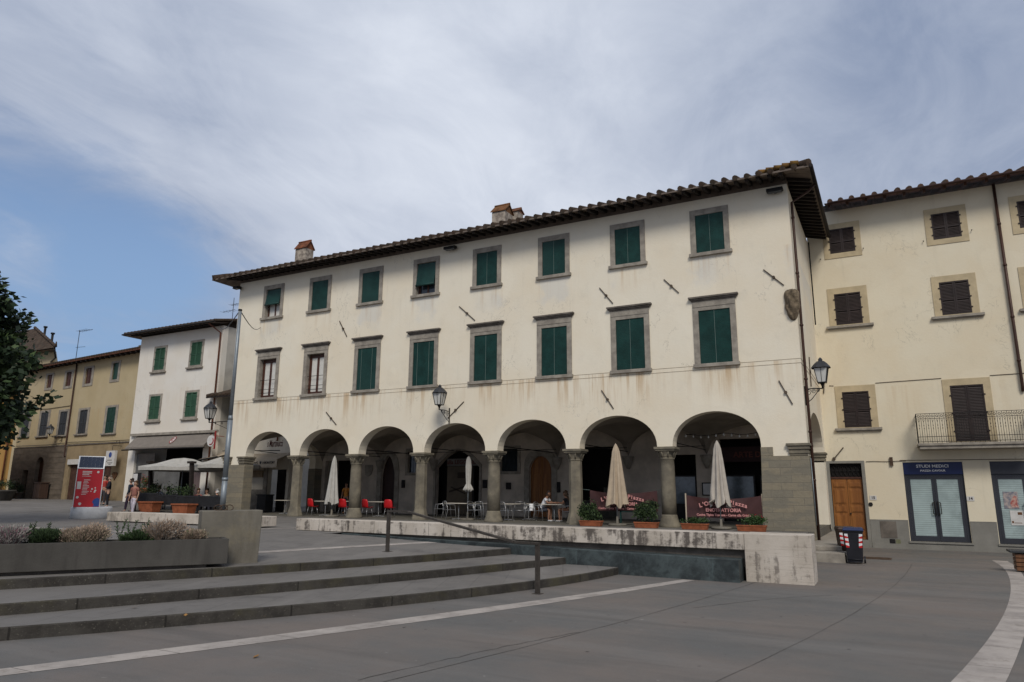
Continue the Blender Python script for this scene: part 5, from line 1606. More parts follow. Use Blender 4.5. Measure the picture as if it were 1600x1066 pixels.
for a_, b_ in ((-3.9, -2.9), (-9.05, -7.9)):
    m = MB(); m.box(a_, b_, 0.1, 0.15, 1.0, 3.8); m.build('folded_door', fd_, yel, local=True)
m = MB(); m.box(-9.2, -2.75, -0.16, -0.031, 3.84, 4.24); fas = m.build('shop_fascia', M_['paper'], yel, local=True)
m = MB(); m.slab([arch_d], 0.24, 0.28); m.build('arched_door', M_['wood_dark'], yel, local=True)
m = MB(); m.box(-18.9, 3, -0.09, 0.0, 5.345, 5.42); m.build('string_course', M_['stone_dark'], yel, local=True)
for i, (x, z0, z1, w_) in enumerate(yw):
    q = MB(); q.slab([rect(x - w_ / 2, x + w_ / 2, z0, z1), rect(x - w_ * 0.3, x + w_ * 0.3, z0 + 0.2, z1 - 0.15)], -0.04, 0.1)
    wn = q.build('window', M_['stone'], yel, local=True)
    Pm = wm(wn).inverted() @ wm(yel)
    q = MB(); q.box(x - w_ * 0.3, x + w_ * 0.3, 0.06, 0.1, z0 + 0.2, z1 - 0.15)
    if i: q.box(x - 0.04, x + 0.04, 0.03, 0.06, z0 + 0.2, z1 - 0.15)
    q.v = [Pm @ p for p in q.v]
    q.build('sash', M_['dark_green'] if i == 0 else M_['sash'], wn, local=True)
for i, (x, z0, z1, w_) in enumerate(yl):
    shutter_window(yel, x, w_, z0, z1, w_ * 0.64, z0 + 0.02, z1 - 0.16, 0.0, M_['stone'], M_['dark_green'] if i == 0 else M_['slate'], sill=0.1, local=True, hinge=False)
m = MB(); m.tube([(-9.95, -0.1, 12.0), (-9.95, -0.1, 4.6), (-9.8, -0.14, 4.5)], 0.06, 8); m.build('downpipe', M_['pipe'], yel, local=True)
m = MB(); m.tube([(-18.5, -0.04, 8.75), (-14, -0.05, 8.55), (-10, -0.04, 8.6)], 0.02, 5); m.tube([(-18.5, -0.1, 5.55), (-13, -0.1, 5.5), (-9, -0.1, 5.6), (-4, -0.1, 5.52), (1, -0.1, 5.5)], 0.025, 5); m.build('cable_run', M_['iron'], yel, local=True)
m = MB()
m.poly([(-19.4, -0.8, yt + 0.05), (3.2, -0.8, yt + 0.05), (3.2, 4.8, yt + 1.55), (-19.4, 4.8, yt + 1.55)]); m.poly([(-19.4, 10, yt), (3.2, 10, yt), (3.2, 4.8, yt + 1.55), (-19.4, 4.8, yt + 1.55)])
m.poly([(-19.4, -0.8, yt - 0.05), (3.2, -0.8, yt - 0.05), (3.2, 0.3, yt + 0.2), (-19.4, 0.3, yt + 0.2)], 1); m.poly([(-19.4, -0.8, yt - 0.05), (3.2, -0.8, yt - 0.05), (3.2, -0.8, yt + 0.05), (-19.4, -0.8, yt + 0.05)], 1)
yr = m.build('roof', [M_['tile'], M_['soffit_red']], yel, local=True, recalc=False)
m = MB(); x = -19.2
while x < 3: m.tube([(x, -0.84, yt + 0.08), (x, 4.8, yt + 1.58)], 0.09, 6); x += 0.36
Pm = wm(yr).inverted() @ wm(yel); m.v = [Pm @ p for p in m.v]; m.build('roof_tiles', M_['tile'], yr, local=True)
first = None
for k in range(30):
    x = -18.8 + 0.72 * k
    if first is None:
        q = MB(); q.hexa([(x - .05, -.75, yt - .2), (x + .05, -.75, yt - .2), (x + .05, .05, yt - .05), (x - .05, .05, yt - .05), (x - .05, -.78, yt - .06), (x + .05, -.78, yt - .06), (x + .05, .05, yt + .1), (x - .05, .05, yt + .1)])
        first = q.build('rafter', M_['timber'], yel, local=True); b0 = first.location.copy(); x0_ = x
    else: dup(first, yel, b0 + Vector((x - x0_, 0, 0)))
m = MB(); m.box(-3.6, -2.7, 1.5, 2.1, yt + 0.3, yt + 1.0); m.box(-3.75, -2.55, 1.4, 2.2, yt + 1.0, yt + 1.08); Pm = wm(yr).inverted() @ wm(yel); m.v = [Pm @ p for p in m.v]; m.build('chimney', M_['stone_dark'], yr, local=True)
a = MB(); b = Vector((-12.6, 1.0, yt + 0.4)); a.tube([b, b + Z * 2.9], 0.025, 5); a.tube([b + Vector((-0.1, 0, 2.8)), b + Vector((2.2, 0, 2.7))], 0.018, 4); a.tube([b + Vector((-0.3, 0, 1.4)), b + Vector((1.3, 0, 1.3))], 0.018, 4)
for k in range(6): a.tube([b + Vector((0.3 * k, -0.3, 2.78)), b + Vector((0.3 * k, 0.3, 2.78))], 0.01, 4)
Pm = wm(yr).inverted() @ wm(yel); a.v = [Pm @ p for p in a.v]; a.build('antenna', M_['iron'], yr, local=True)
# bracket lamp and ivy basket on the yellow front are separate things, further down

# ochre house at the frame edge and a far roof behind the yellow one
och = thing('ochre_house', 'plain ochre orange house wall at the left edge behind the tree', 'building', (-66, 24, 1.0))
m = MB(); m.box(-74, -58.5, 18.0, 29.8, 0.5, 9.2); m.build('wall', M_['orange_wall'], och)
m = MB(); m.poly([(-58, 17.4, 9.2), (-58, 30.3, 9.2), (-64, 24, 11.0)]); m.poly([(-75, 17.4, 9.2), (-58, 17.4, 9.2), (-64, 24, 11.0), (-75, 24, 11.0)]); m.poly([(-75, 30.3, 9.2), (-58, 30.3, 9.2), (-64, 24, 11.0), (-75, 24, 11.0)]); m.poly([(-75, 17.4, 9.19), (-58, 17.4, 9.19), (-58, 30.3, 9.19), (-75, 30.3, 9.19)], 1)
m.build('roof', [M_['tile'], M_['soffit']], och, recalc=False)
m = MB(); m.tube([(-58.42, 29.4, 9.0), (-58.42, 29.4, 1.2)], 0.06, 8); m.tube([(-58.44, 18, 5.2), (-58.44, 29.7, 5.35)], 0.03, 5); m.build('downpipe', M_['copper'], och)
far = thing('distant_house', 'house behind the yellow building showing only its hipped tiled roof corner', 'building', (-82, 44, 1.0))
fz = 15.9
m = MB(); m.hexa([(-96, 41, .5), (-75, 41, .5), (-86, 47.6, .5), (-98, 47.6, .5), (-96, 41, fz - .1), (-75, 41, fz - .1), (-86, 47.6, fz - .1), (-98, 47.6, fz - .1)]); m.build('wall', M_['yellow_wall'], far)
m = MB(); m.poly([(-98, 40, fz), (-73.4, 40, fz), (-83.5, 43, fz + 3.6), (-98, 43, fz + 3.6)]); m.poly([(-73.4, 40, fz), (-88, 48.5, fz), (-83.5, 43, fz + 3.6)]); m.poly([(-88, 48.5, fz), (-98, 48.5, fz), (-98, 43, fz + 3.6), (-83.5, 43, fz + 3.6)]); m.poly([(-98, 40, fz - 0.1), (-73.4, 40, fz - 0.1), (-88, 48.5, fz - 0.1), (-98, 48.5, fz - 0.1)], 1)
fr2 = m.build('roof', [M_['tile'], M_['soffit']], far, recalc=False)
m = MB()
for q in range(12):
    p0 = Vector((-73.4, 40, fz)).lerp(Vector((-83.5, 43, fz + 3.6)), q / 12); p1 = Vector((-73.4, 40, fz)).lerp(Vector((-83.5, 43, fz + 3.6)), (q + 0.9) / 12)
    m.tube([p0 + Z * 0.1, p1 + Z * 0.13], [0.13, 0.17], 6)
m.tube([(-73.35, 40, fz + 0.05), (-73.2, 39.9, fz + 0.55)], [0.12, 0.05], 6)
m.build('ridge_tiles', M_['tile'], fr2)
for x, y in ((-75.9, 40.9), (-79.5, 42.0)):
    m = MB(); m.tube([(x, y, fz + 0.3), (x, y, fz + 1.6 + (-75.4 - x) * 0.36)], 0.12, 8); m.tube([(x, y, fz + 1.6 + (-75.4 - x) * 0.36), (x, y, fz + 1.75 + (-75.4 - x) * 0.36)], 0.2, 8); m.build('flue', M_['iron'], fr2)
m = MB(); m.tube([(-73.6, 40.0, fz - 0.15), (-74.2, 40.6, fz - 0.9), (-75.5, 40.9, fz - 1.2)], 0.09, 8); m.build('downpipe', M_['iron'], far)
# ---------------------------------------------------------------- benches, basin, rail, planter, block
sb = thing('stone_bench', 'long pale travertine bench with a tall block at its right end, darkly stained front', 'bench', (-9.6, 17.8, 0))
m = MB()
m.hexa([(-17.55, 17.9, 0.69), (-3.20, 17.42, 0.685), (-3.20, 18.10, 0.685), (-17.55, 18.58, 0.69), (-17.55, 17.9, 1.05), (-3.20, 17.42, 1.05), (-3.20, 18.10, 1.05), (-17.55, 18.58, 1.05)])
m.build('seat_slab', M_['travertine'], sb, bevel=0.012)
m = MB(); m.hexa([(-3.195, 17.40, -0.1), (-1.76, 17.40, -0.1), (-1.76, 18.25, -0.1), (-3.195, 18.25, -0.1), (-3.195, 17.40, 1.055), (-1.76, 17.40, 1.055), (-1.76, 18.25, 1.055), (-3.195, 18.25, 1.055)])
m.build('end_block', M_['travertine_end'], sb, bevel=0.014)
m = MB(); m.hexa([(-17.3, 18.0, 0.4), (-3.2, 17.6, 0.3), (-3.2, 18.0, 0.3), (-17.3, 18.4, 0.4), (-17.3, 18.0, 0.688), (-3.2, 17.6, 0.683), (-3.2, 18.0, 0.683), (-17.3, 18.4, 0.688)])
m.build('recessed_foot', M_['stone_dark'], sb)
m = MB(); _a, _b = xat(167, 18.2, 806), xat(409, 18.2, 806)
m.box(_a, _b, 18.2, 18.9, 0.72, 1.06)
m.box(_a + .2, _b - .2, 18.4, 18.7, 0.5, 0.719, 0)
tag(m.build('stone_bench', M_['travertine_clean'], origin=(-24.7, 18.5, 0.6), bevel=0.012), 'pale stone bench further left, running behind the mossy concrete block with the pole', 'bench')
m = MB()
m.hexa([(-15.6, 17.75, -0.1), (-3.27, 17.02, -0.1), (-3.27, 17.75, -0.1), (-15.6, 17.95, -0.1), (-15.6, 17.75, 0.665), (-3.27, 17.02, 0.49), (-3.27, 17.75, 0.49), (-15.6, 17.95, 0.665)])
tag(m.build('bronze_basin', M_['bronze'], origin=(-9, 17.4, 0), bevel=0.012), 'dark blue green bronze basin wall wedged under the travertine bench', 'basin')

A, B = atZ(840, 928, 0.0), Vector((-11.07, 14.39, 0.5))
B.z = terr(B.x, B.y)
hr = thing('handrail', 'dark flat iron handrail on two posts crossing the curved steps', 'handrail', (A.x, A.y, 0))
d = Vector((B.x - A.x, B.y - A.y, 0)).normalized()
ta, tb = A + Z * 0.95, B + Z * 0.96
for p, t in ((A, ta), (B, tb)):
    m = MB(); m.bar(p - Z * 0.05, t, 0.06, 0.085, up=d); m.box(p.x - 0.09, p.x + 0.09, p.y - 0.09, p.y + 0.09, p.z, p.z + 0.008)
    m.build('post', M_['rail'], hr)
m = MB()
m.bar(ta + d * -0.04, ta + d * 0.62, 0.085, 0.045); m.bar(ta + d * 0.60, tb - d * 0.72, 0.085, 0.045); m.bar(tb - d * 0.74, tb + d * 0.04, 0.08, 0.04)
m.build('rail', M_['rail'], hr)

PD, PN = Vector((0.52, 0.854, 0)), Vector((-0.854, 0.52, 0))
P0 = Vector((-11.53, 10.0, 0))
PW = 0.66


def pl(s, n, z): p = P0 + PD * s + PN * n; return (p.x, p.y, z)


def pbox(m, s0, s1, n0, n1, z0, z1, mi=0):
    m.hexa([pl(s0, n0, z0), pl(s1, n0, z0), pl(s1, n1, z0), pl(s0, n1, z0), pl(s0, n0, z1), pl(s1, n0, z1), pl(s1, n1, z1), pl(s0, n1, z1)], mi)


cp = thing('concrete_planter', 'long dark concrete planter trough resting above the top step', 'planter', pl(-4, 0.3, 0.5))
m = MB()
pbox(m, -9, 0, 0, 0.09, 0.565, 1.03); pbox(m, -9, 0, PW - 0.09, PW, 0.565, 1.03); pbox(m, -0.09, 0, 0.0901, PW - 0.0901, 0.565, 1.03); pbox(m, -9, -8.91, 0.0901, PW - 0.0901, 0.565, 1.03)
pbox(m, -3.29, -3.14, 0.0901, PW - 0.0901, 0.57, 1.02); pbox(m, -9, 0, 0.0901, PW - 0.0901, 0.566, 0.62)
m.build('trough', M_['planter'], cp, bevel=0.006)
m = MB(); pbox(m, -8.9, -0.09, 0.095, PW - 0.095, 0.63, 0.93); m.build('soil', M_['soil'], cp)
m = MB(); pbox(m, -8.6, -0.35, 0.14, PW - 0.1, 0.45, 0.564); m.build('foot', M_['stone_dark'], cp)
BLO = Vector((-11.68, 10.9, 0))
m = MB()
def bl_(t, n, z): p = BLO - PD * t + PN * n; return (p.x, p.y, z)
m.hexa([bl_(1.12, 0, 0.47), bl_(0, 0, 0.47), bl_(0, 0.5, 0.47), bl_(1.12, 0.5, 0.47), bl_(1.14, 0, 1.54), bl_(-0.03, 0, 1.55), bl_(-0.03, 0.5, 1.55), bl_(1.14, 0.5, 1.54)])
tag(m.build('concrete_block', M_['block'], origin=bl_(0.6, 0.25, 0.5), bevel=0.015), 'tall mossy concrete block behind the right end of the planter, carrying a pole', 'concrete block')
pp = Vector(bl_(0.73, 0.25, 1.545))
pole = thing('pole', 'tall galvanised steel pole rising from the mossy concrete block', 'pole', pp)
ztop = atY(385, 483, pp.y).z
m = MB()
m.tube([pp - Z * 0.0, pp + Z * 0.62], 0.056, 12); m.tube([pp + Z * 0.60, pp + Z * 0.66], 0.062, 12); m.tube([pp + Z * 0.66, pp + Z * 1.85], 0.052, 12); m.tube([pp + Z * 1.85, pp + Z * 1.95], [0.052, 0.040], 12); m.tube([pp + Z * 1.95, Vector((pp.x, pp.y, ztop))], [0.040, 0.034], 12)
m.build('shaft', M_['galv'], pole)
m = MB(); m.tube([Vector((pp.x, pp.y, ztop - 0.02)), Vector((pp.x, pp.y, ztop + 0.015))], 0.042, 12); m.build('cap', M_['iron'], pole)
m = MB()
for k in range(3):
    c = pp + PD * (-0.10 + 0.11 * k) - PN * 0.10
    m.tube([c + PD * (0.075 * math.cos(t)) + Z * (0.055 + 0.055 * math.sin(t)) + PN * 0.02 * math.sin(2 * t) for t in [2 * math.pi * i / 14 for i in range(15)]], 0.009, 5, False)
tag(m.build('wire_coil', M_['rust'], origin=pp), 'rusty wire loops lying at the foot of the steel pole', 'wire')
e = atY(407, 512, Y0 - 0.02)
m = MB(); m.tube([Vector((pp.x, pp.y, ztop - 0.01)).lerp(e, k / 8) - Z * 0.25 * math.sin(math.pi * k / 8) for k in range(9)], 0.012, 5)
e2 = Vector((-37.6, 30.4, 12.3)); m.tube([Vector((pp.x, pp.y, ztop - 0.01)).lerp(e2, k / 8) - Z * 0.3 * math.sin(math.pi * k / 8) for k in range(9)], 0.012, 5)
tag(m.build('overhead_cable', M_['iron'], origin=(pp.x, pp.y, ztop)), 'thin dark cable strung from the pole top to the two facades', 'cable')


# shrubs in the trough
def shrub(name, label, s, mats, w_, h, n_, leafy=False, group=None, sprigs=0):
    """a rounded mound of many short twigs, with a few longer shoots sticking out"""
    c = Vector(pl(s, 0.33, 0.92))
    m = MB()
    lumps = [(rnd.uniform(-.6, .6), rnd.uniform(-.5, .5), rnd.uniform(.45, .8), rnd.uniform(.4, .62)) for _ in range(7)] + [(0, 0, .5, .7)]
    def twig(b, dr, L, wd, mi):
        t = b + dr * L
        side = dr.cross(Vector((rnd.uniform(-1, 1), rnd.uniform(-1, 1), rnd.uniform(-1, 1)))).normalized() * wd
        m.poly([b - side * .6, b + side * .6, t + side, t - side], mi)
        return t
    for k in range(16):
        a = rnd.uniform(0, 6.28)
        e = c + PD * (w_ * .4 * math.cos(a)) + PN * (.2 * math.sin(a)) + Z * h * .6
        m.tube([c + PD * rnd.uniform(-.08, .08) - Z * .05, c.lerp(e, .6) + Z * .03, e], 0.005, 4, mi=1)
    for i in range(n_):
        l = rnd.choice(lumps)
        v = Vector((rnd.gauss(0, 1), rnd.gauss(0, 1), rnd.gauss(0, 1))).normalized() * (rnd.random() ** .35)
        u_, n2_, z_ = l[0] * .55 + v.x * l[3] * .55, l[1] * .6 + v.y * l[3] * .6, l[2] * .8 + v.z * l[3] * .5
        if z_ < -.05: z_ = -z_ * .5
        p = c + PD * (u_ * w_ * .62) + PN * (n2_ * .36) + Z * (z_ * h * .82)
        dr = (PD * v.x * .8 + PN * v.y * .8 + Z * (.75 + v.z * .5) + Vector((rnd.uniform(-.35, .35), rnd.uniform(-.35, .35), rnd.uniform(-.2, .3)))).normalized()
        r = rnd.random()
        mi = 0 if r < .55 else (1 if r < .8 else 2)
        if leafy:
            twig(p, dr, rnd.uniform(.03, .075), rnd.uniform(.004, .008), mi)
        else:
            t = twig(p, dr, rnd.uniform(.05, .12), .0035, mi)
            twig(t, dr, rnd.uniform(.015, .04), .008, 2 if r < .6 else mi)
    for i in range(sprigs):
        b = c + PD * rnd.uniform(-.4, .4) * w_ + PN * rnd.uniform(-.12, .12) + Z * h * .55
        dr = (Z + PD * rnd.uniform(-.3, .3) + PN * rnd.uniform(-.2, .2)).normalized(); L = h * rnd.uniform(.4, .75)
        m.tube([b, b + dr * L], 0.004, 4, mi=1)
        for q in range(40):
            p = b + dr * L * rnd.random()
            twig(p, (dr * .6 + Vector((rnd.uniform(-1, 1), rnd.uniform(-1, 1), rnd.uniform(-.2, .6)))).normalized(), rnd.uniform(.03, .06), .006, 0 if rnd.random() < .7 else 2)
    return tag(m.build(name, mats, origin=c, recalc=False), label, 'shrub', group)


def s_at(px):       # station along the trough's axis seen at column px
    lo, hi = -9.0, 0.5
    for _ in range(40):
        mid = (lo + hi) / 2
        p = Vector(pl(mid, 0.33, 1.0)) - CAM
        x = 800 + FPX * p.dot(RT) / p.dot(FW)
        if x < px: lo = mid
        else: hi = mid
    return lo


G_ = 'shrubs in the concrete planter'
shrub('lavender', 'greyish mauve dry lavender clump at the left edge of the planter', s_at(10), [M_['dry_b'], M_['pink'], M_['dry_b']], 1.10, 0.47, 5000, False, G_, 0)
shrub('rosemary', 'dense dark green rosemary bush between two lavender clumps', s_at(66), [M_['rosemary'], M_['leaf_a'], M_['leaf_b']], 1.02, 0.42, 6200, True, G_, 3)
shrub('lavender', 'beige and olive dry lavender clump left of the planter divider', s_at(127), [M_['olive'], M_['dry_a'], M_['dry_a']], 1.02, 0.43, 4800, False, G_)
shrub('rosemary', 'loose green rosemary with tall upright sprigs right of the planter divider', s_at(212), [M_['rosemary'], M_['leaf_b'], M_['leaf_c']], 0.86, 0.38, 3400, True, G_, 8)
shrub('lavender', 'pinkish beige dry lavender clump next to the sprigged rosemary', s_at(256), [M_['dry_a'], M_['dry_b'], M_['dry_a']], 1.05, 0.49, 5200, False, G_)
shrub('lavender', 'small low dry lavender clump at the right end of the planter', s_at(302), [M_['dry_a'], M_['olive'], M_['dry_a']], 0.62, 0.28, 2000, False, G_)

# fallen leaves
for px, py, lab in ((8, 1000, 'yellow brown fallen leaf at the frame edge on the lowest step'), (210, 951, None), (290, 963, None), (412, 965, None), (347, 933, None), (400, 1028, None), (805, 0, None)):
    if py == 0: continue
    z = 0.34 if py < 940 else (0.335 if py < 955 and px < 300 else 0.0)
    p = atZ(px, py, 0.0 if py > 990 else (0.17 if py > 945 else 0.335))
    m = MB(); a = rnd.uniform(0, 6)
    u, v = Vector((math.cos(a), math.sin(a), 0)), Vector((-math.sin(a), math.cos(a), 0))
    zz = p + Z * 0.012
    m.poly([zz - u * 0.05, zz - v * 0.028 + Z * 0.012, zz + u * 0.05 + Z * 0.02, zz + v * 0.03 + Z * 0.006])
    m.poly([zz - u * 0.05 - Z * .003, zz + v * 0.03 + Z * 0.003, zz + u * 0.05 + Z * 0.017, zz - v * 0.028 + Z * 0.009])
    tag(m.build('fallen_leaf', M_['dead_leaf'], origin=p, recalc=False), 'small dry fallen leaf lying on the steps or the paving in front of them', 'leaf', 'fallen leaves on the steps')


# ---------------------------------------------------------------- wall lanterns and floodlights
def lantern(label, top, base, scale=1.0, rz=0.0):
    """top: lantern centre-bottom; base: bracket's wall point"""
    t = thing('wall_lantern', label, 'lantern', base, 0, 'wall lanterns')
    c = Vector(top); s = scale
    gl = MB(); 
    w0, w1, h = 0.13 * s, 0.215 * s, 0.50 * s
    def ring(w_, z): return [c + Vector((sx * w_, sy * w_, z)) for sx, sy in ((-1, -1), (1, -1), (1, 1), (-1, 1))]
    gl.mesh(ring(w0 * .95, 0.02) + ring(w1 * .95, h - .01), [(0, 1, 5, 4), (1, 2, 6, 5), (2, 3, 7, 6), (3, 0, 4, 7)])
    gl.build('glass', M_['lamp_glass'], t)
    f = MB(); a, b = ring(w0, 0), ring(w1, h)
    for k in range(4):
        f.bar(a[k], b[k], 0.022 * s); f.bar(a[k], a[(k + 1) % 4], 0.022 * s); f.bar(b[k], b[(k + 1) % 4], 0.03 * s)
        f.bar((a[k] + a[(k + 1) % 4]) / 2, (b[k] + b[(k + 1) % 4]) / 2, 0.012 * s)
    f.lathe([(w0 * 0.9, -0.01), (w0 * 0.5, -0.05), (0.03 * s, -0.12 * s), (0.03 * s, -0.20 * s)], c, 8)
    f.build('cage', M_['iron'], t)
    r = MB(); r.lathe([(0.33 * s, h), (0.32 * s, h + 0.03 * s), (0.22 * s, h + 0.15 * s), (0.13 * s, h + 0.23 * s), (0.07 * s, h + 0.25 * s), (0.075 * s, h + 0.30 * s), (0.04 * s, h + 0.35 * s), (0.0, h + 0.38 * s)], c, 8, sm=False, caps=False)
    r.build('roof', mat('slate grey lantern hood', (0.045, 0.046, 0.05), 0.5, 0.3, 4, metal=0.2), t)
    k_ = MB(); base = Vector(base)
    foot = c - Z * 0.20 * s
    arm = base.copy(); arm.z = foot.z
    k_.tube([foot, foot.lerp(arm, 0.5) + Z * 0.02, arm], 0.02 * s, 6)
    dirv = (arm - foot).normalized(); L = (arm - foot).length
    k_.bar(base + Z * 0.12 + dirv * 0.0, base - Z * 0.55 * s, 0.05 * s, 0.02)
    k_.tube([base - Z * 0.5 * s, (base - Z * 0.35 * s) - dirv * L * 0.35, foot + dirv * L * 0.15], 0.014 * s, 6)
    for q, rr in ((0.22, 0.11), (0.5, 0.08), (0.75, 0.06)):
        cc = arm - dirv * L * q - Z * rr * 1.1
        k_.tube([cc - dirv * (rr * (1 - i / 26) * math.cos(i * .55)) + Z * (rr * (1 - i / 26) * math.sin(i * .55)) for i in range(20)], 0.009 * s, 5, False)
    k_.build('bracket', M_['iron'], t)
    return t


lantern('black iron lantern on a scrolled bracket above the fourth arch', (-17.58, 26.15, 5.72), (-17.58, Y0 - 0.02, 5.55), 1.05)
lantern('grey hooded lantern on the right corner of the arcaded building', (-1.98, 27.35, 5.86), (XR + 0.02, 27.35, 5.65), 1.05)
lantern('lantern on a long arm from the arcade, in front of the white building', (-34.15, 27.5, 5.93), (XL - 0.02, 27.5, 5.75), 1.15)
yM = wm(yel)
def yp(s, y, z): return yM @ Vector((s, y, z))
lantern('small dark lantern on the yellow front beside the brown downpipe', yp(-11.3, -0.8, 6.3), yp(-10.8, -0.06, 6.2), 0.9)
for (xa, xb, z, lab) in ((-17.91, -17.3, 13.22, 'dark floodlight under the eaves near the middle of the arcaded front'), (-3.31, -2.72, 13.18, 'dark floodlight under the eaves at the right corner of the arcaded front'), (-32.15, -31.75, 13.15, 'dark floodlight under the eaves at the left corner of the arcaded front')):
    t = thing('floodlight', lab, 'floodlight', ((xa + xb) / 2, Y0, z), 0, 'floodlights under the eaves')
    m = MB(); m.hexa([(xa, Y0 - 0.42, z - 0.05), (xb, Y0 - 0.42, z - 0.05), (xb, Y0 - 0.12, z - 0.02), (xa, Y0 - 0.12, z - 0.02), (xa, Y0 - 0.40, z + 0.09), (xb, Y0 - 0.40, z + 0.09), (xb, Y0 - 0.12, z + 0.12), (xa, Y0 - 0.12, z + 0.12)])
    m.build('housing', M_['iron'], t, bevel=0.02)
    m = MB(); m.box((xa + xb) / 2 - 0.05, (xa + xb) / 2 + 0.05, Y0 - 0.12, Y0, z, z + 0.08); m.build('bracket', M_['iron'], t)
    m = MB(); m.box(xa + 0.05, xb - 0.05, Y0 - 0.38, Y0 - 0.18, z - 0.06, z - 0.045); m.build('lens', M_['glass'], t)


# ---------------------------------------------------------------- portico furniture
def closed_parasol(label, base, z0, z1, r, clothm, group, tied=False, lean=0.0, tilt=0.0, ragged=0.12, ph=0.0):
    t = thing('closed_parasol', label, 'parasol', base, 0, group)
    b = Vector(base)
    m = MB(); m.tube([b, b + Z * (z1 - b.z - 0.05)], 0.022, 8); m.build('pole', M_['galv'], t)
    m = MB(); m.lathe([(0.36, 0.0), (0.36, 0.05), (0.33, 0.075), (0.08, 0.085), (0.05, 0.09), (0.04, 0.35)], b, 20); m.build('base', M_['block'], t)
    m = MB()
    n = 48; H = z1 - z0
    prof = [(0.02, 1.0), (0.10, 0.985), (0.26, 0.94), (0.40, 0.87), (0.44, 0.80), (0.50, 0.72), (0.62, 0.5), (0.80, 0.25), (0.95, 0.08), (1.0, 0.0)] if not tied else \
           [(0.03, 1.0), (0.30, 0.96), (0.45, 0.88), (0.5, 0.7), (0.42, 0.4), (0.34, 0.22), (0.70, 0.10), (0.85, 0.04), (0.5, 0.0)]
    vs, fs = [], []
    for j, (rr, f) in enumerate(prof):
        for k in range(n):
            a = 2 * math.pi * k / n
            fold = 1 + (0.24 * math.sin(8 * a + ph + 0.6 * (1 - f)) + 0.13 * math.sin(13 * a + 1.3 + ph - 0.9 * (1 - f)) + 0.08 * math.sin(3 * a + 2 * ph)) * min(1, (1 - f) * 2.2 + 0.15)
            zz = z0 + H * f
            if j >= len(prof) - 1: zz += ragged * (0.5 + 0.5 * math.sin(4 * a + ph * 2)) + 0.04 * math.sin(8 * a)
            vs.append((b.x + lean * (1 - f) + r * rr * fold * math.cos(a), b.y + r * rr * fold * math.sin(a), zz))
    for j in range(len(prof) - 1):
        for k in range(n):
            k2 = (k + 1) % n
            fs.append((j * n + k, j * n + k2, j * n + n + k2, j * n + n + k))
    m.mesh(vs, fs, 0, True)
    m.build('canopy', clothm, t)
    return t


def px_base(px, Y, z=None): return Vector((xat(px, Y), Y, ZF if z is None else z))


GP = 'closed parasols under the arches'
def parasol_px(label, px, Y, ytop, ybot, rpx, cl, **kw):
    b = px_base(px, Y); t = atY(px, ytop, Y); q = atY(px, ybot, Y)
    dep = (b - CAM).dot(FW)
    return closed_parasol(label, (b.x, b.y, ZF), q.z, t.z, rpx / FPX * dep, cl, GP, **kw)


parasol_px('off white closed parasol standing in the second arch beside the red chairs', 519, 27.6, 712, 789, 9.0, M_['white_cloth'], ph=0.5)
parasol_px('slim white closed parasol tied tightly low on its pole in the fourth arch', 731, 28.3, 713, 768, 8.5, M_['white_cloth'], tied=True, ragged=0.02)
parasol_px('tall sandy beige closed parasol in the sixth arch', 964, 27.1, 693, 793, 14.0, M_['beige_cloth'], ragged=0.16, ph=1.1)
parasol_px('pale greyish closed parasol with a torn hem in the last arch on the right', 1125, 26.9, 688, 794, 14.0, M_['pale_cloth'], ragged=0.30, ph=2.2)


def table(label, loc, w_=0.8, group='cafe tables under the arches', top='tabletop', h=0.74):
    t = thing('cafe_table', label, 'table', loc, 0, group)
    b = Vector(loc)
    m = MB(); m.box(b.x - w_ / 2, b.x + w_ / 2, b.y - 0.35, b.y + 0.35, b.z + h - 0.03, b.z + h); m.build('tabletop', M_[top], t, bevel=0.008)
    m = MB(); m.tube([b + Z * 0.03, b + Z * (h - 0.03)], 0.03, 8); m.build('leg', M_['alu'], t)
    m = MB()
    for a in (0.6, 2.2, 3.7, 5.3): m.bar(b + Z * 0.05, b + Vector((0.3 * math.cos(a), 0.3 * math.sin(a), 0.015)), 0.04, 0.02)
    m.build('foot', M_['alu'], t)
    return t


def plastic_chair(label, loc, rz):
    t = thing('plastic_chair', label, 'chair', (0, 0, 0), 0, 'red chairs under the arches')
    m = MB(); n = 10; vs = []
    # one moulded shell: seat running up into a curved back (faces -Y, back at +Y)
    prof = [(-0.22, 0.455), (-0.18, 0.465), (0.0, 0.44), (0.15, 0.445), (0.20, 0.50), (0.225, 0.62), (0.245, 0.76), (0.255, 0.84), (0.25, 0.86)]
    for j, (y, z) in enumerate(prof):
        for k in range(n + 1):
            u = -1 + 2 * k / n
            wv = 0.22 if j < 5 else 0.23 - 0.02 * (j - 5)
            dz = 0.03 * u * u if j < 4 else 0.0
            dy = -0.07 * u * u if j >= 4 else 0
            zz = z + dz - (0.03 * u ** 4 if j >= 7 else 0)
            vs.append((u * wv, y + dy, zz))
    fs = [(j * (n + 1) + k, j * (n + 1) + k + 1, (j + 1) * (n + 1) + k + 1, (j + 1) * (n + 1) + k) for j in range(len(prof) - 1) for k in range(n)]
    m.mesh(vs, fs, 0, True)
    sh = m.build('shell', M_['red_plastic'], t, local=True, recalc=False)
    so_ = sh.modifiers.new('thickness', 'SOLIDIFY'); so_.thickness = 0.012
    for sx in (-1, 1):
        for sy in (-1, 1):
            m = MB(); m.tube([(sx * 0.15, sy * 0.14, 0.44), (sx * 0.20, sy * 0.21, 0.0)], 0.011, 6); m.build('leg', M_['alu'], t, local=True)
    t.location = loc; t.rotation_euler = (0, 0, rz)
    return t


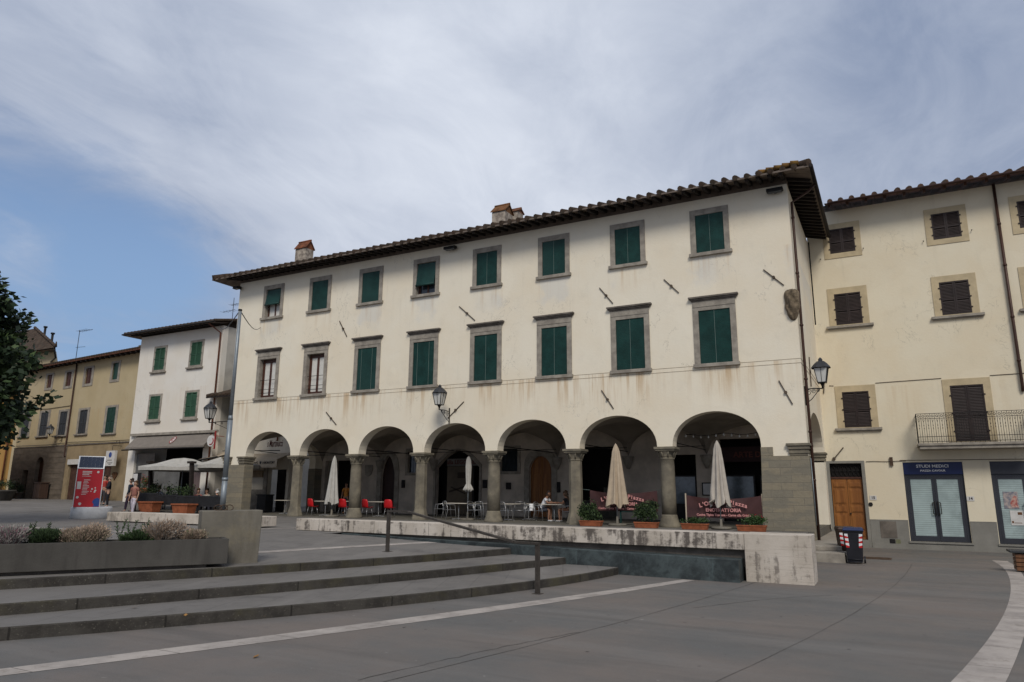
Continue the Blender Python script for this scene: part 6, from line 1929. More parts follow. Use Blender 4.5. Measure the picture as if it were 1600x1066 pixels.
def metal_chair(label, loc, rz):
    t = thing('metal_chair', label, 'chair', (0, 0, 0), 0, 'metal armchairs under the arches')
    m = MB()
    for k in range(7): m.box(-0.21, 0.21, -0.2 + 0.062 * k, -0.15 + 0.062 * k, 0.44, 0.452)
    m.build('seat', M_['alu'], t, local=True)
    m = MB()
    for k in range(5):
        z = 0.58 + 0.045 * k
        m.bar((-0.19, 0.22, z), (0.19, 0.22, z), 0.008, 0.03)
    m.build('backrest', M_['slate'], t, local=True)
    for sx in (-1, 1):
        m = MB()
        m.tube([(sx * 0.25, -0.24, 0.0), (sx * 0.25, -0.20, 0.45), (sx * 0.265, -0.16, 0.66), (sx * 0.26, 0.10, 0.68), (sx * 0.20, 0.23, 0.70), (sx * 0.19, 0.24, 0.80)], 0.013, 6)
        m.build('arm_and_front_leg', M_['alu'], t, local=True)
        m = MB(); m.tube([(sx * 0.23, 0.28, 0.0), (sx * 0.22, 0.18, 0.45), (sx * 0.20, 0.235, 0.72)], 0.013, 6); m.build('rear_leg', M_['alu'], t, local=True)
    m = MB(); m.tube([(-0.19, 0.24, 0.80), (0, 0.26, 0.83), (0.19, 0.24, 0.80)], 0.013, 6); m.tube([(-0.24, -0.2, 0.44), (0.24, -0.2, 0.44)], 0.011, 6); m.tube([(-0.22, 0.2, 0.44), (0.22, 0.2, 0.44)], 0.011, 6); m.build('frame', M_['alu'], t, local=True)
    t.location = loc; t.rotation_euler = (0, 0, rz)
    return t


R90 = math.pi / 2
table('white topped table inside the first arch on the left', px_base(446, 29.3), 1.0)
table('pale table between the two red chairs of the second arch', px_base(509, 28.7), 0.95)
table('pale table right behind the white parasol, beside the second column', px_base(542, 29.3), 0.8)
table('pale table between the red chairs of the third arch', px_base(592, 29.2), 0.95)
table('pale table at the left of the fourth arch among metal chairs', px_base(717, 28.6), 1.2)
table('pale table touching the fourth column from the left side', px_base(756, 29.6), 1.1)
table('pale table just right of the fourth column', px_base(794, 29.0), 0.95)
table('pale table behind the white cup in the fifth arch', px_base(826, 30.3), 1.1)
T8 = px_base(866, 29.3)
table('pale table between the seated man and the seated woman', T8, 1.0)
ch1 = plastic_chair('red moulded chair left of the off white parasol', px_base(489, 28.3), 3.0)
def redo(label, loc, rz): return dup(ch1, None, loc, rz, label)
redo('red moulded chair right of the off white parasol, by the second column', px_base(537, 28.3), 3.4)
redo('red moulded chair beside the second column in the third arch', px_base(574, 28.6), 3.0)
redo('red moulded chair in front of the dark arched doorway', px_base(609, 28.6), -2.95)
mc = metal_chair('metal armchair at far left of the fourth arch', px_base(688, 29.2), -1.2)
for px, Y, rz, lab in ((702, 28.2, 2.6, 'metal armchair with striped legs left of the tied white parasol'), (741, 28.2, 1.5, 'metal armchair at the foot of the tied white parasol'), (752, 29.0, 3.2, 'metal armchair beside the fourth column'),
                       (789, 28.4, 2.9, 'metal armchair just right of the fourth column'), (811, 29.4, 0.4, 'metal armchair between the two tables of the fifth arch'), (829, 29.2, 1.9, 'empty metal armchair holding the white cup behind the seated man')):
    dup(mc, None, px_base(px, Y), rz, lab)
b = px_base(830, 29.15)
m = MB(); m.lathe([(0.085, 0.455), (0.10, 0.74), (0.09, 0.74), (0.08, 0.47)], b, 16, caps=False); m.lathe([(0.085, 0.455), (0.085, 0.46)], b, 16)
tag(m.build('paper_cup', M_['white'], origin=b + Z * 0.455), 'large white cup standing on the empty chair behind the seated man', 'cup')

# banners
def banner(label, xa, xb, Y, za, zb, stakes, zs=0.0):
    t = thing('banner', label, 'banner', ((xa + xb) / 2, Y, ZF), 0, 'trattoria banners')
    m = MB(); n, k = 24, 8; vs = []
    for j in range(k + 1):
        for i in range(n + 1):
            u, v = i / n, j / k
            sag = 0.13 * math.sin(math.pi * u) ** 0.8 * v ** 2
            z = za + (zb - za) * v - sag
            y = Y + 0.02 * math.sin(u * 9 + v * 2) + 0.035 * math.sin(4 * (u + 0.9 * v)) * math.sin(math.pi * u)
            y += 0.03 * math.exp(-((u - (0.06 + 0.28 * (1 - v))) / 0.03) ** 2) + 0.03 * math.exp(-((1 - u - (0.06 + 0.28 * (1 - v))) / 0.03) ** 2)
            vs.append((xa + (xb - xa) * u, y, z))
    m.mesh(vs, [(j * (n + 1) + i, j * (n + 1) + i + 1, (j + 1) * (n + 1) + i + 1, (j + 1) * (n + 1) + i) for j in range(k) for i in range(n)], 0, True)
    cl = m.build('cloth', M_['banner'], t, recalc=False)
    xm, W_, H_ = (xa + xb) / 2, xb - xa, zb - za
    Yt = Y - 0.085
    # first line bends up into an arc: letters set one by one
    s_ = "L'Oste in Piazza"
    lt = MB()
    for i, chx in enumerate(s_):
        u = (i - (len(s_) - 1) / 2) / (len(s_) - 1)
        if chx == ' ': continue
        text(chx, 0.225 * H_ / 0.9, (xm + u * W_ * 0.60, Yt, za + H_ * 0.70 - 0.16 * H_ * (2 * u) ** 2), M_['banner_text'], cl, name='letter', bold=0.008, rot=(R90, -u * -0.5, 0))
    text('ENOTRATTORIA', 0.185 * H_ / 0.9, (xm, Yt, za + H_ * 0.34), M_['banner_text'], cl, bold=0.006, sx=1.0)
    text('Cucina Tipica Toscana - Carne alla Griglia', 0.125 * H_ / 0.9, (xm, Yt, za + H_ * 0.13), M_['banner_text'], cl, bold=0.004, sx=1.12 * W_ / 3.0)
    for q in (-0.12, 0.12):
        m = MB(); m.box(xm + q * W_ - 0.12, xm + q * W_ + 0.12, Yt - 0.002, Yt + 0.004, za + H_ * 0.52, za + H_ * 0.535); m.build('rule', M_['banner_text'], cl)
    if stakes:
        for x in (xa - 0.02, xb + 0.02):
            m = MB(); m.bar((x, Y + 0.02, ZF), (x, Y + 0.02, zb + 0.06), 0.045, 0.045); m.build('stake', M_['awning_beige'], t)
    else:
        m = MB(); m.tube([(xa - 0.55, Y + 0.1, zb + 0.04), (xa, Y, zb), (xa, Y, zb)], 0.008, 5); m.tube([(xb, Y, zb), (xb + 0.4, Y + 0.1, zb + 0.06)], 0.008, 5); m.build('rope', M_['cord'], t)
    return t


def bpx(pa, pb, y0, y1, Y):
    a, b_ = atY(pa, (y0 + y1) / 2, Y), atY(pb, (y0 + y1) / 2, Y)
    return a.x, b_.x, atY((pa + pb) / 2, y1, Y).z, atY((pa + pb) / 2, y0, Y).z


xa, xb, za, zb = bpx(921, 1027, 766, 799, 27.3)
banner('burgundy trattoria banner roped between the columns behind the beige parasol', xa, xb, 27.35, za, zb, False)
xa, xb, za, zb = bpx(1070, 1189, 774, 810, 26.75)
banner('burgundy trattoria banner on wooden stakes behind the pale torn parasol', xa, xb, 27.0, za, zb, True)


# terracotta boxes and their plants
def trough(label, loc, L):
    t = thing('flower_box', label, 'flower box', loc, 0, 'terracotta flower boxes')
    b = Vector(loc); m = MB()
    h, w_ = 0.2, 0.24
    def hx(l0, w0, z0, l1, w1, z1): m.hexa([(b.x - l0, b.y - w0, b.z + z0), (b.x + l0, b.y - w0, b.z + z0), (b.x + l0, b.y + w0, b.z + z0), (b.x - l0, b.y + w0, b.z + z0), (b.x - l1, b.y - w1, b.z + z1), (b.x + l1, b.y - w1, b.z + z1), (b.x + l1, b.y + w1, b.z + z1), (b.x - l1, b.y + w1, b.z + z1)])
    hx(L / 2 - 0.05, 0.11, 0, L / 2 - 0.015, 0.14, 0.17); hx(L / 2, 0.155, 0.171, L / 2, 0.155, 0.215)
    m.build('box', M_['terracotta'], t, bevel=0.008)
    m = MB(); m.box(b.x - L / 2 + 0.04, b.x + L / 2 - 0.04, b.y - 0.12, b.y + 0.12, b.z + 0.2151, b.z + 0.22); m.build('soil', M_['soil'], t)
    return t


def leafy(name, label, c, rx_, ry_, h, n_, mats, lsize=0.05, group=None, cat='plant', flowers=0, stems=14, dens=None):
    c = Vector(c); m = MB()
    for k in range(stems):
        a = rnd.uniform(0, 6.28); r = math.sqrt(rnd.random()) * 0.6
        m.tube([c + Vector((rx_ * r * .4 * math.cos(a), ry_ * r * .4 * math.sin(a), 0)), c + Vector((rx_ * r * math.cos(a), ry_ * r * math.sin(a), h * rnd.uniform(.5, .9)))], 0.006, 4, mi=1)
    lumps = [(rnd.uniform(-.75, .75), rnd.uniform(-.6, .6), rnd.uniform(.25, .85), rnd.uniform(.25, .45)) for _ in range(9)]
    for k in range(n_):
        l = rnd.choice(lumps)
        p = c + Vector((rx_ * (l[0] + rnd.gauss(0, l[3] * .6)), ry_ * (l[1] + rnd.gauss(0, l[3] * .6)), h * max(0.02, l[2] + rnd.gauss(0, .16))))
        s = lsize * rnd.uniform(0.6, 1.2)
        u = Vector((rnd.uniform(-1, 1), rnd.uniform(-1, 1), rnd.uniform(-.3, .8))).normalized() * s
        v = u.cross(Vector((rnd.uniform(-1, 1), rnd.uniform(-1, 1), rnd.uniform(-1, 1)))).normalized() * s * 0.38
        m.poly([p - u * .5, p + v, p + u * .6, p - v], 0 if rnd.random() < 0.65 else 1)
    for k in range(flowers):
        p = c + Vector((rnd.uniform(-rx_, rx_), rnd.uniform(-ry_, ry_), h * rnd.uniform(0.8, 1.2)))
        for q in range(5):
            a = q * 1.257 + rnd.random()
            m.poly([p, p + Vector((.03 * math.cos(a), .03 * math.sin(a), .012)), p + Vector((.03 * math.cos(a + .9), .03 * math.sin(a + .9), .02))], 2)
    return tag(m.build(name, mats, origin=c, recalc=False), label, cat, group)


GB = [(923, 26.45, 0.92, 'terracotta flower box at the foot of the fifth column'), (1009, 26.35, 0.92, 'terracotta flower box left of the sixth column'), (1084, 26.25, 0.98, 'terracotta flower box right of the sixth column'), (1172, 26.15, 1.0, 'terracotta flower box beside the right stone pier')]
fb = []
for px, Y, L, lab in GB:
    b = px_base(px, Y, terr(-8, 26)); trough(lab, b, L); fb.append(b)
LM = [M_['leaf_b'], M_['leaf_a'], M_['flower']]
leafy('shrub', 'dark green leafy shrub in the flower box by the fifth column', fb[0] + Z * .22, 0.46, 0.25, 0.64, 3400, LM, 0.07, 'plants in the flower boxes')
leafy('shrub', 'dark green leafy shrub in the flower box left of the sixth column', fb[1] + Z * .22, 0.48, 0.25, 0.70, 3400, LM, 0.07, 'plants in the flower boxes')
leafy('flowering_plant', 'low thin green plant in the flower box right of the sixth column', fb[2] + Z * .21, 0.44, 0.13, 0.22, 700, [M_['leaf_b'], M_['leaf_c'], M_['flower']], 0.05, 'plants in the flower boxes')
leafy('flowering_plant', 'low fresh green plant with a few red flowers in the box by the stone pier', fb[3] + Z * .21, 0.46, 0.15, 0.32, 1100, [M_['leaf_c'], M_['leaf_b'], M_['flower']], 0.055, 'plants in the flower boxes', flowers=9)
# garden chair back and string lights behind the banners
m = MB(); b = px_base(1000, 29.5)
m.box(b.x - 0.9, b.x + 0.5, b.y, b.y + 0.05, b.z + 1.12, b.z + 1.2); m.box(b.x - 0.9, b.x - 0.84, b.y, b.y + 0.05, b.z, b.z + 1.12); m.box(b.x + 0.44, b.x + 0.5, b.y, b.y + 0.05, b.z, b.z + 1.12)
m.tube([(b.x - 0.2 + 0.32 * math.cos(t), b.y + 0.025, b.z + 0.80 + 0.30 * math.sin(t)) for t in [math.pi * i / 12 for i in range(13)]], 0.03, 6); m.box(b.x - 0.9, b.x + 0.5, b.y, b.y + 0.05, b.z + 0.45, b.z + 0.75)
tag(m.build('bench_back', M_['teal'], origin=b), 'dark teal high backed bench behind the roped banner', 'bench')
m = MB(); z_ = 4.28
xs_ = [CX[6] - 1.5 + 3.0 * k / 10 for k in range(11)]
m.tube([(x, 28.6, z_ - 0.08 * math.sin(math.pi * k / 10 * 2) ** 2) for k, x in enumerate(xs_)], 0.012, 5)
for k, x in enumerate(xs_): m.lathe([(0.0, -0.12), (0.035, -0.09), (0.03, -0.05), (0.012, -0.03), (0.012, 0)], (x, 28.6, z_ - 0.08 * math.sin(math.pi * k / 10 * 2) ** 2), 8, mi=1)
tag(m.build('string_lights', [M_['iron'], M_['lamp_glass']], origin=(CX[6], 28.6, z_)), 'string of small unlit bulbs hung across the rightmost arch', 'string lights')
b = Vector((xat(1107, YB, 755), YB - 0.02, 2.1))
m = MB(); m.box(b.x - 0.30, b.x + 0.30, YB - 0.05, YB - 0.01, 1.85, 2.45); mb_ = m.build('menu_board', M_['iron'], None, origin=(b.x, YB, 1.85)); tag(mb_, 'white menu sheet in a dark frame on the wall of the last bay', 'menu board')
m = MB(); m.box(b.x - 0.25, b.x + 0.25, YB - 0.055, YB - 0.051, 1.9, 2.4); m.build('sheet', M_['paper'], mb_)
m = MB(); b = px_base(432, 31.0); m.box(b.x - 1.6, b.x - 0.9, b.y, b.y + 0.6, b.z - 0.05, b.z + 0.95); m.box(b.x - 1.65, b.x - 0.85, b.y - 0.04, b.y + 0.62, b.z + 0.95, b.z + 1.02)
tag(m.build('serving_cabinet', M_['slate'], origin=b), 'dark serving cabinet in front of the pastry shop', 'cabinet')

# ---------------------------------------------------------------- bins, grate, right bench
def wheelie(label, loc, rz, body, lid, group):
    t = thing('wheeled_bin', label, 'bin', (0, 0, 0), 0, group)
    m = MB(); m.hexa([(-.20, -.22, .06), (.20, -.22, .06), (.20, .22, .06), (-.20, .22, .06), (-.26, -.28, .93), (.26, -.28, .93), (.26, .28, .93), (-.26, .28, .93)])
    m.box(-.28, .28, -.30, .30, .90, .94)
    m.build('body', body, t, local=True, bevel=0.02)
    m = MB(); m.hexa([(-.29, -.33, .945), (.29, -.33, .945), (.29, .32, .945), (-.29, .32, .945), (-.25, -.28, 1.02), (.25, -.28, 1.02), (.25, .28, 1.03), (-.25, .28, 1.03)]); m.tube([(-.24, .33, .97), (.24, .33, .97)], 0.02, 8)
    m.build('lid', lid, t, local=True, bevel=0.015)
    for sx in (-1, 1):
        m = MB(); m.tube([(sx * .23, .2, .10), (sx * .28, .2, .10)], 0.10, 14, sm=False); m.build('wheel', M_['bin_black'], t, local=True)
        m = MB()
        for k in range(3):
            z0, z1 = 0.46 + 0.13 * k, 0.46 + 0.13 * k + 0.13
            def P_(x, z): return (sx * (x + (z - .06) * .069), -.225 - (z - .06) * .069, z)
            m.poly([P_(.095, z0), P_(.185, z0), P_(.185, z0 + .075), P_(.095, z0 + .045)], 0); m.poly([P_(.095, z0 + .045), P_(.185, z0 + .075), P_(.185, z1), P_(.095, z1)], 1)
        m.build('warning_sticker', [M_['sticker_red'], M_['sticker_white']], t, local=True, recalc=False)
    m = MB(); m.tube([(-.18, -.235, .13), (.18, -.235, .13)], 0.018, 6); m.tube([(-.18, -.245, .06), (.18, -.245, .06)], 0.015, 6); m.build('foot_bar', M_['bin_black'], t, local=True)
    t.location = loc; t.rotation_euler = (0, 0, rz)
    return t


b = atZ(1337, 879, 0.0)
wheelie('black wheeled bin with a blue lid and red white stickers', (b.x, b.y, lowz(b.y)), 0.05, M_['bin_black'], M_['bin_blue'], 'wheeled bins by the wooden door')
b = Vector((xat(1324, 24.9, 860), 24.9, lowz(24.9)))
wheelie('brown wheeled bin half hidden behind the blue lidded one', b, 0.25, M_['bin_brown'], M_['bin_brown'], 'wheeled bins by the wooden door')
p = atZ(1366, 869, -0.02)
m = MB(); m.box(p.x - 0.55, p.x + 0.5, p.y - 0.5, p.y + 0.5, lowz(p.y) + 0.001, lowz(p.y) + 0.012)
for k in range(8): m.box(p.x - 0.5, p.x + 0.45, p.y - 0.45 + 0.12 * k, p.y - 0.40 + 0.12 * k, lowz(p.y) + 0.0121, lowz(p.y) + 0.018)
tag(m.build('drain_grate', M_['rust'], origin=p), 'dark rectangular drain grate in the paving behind the bins', 'grate')
p = atZ(1590, 893, 0.0)
t = thing('wooden_bench', 'brown wooden bench with a dark top slab cut off by the right frame edge', 'bench', (p.x + 0.9, p.y + 0.3, 0))
m = MB()
for k in range(4): m.box(p.x, p.x + 2.0, p.y, p.y + 0.6, 0.02 + 0.11 * k, 0.11 + 0.11 * k)
m.build('body', M_['wood_dark'] if False else wood_mat('bench wood', (0.10, 0.045, 0.02), (0.16, 0.07, 0.03)), t)
m = MB(); m.box(p.x - 0.12, p.x + 2.1, p.y - 0.06, p.y + 0.66, 0.47, 0.53); m.build('seat', M_['slate'], t, bevel=0.01)

# ---------------------------------------------------------------- red information totem
tb_ = Vector((xat(138, 19.8, 806), 19.8, 0)); tb_.z = terr(tb_.x, tb_.y)
trz = math.radians(57)
tt = thing('info_totem', 'red information totem with a tilted solar panel on a grey drum', 'totem', tb_, trz)
m = MB(); m.lathe([(0.80, -0.02), (0.80, 0.02), (0.815, 0.03), (0.815, 0.47), (0.80, 0.5)], (0.1, 0.1, 0), 40); m.build('drum', M_['drum'], tt, local=True)
W2 = 0.49
m = MB(); m.box(-W2 - 0.12, W2 - 0.12, -0.46, -0.30, 0.50, 2.16); pan = m.build('panel', M_['red_panel'], tt, local=True, bevel=0.008)
m = MB(); m.box(-W2 - 0.155, -W2 - 0.121, -0.47, -0.29, 0.5, 2.17); m.box(W2 - 0.119, W2 - 0.085, -0.47, -0.29, 0.5, 2.17); m.build('edge_trim', M_['drum'], tt, local=True)
m = MB(); m.hexa([(-W2 - 0.15, -0.50, 2.17), (W2 - 0.09, -0.50, 2.17), (W2 - 0.09, -0.44, 2.14), (-W2 - 0.15, -0.44, 2.14), (-W2 - 0.15, -0.10, 2.73), (W2 - 0.09, -0.10, 2.73), (W2 - 0.09, -0.04, 2.69), (-W2 - 0.15, -0.04, 2.69)])
sp = m.build('solar_panel', M_['white'], tt, local=True)
m = MB()
nu = Vector((0, 0.40, 0.56)); nn = Vector((0, -0.56, 0.40)).normalized() * 0.006
o_ = Vector((-W2 - 0.15, -0.50, 2.17))
wc = (2 * W2 + 0.06)
for i in range(6):
    for j in range(4):
        a, b2 = 0.05 + 0.9 * i / 6, 0.05 + 0.9 * (i + .985) / 6; c2, d2 = 0.06 + 0.88 * j / 4, 0.06 + 0.88 * (j + .985) / 4
        m.poly([o_ + Vector((wc * a, 0, 0)) + nu * c2 + nn, o_ + Vector((wc * b2, 0, 0)) + nu * c2 + nn, o_ + Vector((wc * b2, 0, 0)) + nu * d2 + nn, o_ + Vector((wc * a, 0, 0)) + nu * d2 + nn])
m.v = [p_ - sp.location for p_ in m.v]; m.build('solar_cells', M_['solar'], sp, local=True, recalc=False)
m = MB()
def mark(x0, x1, z0, z1): m.box(x0, x1, -0.466, -0.4605, z0, z1)
for k, (l, h_) in enumerate(((0.36, .035), (0.36, .035), (0.26, .03), (0.34, .018))): mark(-0.42, -0.42 + l, 2.02 - 0.065 * k, 2.02 + h_ - 0.065 * k)
for k in range(11): mark(-0.33 - 0.004 * k, -0.33 + rnd.uniform(0.12, 0.24), 1.66 - 0.062 * k, 1.682 - 0.062 * k)
for cx, cz, r in ((0.18, 2.02, .05), (-0.5, 0.92, .055), (-0.38, 0.64, .06), (0.02, 1.28, .035), (0.14, 1.33, .03), (0.15, 1.22, .04), (0.13, 1.15, .035), (-0.01, 1.18, .025)):
    m.tube([(cx, -0.4605, cz), (cx, -0.466, cz)], r, 14, sm=False)
mark(-0.57, -0.42, 1.28, 1.60)
m.v = [p_ - pan.location for p_ in m.v]; m.build('printing', M_['paper'], pan, local=True)
m = MB(); m.slab([[(0.36, 0.52), (0.36, 0.86), (0.26, 0.90), (0.14, 0.84), (0.08, 0.72), (0.16, 0.60), (0.12, 0.52)]], -0.464, -0.4604); m.v = [p_ - pan.location for p_ in m.v]; m.build('printing', M_['blue_print'], pan, local=True)

# ---------------------------------------------------------------- cafe terrace in front of the white building
FYc = 26.0
def gz(x, y): return terr(x, y)
xsF = [xat(p, FYc, 785) for p in (212, 246, 276, 310, 350)]
for a, b2, lab in zip(xsF[:-1], xsF[1:], ('leftmost charcoal slatted fence panel of the cafe terrace', 'charcoal fence panel behind the gap between the two terracotta planters', 'charcoal fence panel over the right terracotta planter', 'charcoal fence panel running behind the left corner pier of the arcade')):
    t = thing('fence_panel', lab, 'fence', ((a + b2) / 2, FYc, gz(a, FYc)), 0, 'fence panels of the cafe terrace')
    z0 = gz((a + b2) / 2, FYc)
    m = MB()
    m.box(a + 0.03, b2 - 0.03, FYc - 0.02, FYc + 0.02, z0 + 0.90, z0 + 0.97); m.box(a + 0.03, b2 - 0.03, FYc - 0.02, FYc + 0.02, z0 + 0.42, z0 + 0.47)
    n = int((b2 - a) / 0.07)
    for k in range(n): m.box(a + 0.06 + 0.07 * k, a + 0.105 + 0.07 * k, FYc - 0.012, FYc + 0.012, z0 + 0.471, z0 + 0.899)
    m.build('slats', M_['fence'], t)
    for x in (a + 0.02, b2 - 0.02):
        m = MB(); m.box(x - 0.025, x + 0.025, FYc - 0.03, FYc + 0.03, z0 - 0.05, z0 + 1.02); m.build('post', M_['fence'], t)
for px, lab in ((233, 'brown terracotta planter at the left end of the terrace fence'), (287, 'bright terracotta planter in the middle of the terrace fence')):
    x = xat(px, FYc - 0.4, 795); z0 = gz(x, FYc - 0.4)
    t = thing('terrace_planter', lab, 'planter', (x, FYc - 0.4, z0), 0, 'planters of the cafe terrace')
    m = MB(); m.hexa([(x - .52, FYc - .62, z0), (x + .52, FYc - .62, z0), (x + .52, FYc - .12, z0), (x - .52, FYc - .12, z0), (x - .62, FYc - .68, z0 + .48), (x + .62, FYc - .68, z0 + .48), (x + .62, FYc - .08, z0 + .48), (x - .62, FYc - .08, z0 + .48)])
    m.box(x - .66, x + .66, FYc - .72, FYc - .04, z0 + .481, z0 + .56)
    m.build('box', M_['terracotta'], t, bevel=0.015)
for px, w_, lab in ((229, 0.95, 'green bush above the brown terracotta planter, by the left dark post'), (287, 1.5, 'larger green bush behind the middle fence panels, by the right dark post')):
    x = xat(px, FYc + 0.4, 775); z0 = gz(x, FYc)
    leafy('bush', lab, (x, FYc + 0.4, z0 + 0.5), w_, 0.35, 0.95, 1300, LM, 0.085, 'bushes of the cafe terrace')
for px, lab in ((234, 'dark wooden post at the left of the cafe terrace'), (298, 'dark wooden post between the two open parasols')):
    p0 = atY(px + 2.5, 775, 26.5); p1 = atY(px - 1.0, 721, 26.5)
    m = MB(); m.bar((p0.x, 26.5, gz(p0.x, 26.5)), (p1.x + 0.15, 26.5, p1.z), 0.17, 0.17); m.box(p1.x - 0.02, p1.x + 0.32, 26.33, 26.67, p1.z - 0.12, p1.z)
    tag(m.build('wooden_post', M_['timber'], origin=(p0.x, 26.5, gz(p0.x, 26.5))), lab, 'post', 'posts of the cafe terrace')


def open_parasol(label, c, r, ztop, zedge, zfl):
    t = thing('open_parasol', label, 'parasol', (c[0], c[1], zfl), 0, 'open parasols of the cafe terrace')
    m = MB(); n = 8; vs = []
    rings = [(0.03, ztop + 0.05), (0.25 * r, ztop - 0.02), (0.62 * r, zedge + (ztop - zedge) * 0.36), (r, zedge), (r * 0.995, zedge - 0.22)]
    for k_, (rr, z) in enumerate(rings):
        for k in range(n * 2):
            a = math.pi * k / n + math.pi / 8
            q = rr * (1.0 if k % 2 == 0 else 0.935)
            vs.append((c[0] + q * math.cos(a), c[1] + q * math.sin(a), z - (0.05 if k % 2 and 0 < k_ < 4 else 0)))
    N2 = n * 2
    m.mesh(vs, [(j * N2 + k, j * N2 + (k + 1) % N2, (j + 1) * N2 + (k + 1) % N2, (j + 1) * N2 + k) for j in range(len(rings) - 1) for k in range(N2)])
    m.build('canopy', M_['white_cloth'], t, recalc=False)
    m = MB(); m.tube([(c[0], c[1], zfl), (c[0], c[1], ztop)], 0.035, 8); m.build('pole', M_['galv'], t)
    m = MB()
    for k in range(n):
        a = 2 * math.pi * k / n + math.pi / 8
        m.tube([(c[0], c[1], zedge - 0.1), (c[0] + 0.6 * r * math.cos(a), c[1] + 0.6 * r * math.sin(a), zedge + (ztop - zedge) * 0.33)], 0.012, 5)
    m.build('ribs', M_['awning_beige'], t)
    m = MB(); m.box(c[0] - .3, c[0] + .3, c[1] - .3, c[1] + .3, zfl, zfl + 0.08); m.build('base', M_['block'], t)
    return t


open_parasol('open off white parasol over the left half of the cafe terrace', (-36.1, 27.6), 2.35, 3.70, 3.22, 0.75)
open_parasol('open off white parasol partly behind the left corner pier of the arcade', (-33.6, 28.6), 1.9, 3.80, 3.36, 0.70)
for px, Y, lab in ((250, 27.6, 'dark cafe table beside the diner in grey'), (318, 27.6, 'dark cafe table beside the diners at the right of the terrace')):
    b = Vector((xat(px, Y, 785), Y, 0)); b.z = gz(b.x, Y); table(lab, b, 0.8, 'cafe terrace tables', 'tabletop')
# ---------------------------------------------------------------- people
SKIN = [mat('light skin', (0.42, 0.24, 0.165), 0.6, 0.1, 8), mat('tanned skin', (0.30, 0.155, 0.095), 0.6, 0.1, 8)]
CL = {}
def cloth(c):
    if c not in CL: CL[c] = mat('cloth %d' % len(CL), c, 0.9, 0.25, 9)
    return CL[c]


def skinned(name, V, E, mt, parent, sub=1):
    """V: list of (co, r or (rx, ry)); first vertex is the root"""
    me = bpy.data.meshes.new(name)
    me.from_pydata([v[0] for v in V], E, [])
    tmp = bpy.data.objects.new(name, me); COL.objects.link(tmp)
    md = tmp.modifiers.new('skin', 'SKIN'); md.use_smooth_shade = True; md.branch_smoothing = 0.3
    for i, sv in enumerate(me.skin_vertices[0].data):
        r = V[i][1]; sv.radius = r if isinstance(r, tuple) else (r, r)
        sv.use_root = (i == 0)
    ss = tmp.modifiers.new('sub', 'SUBSURF'); ss.levels = sub; ss.render_levels = sub
    return from_eval(tmp, name, [mt], parent, (0, 0, 0))


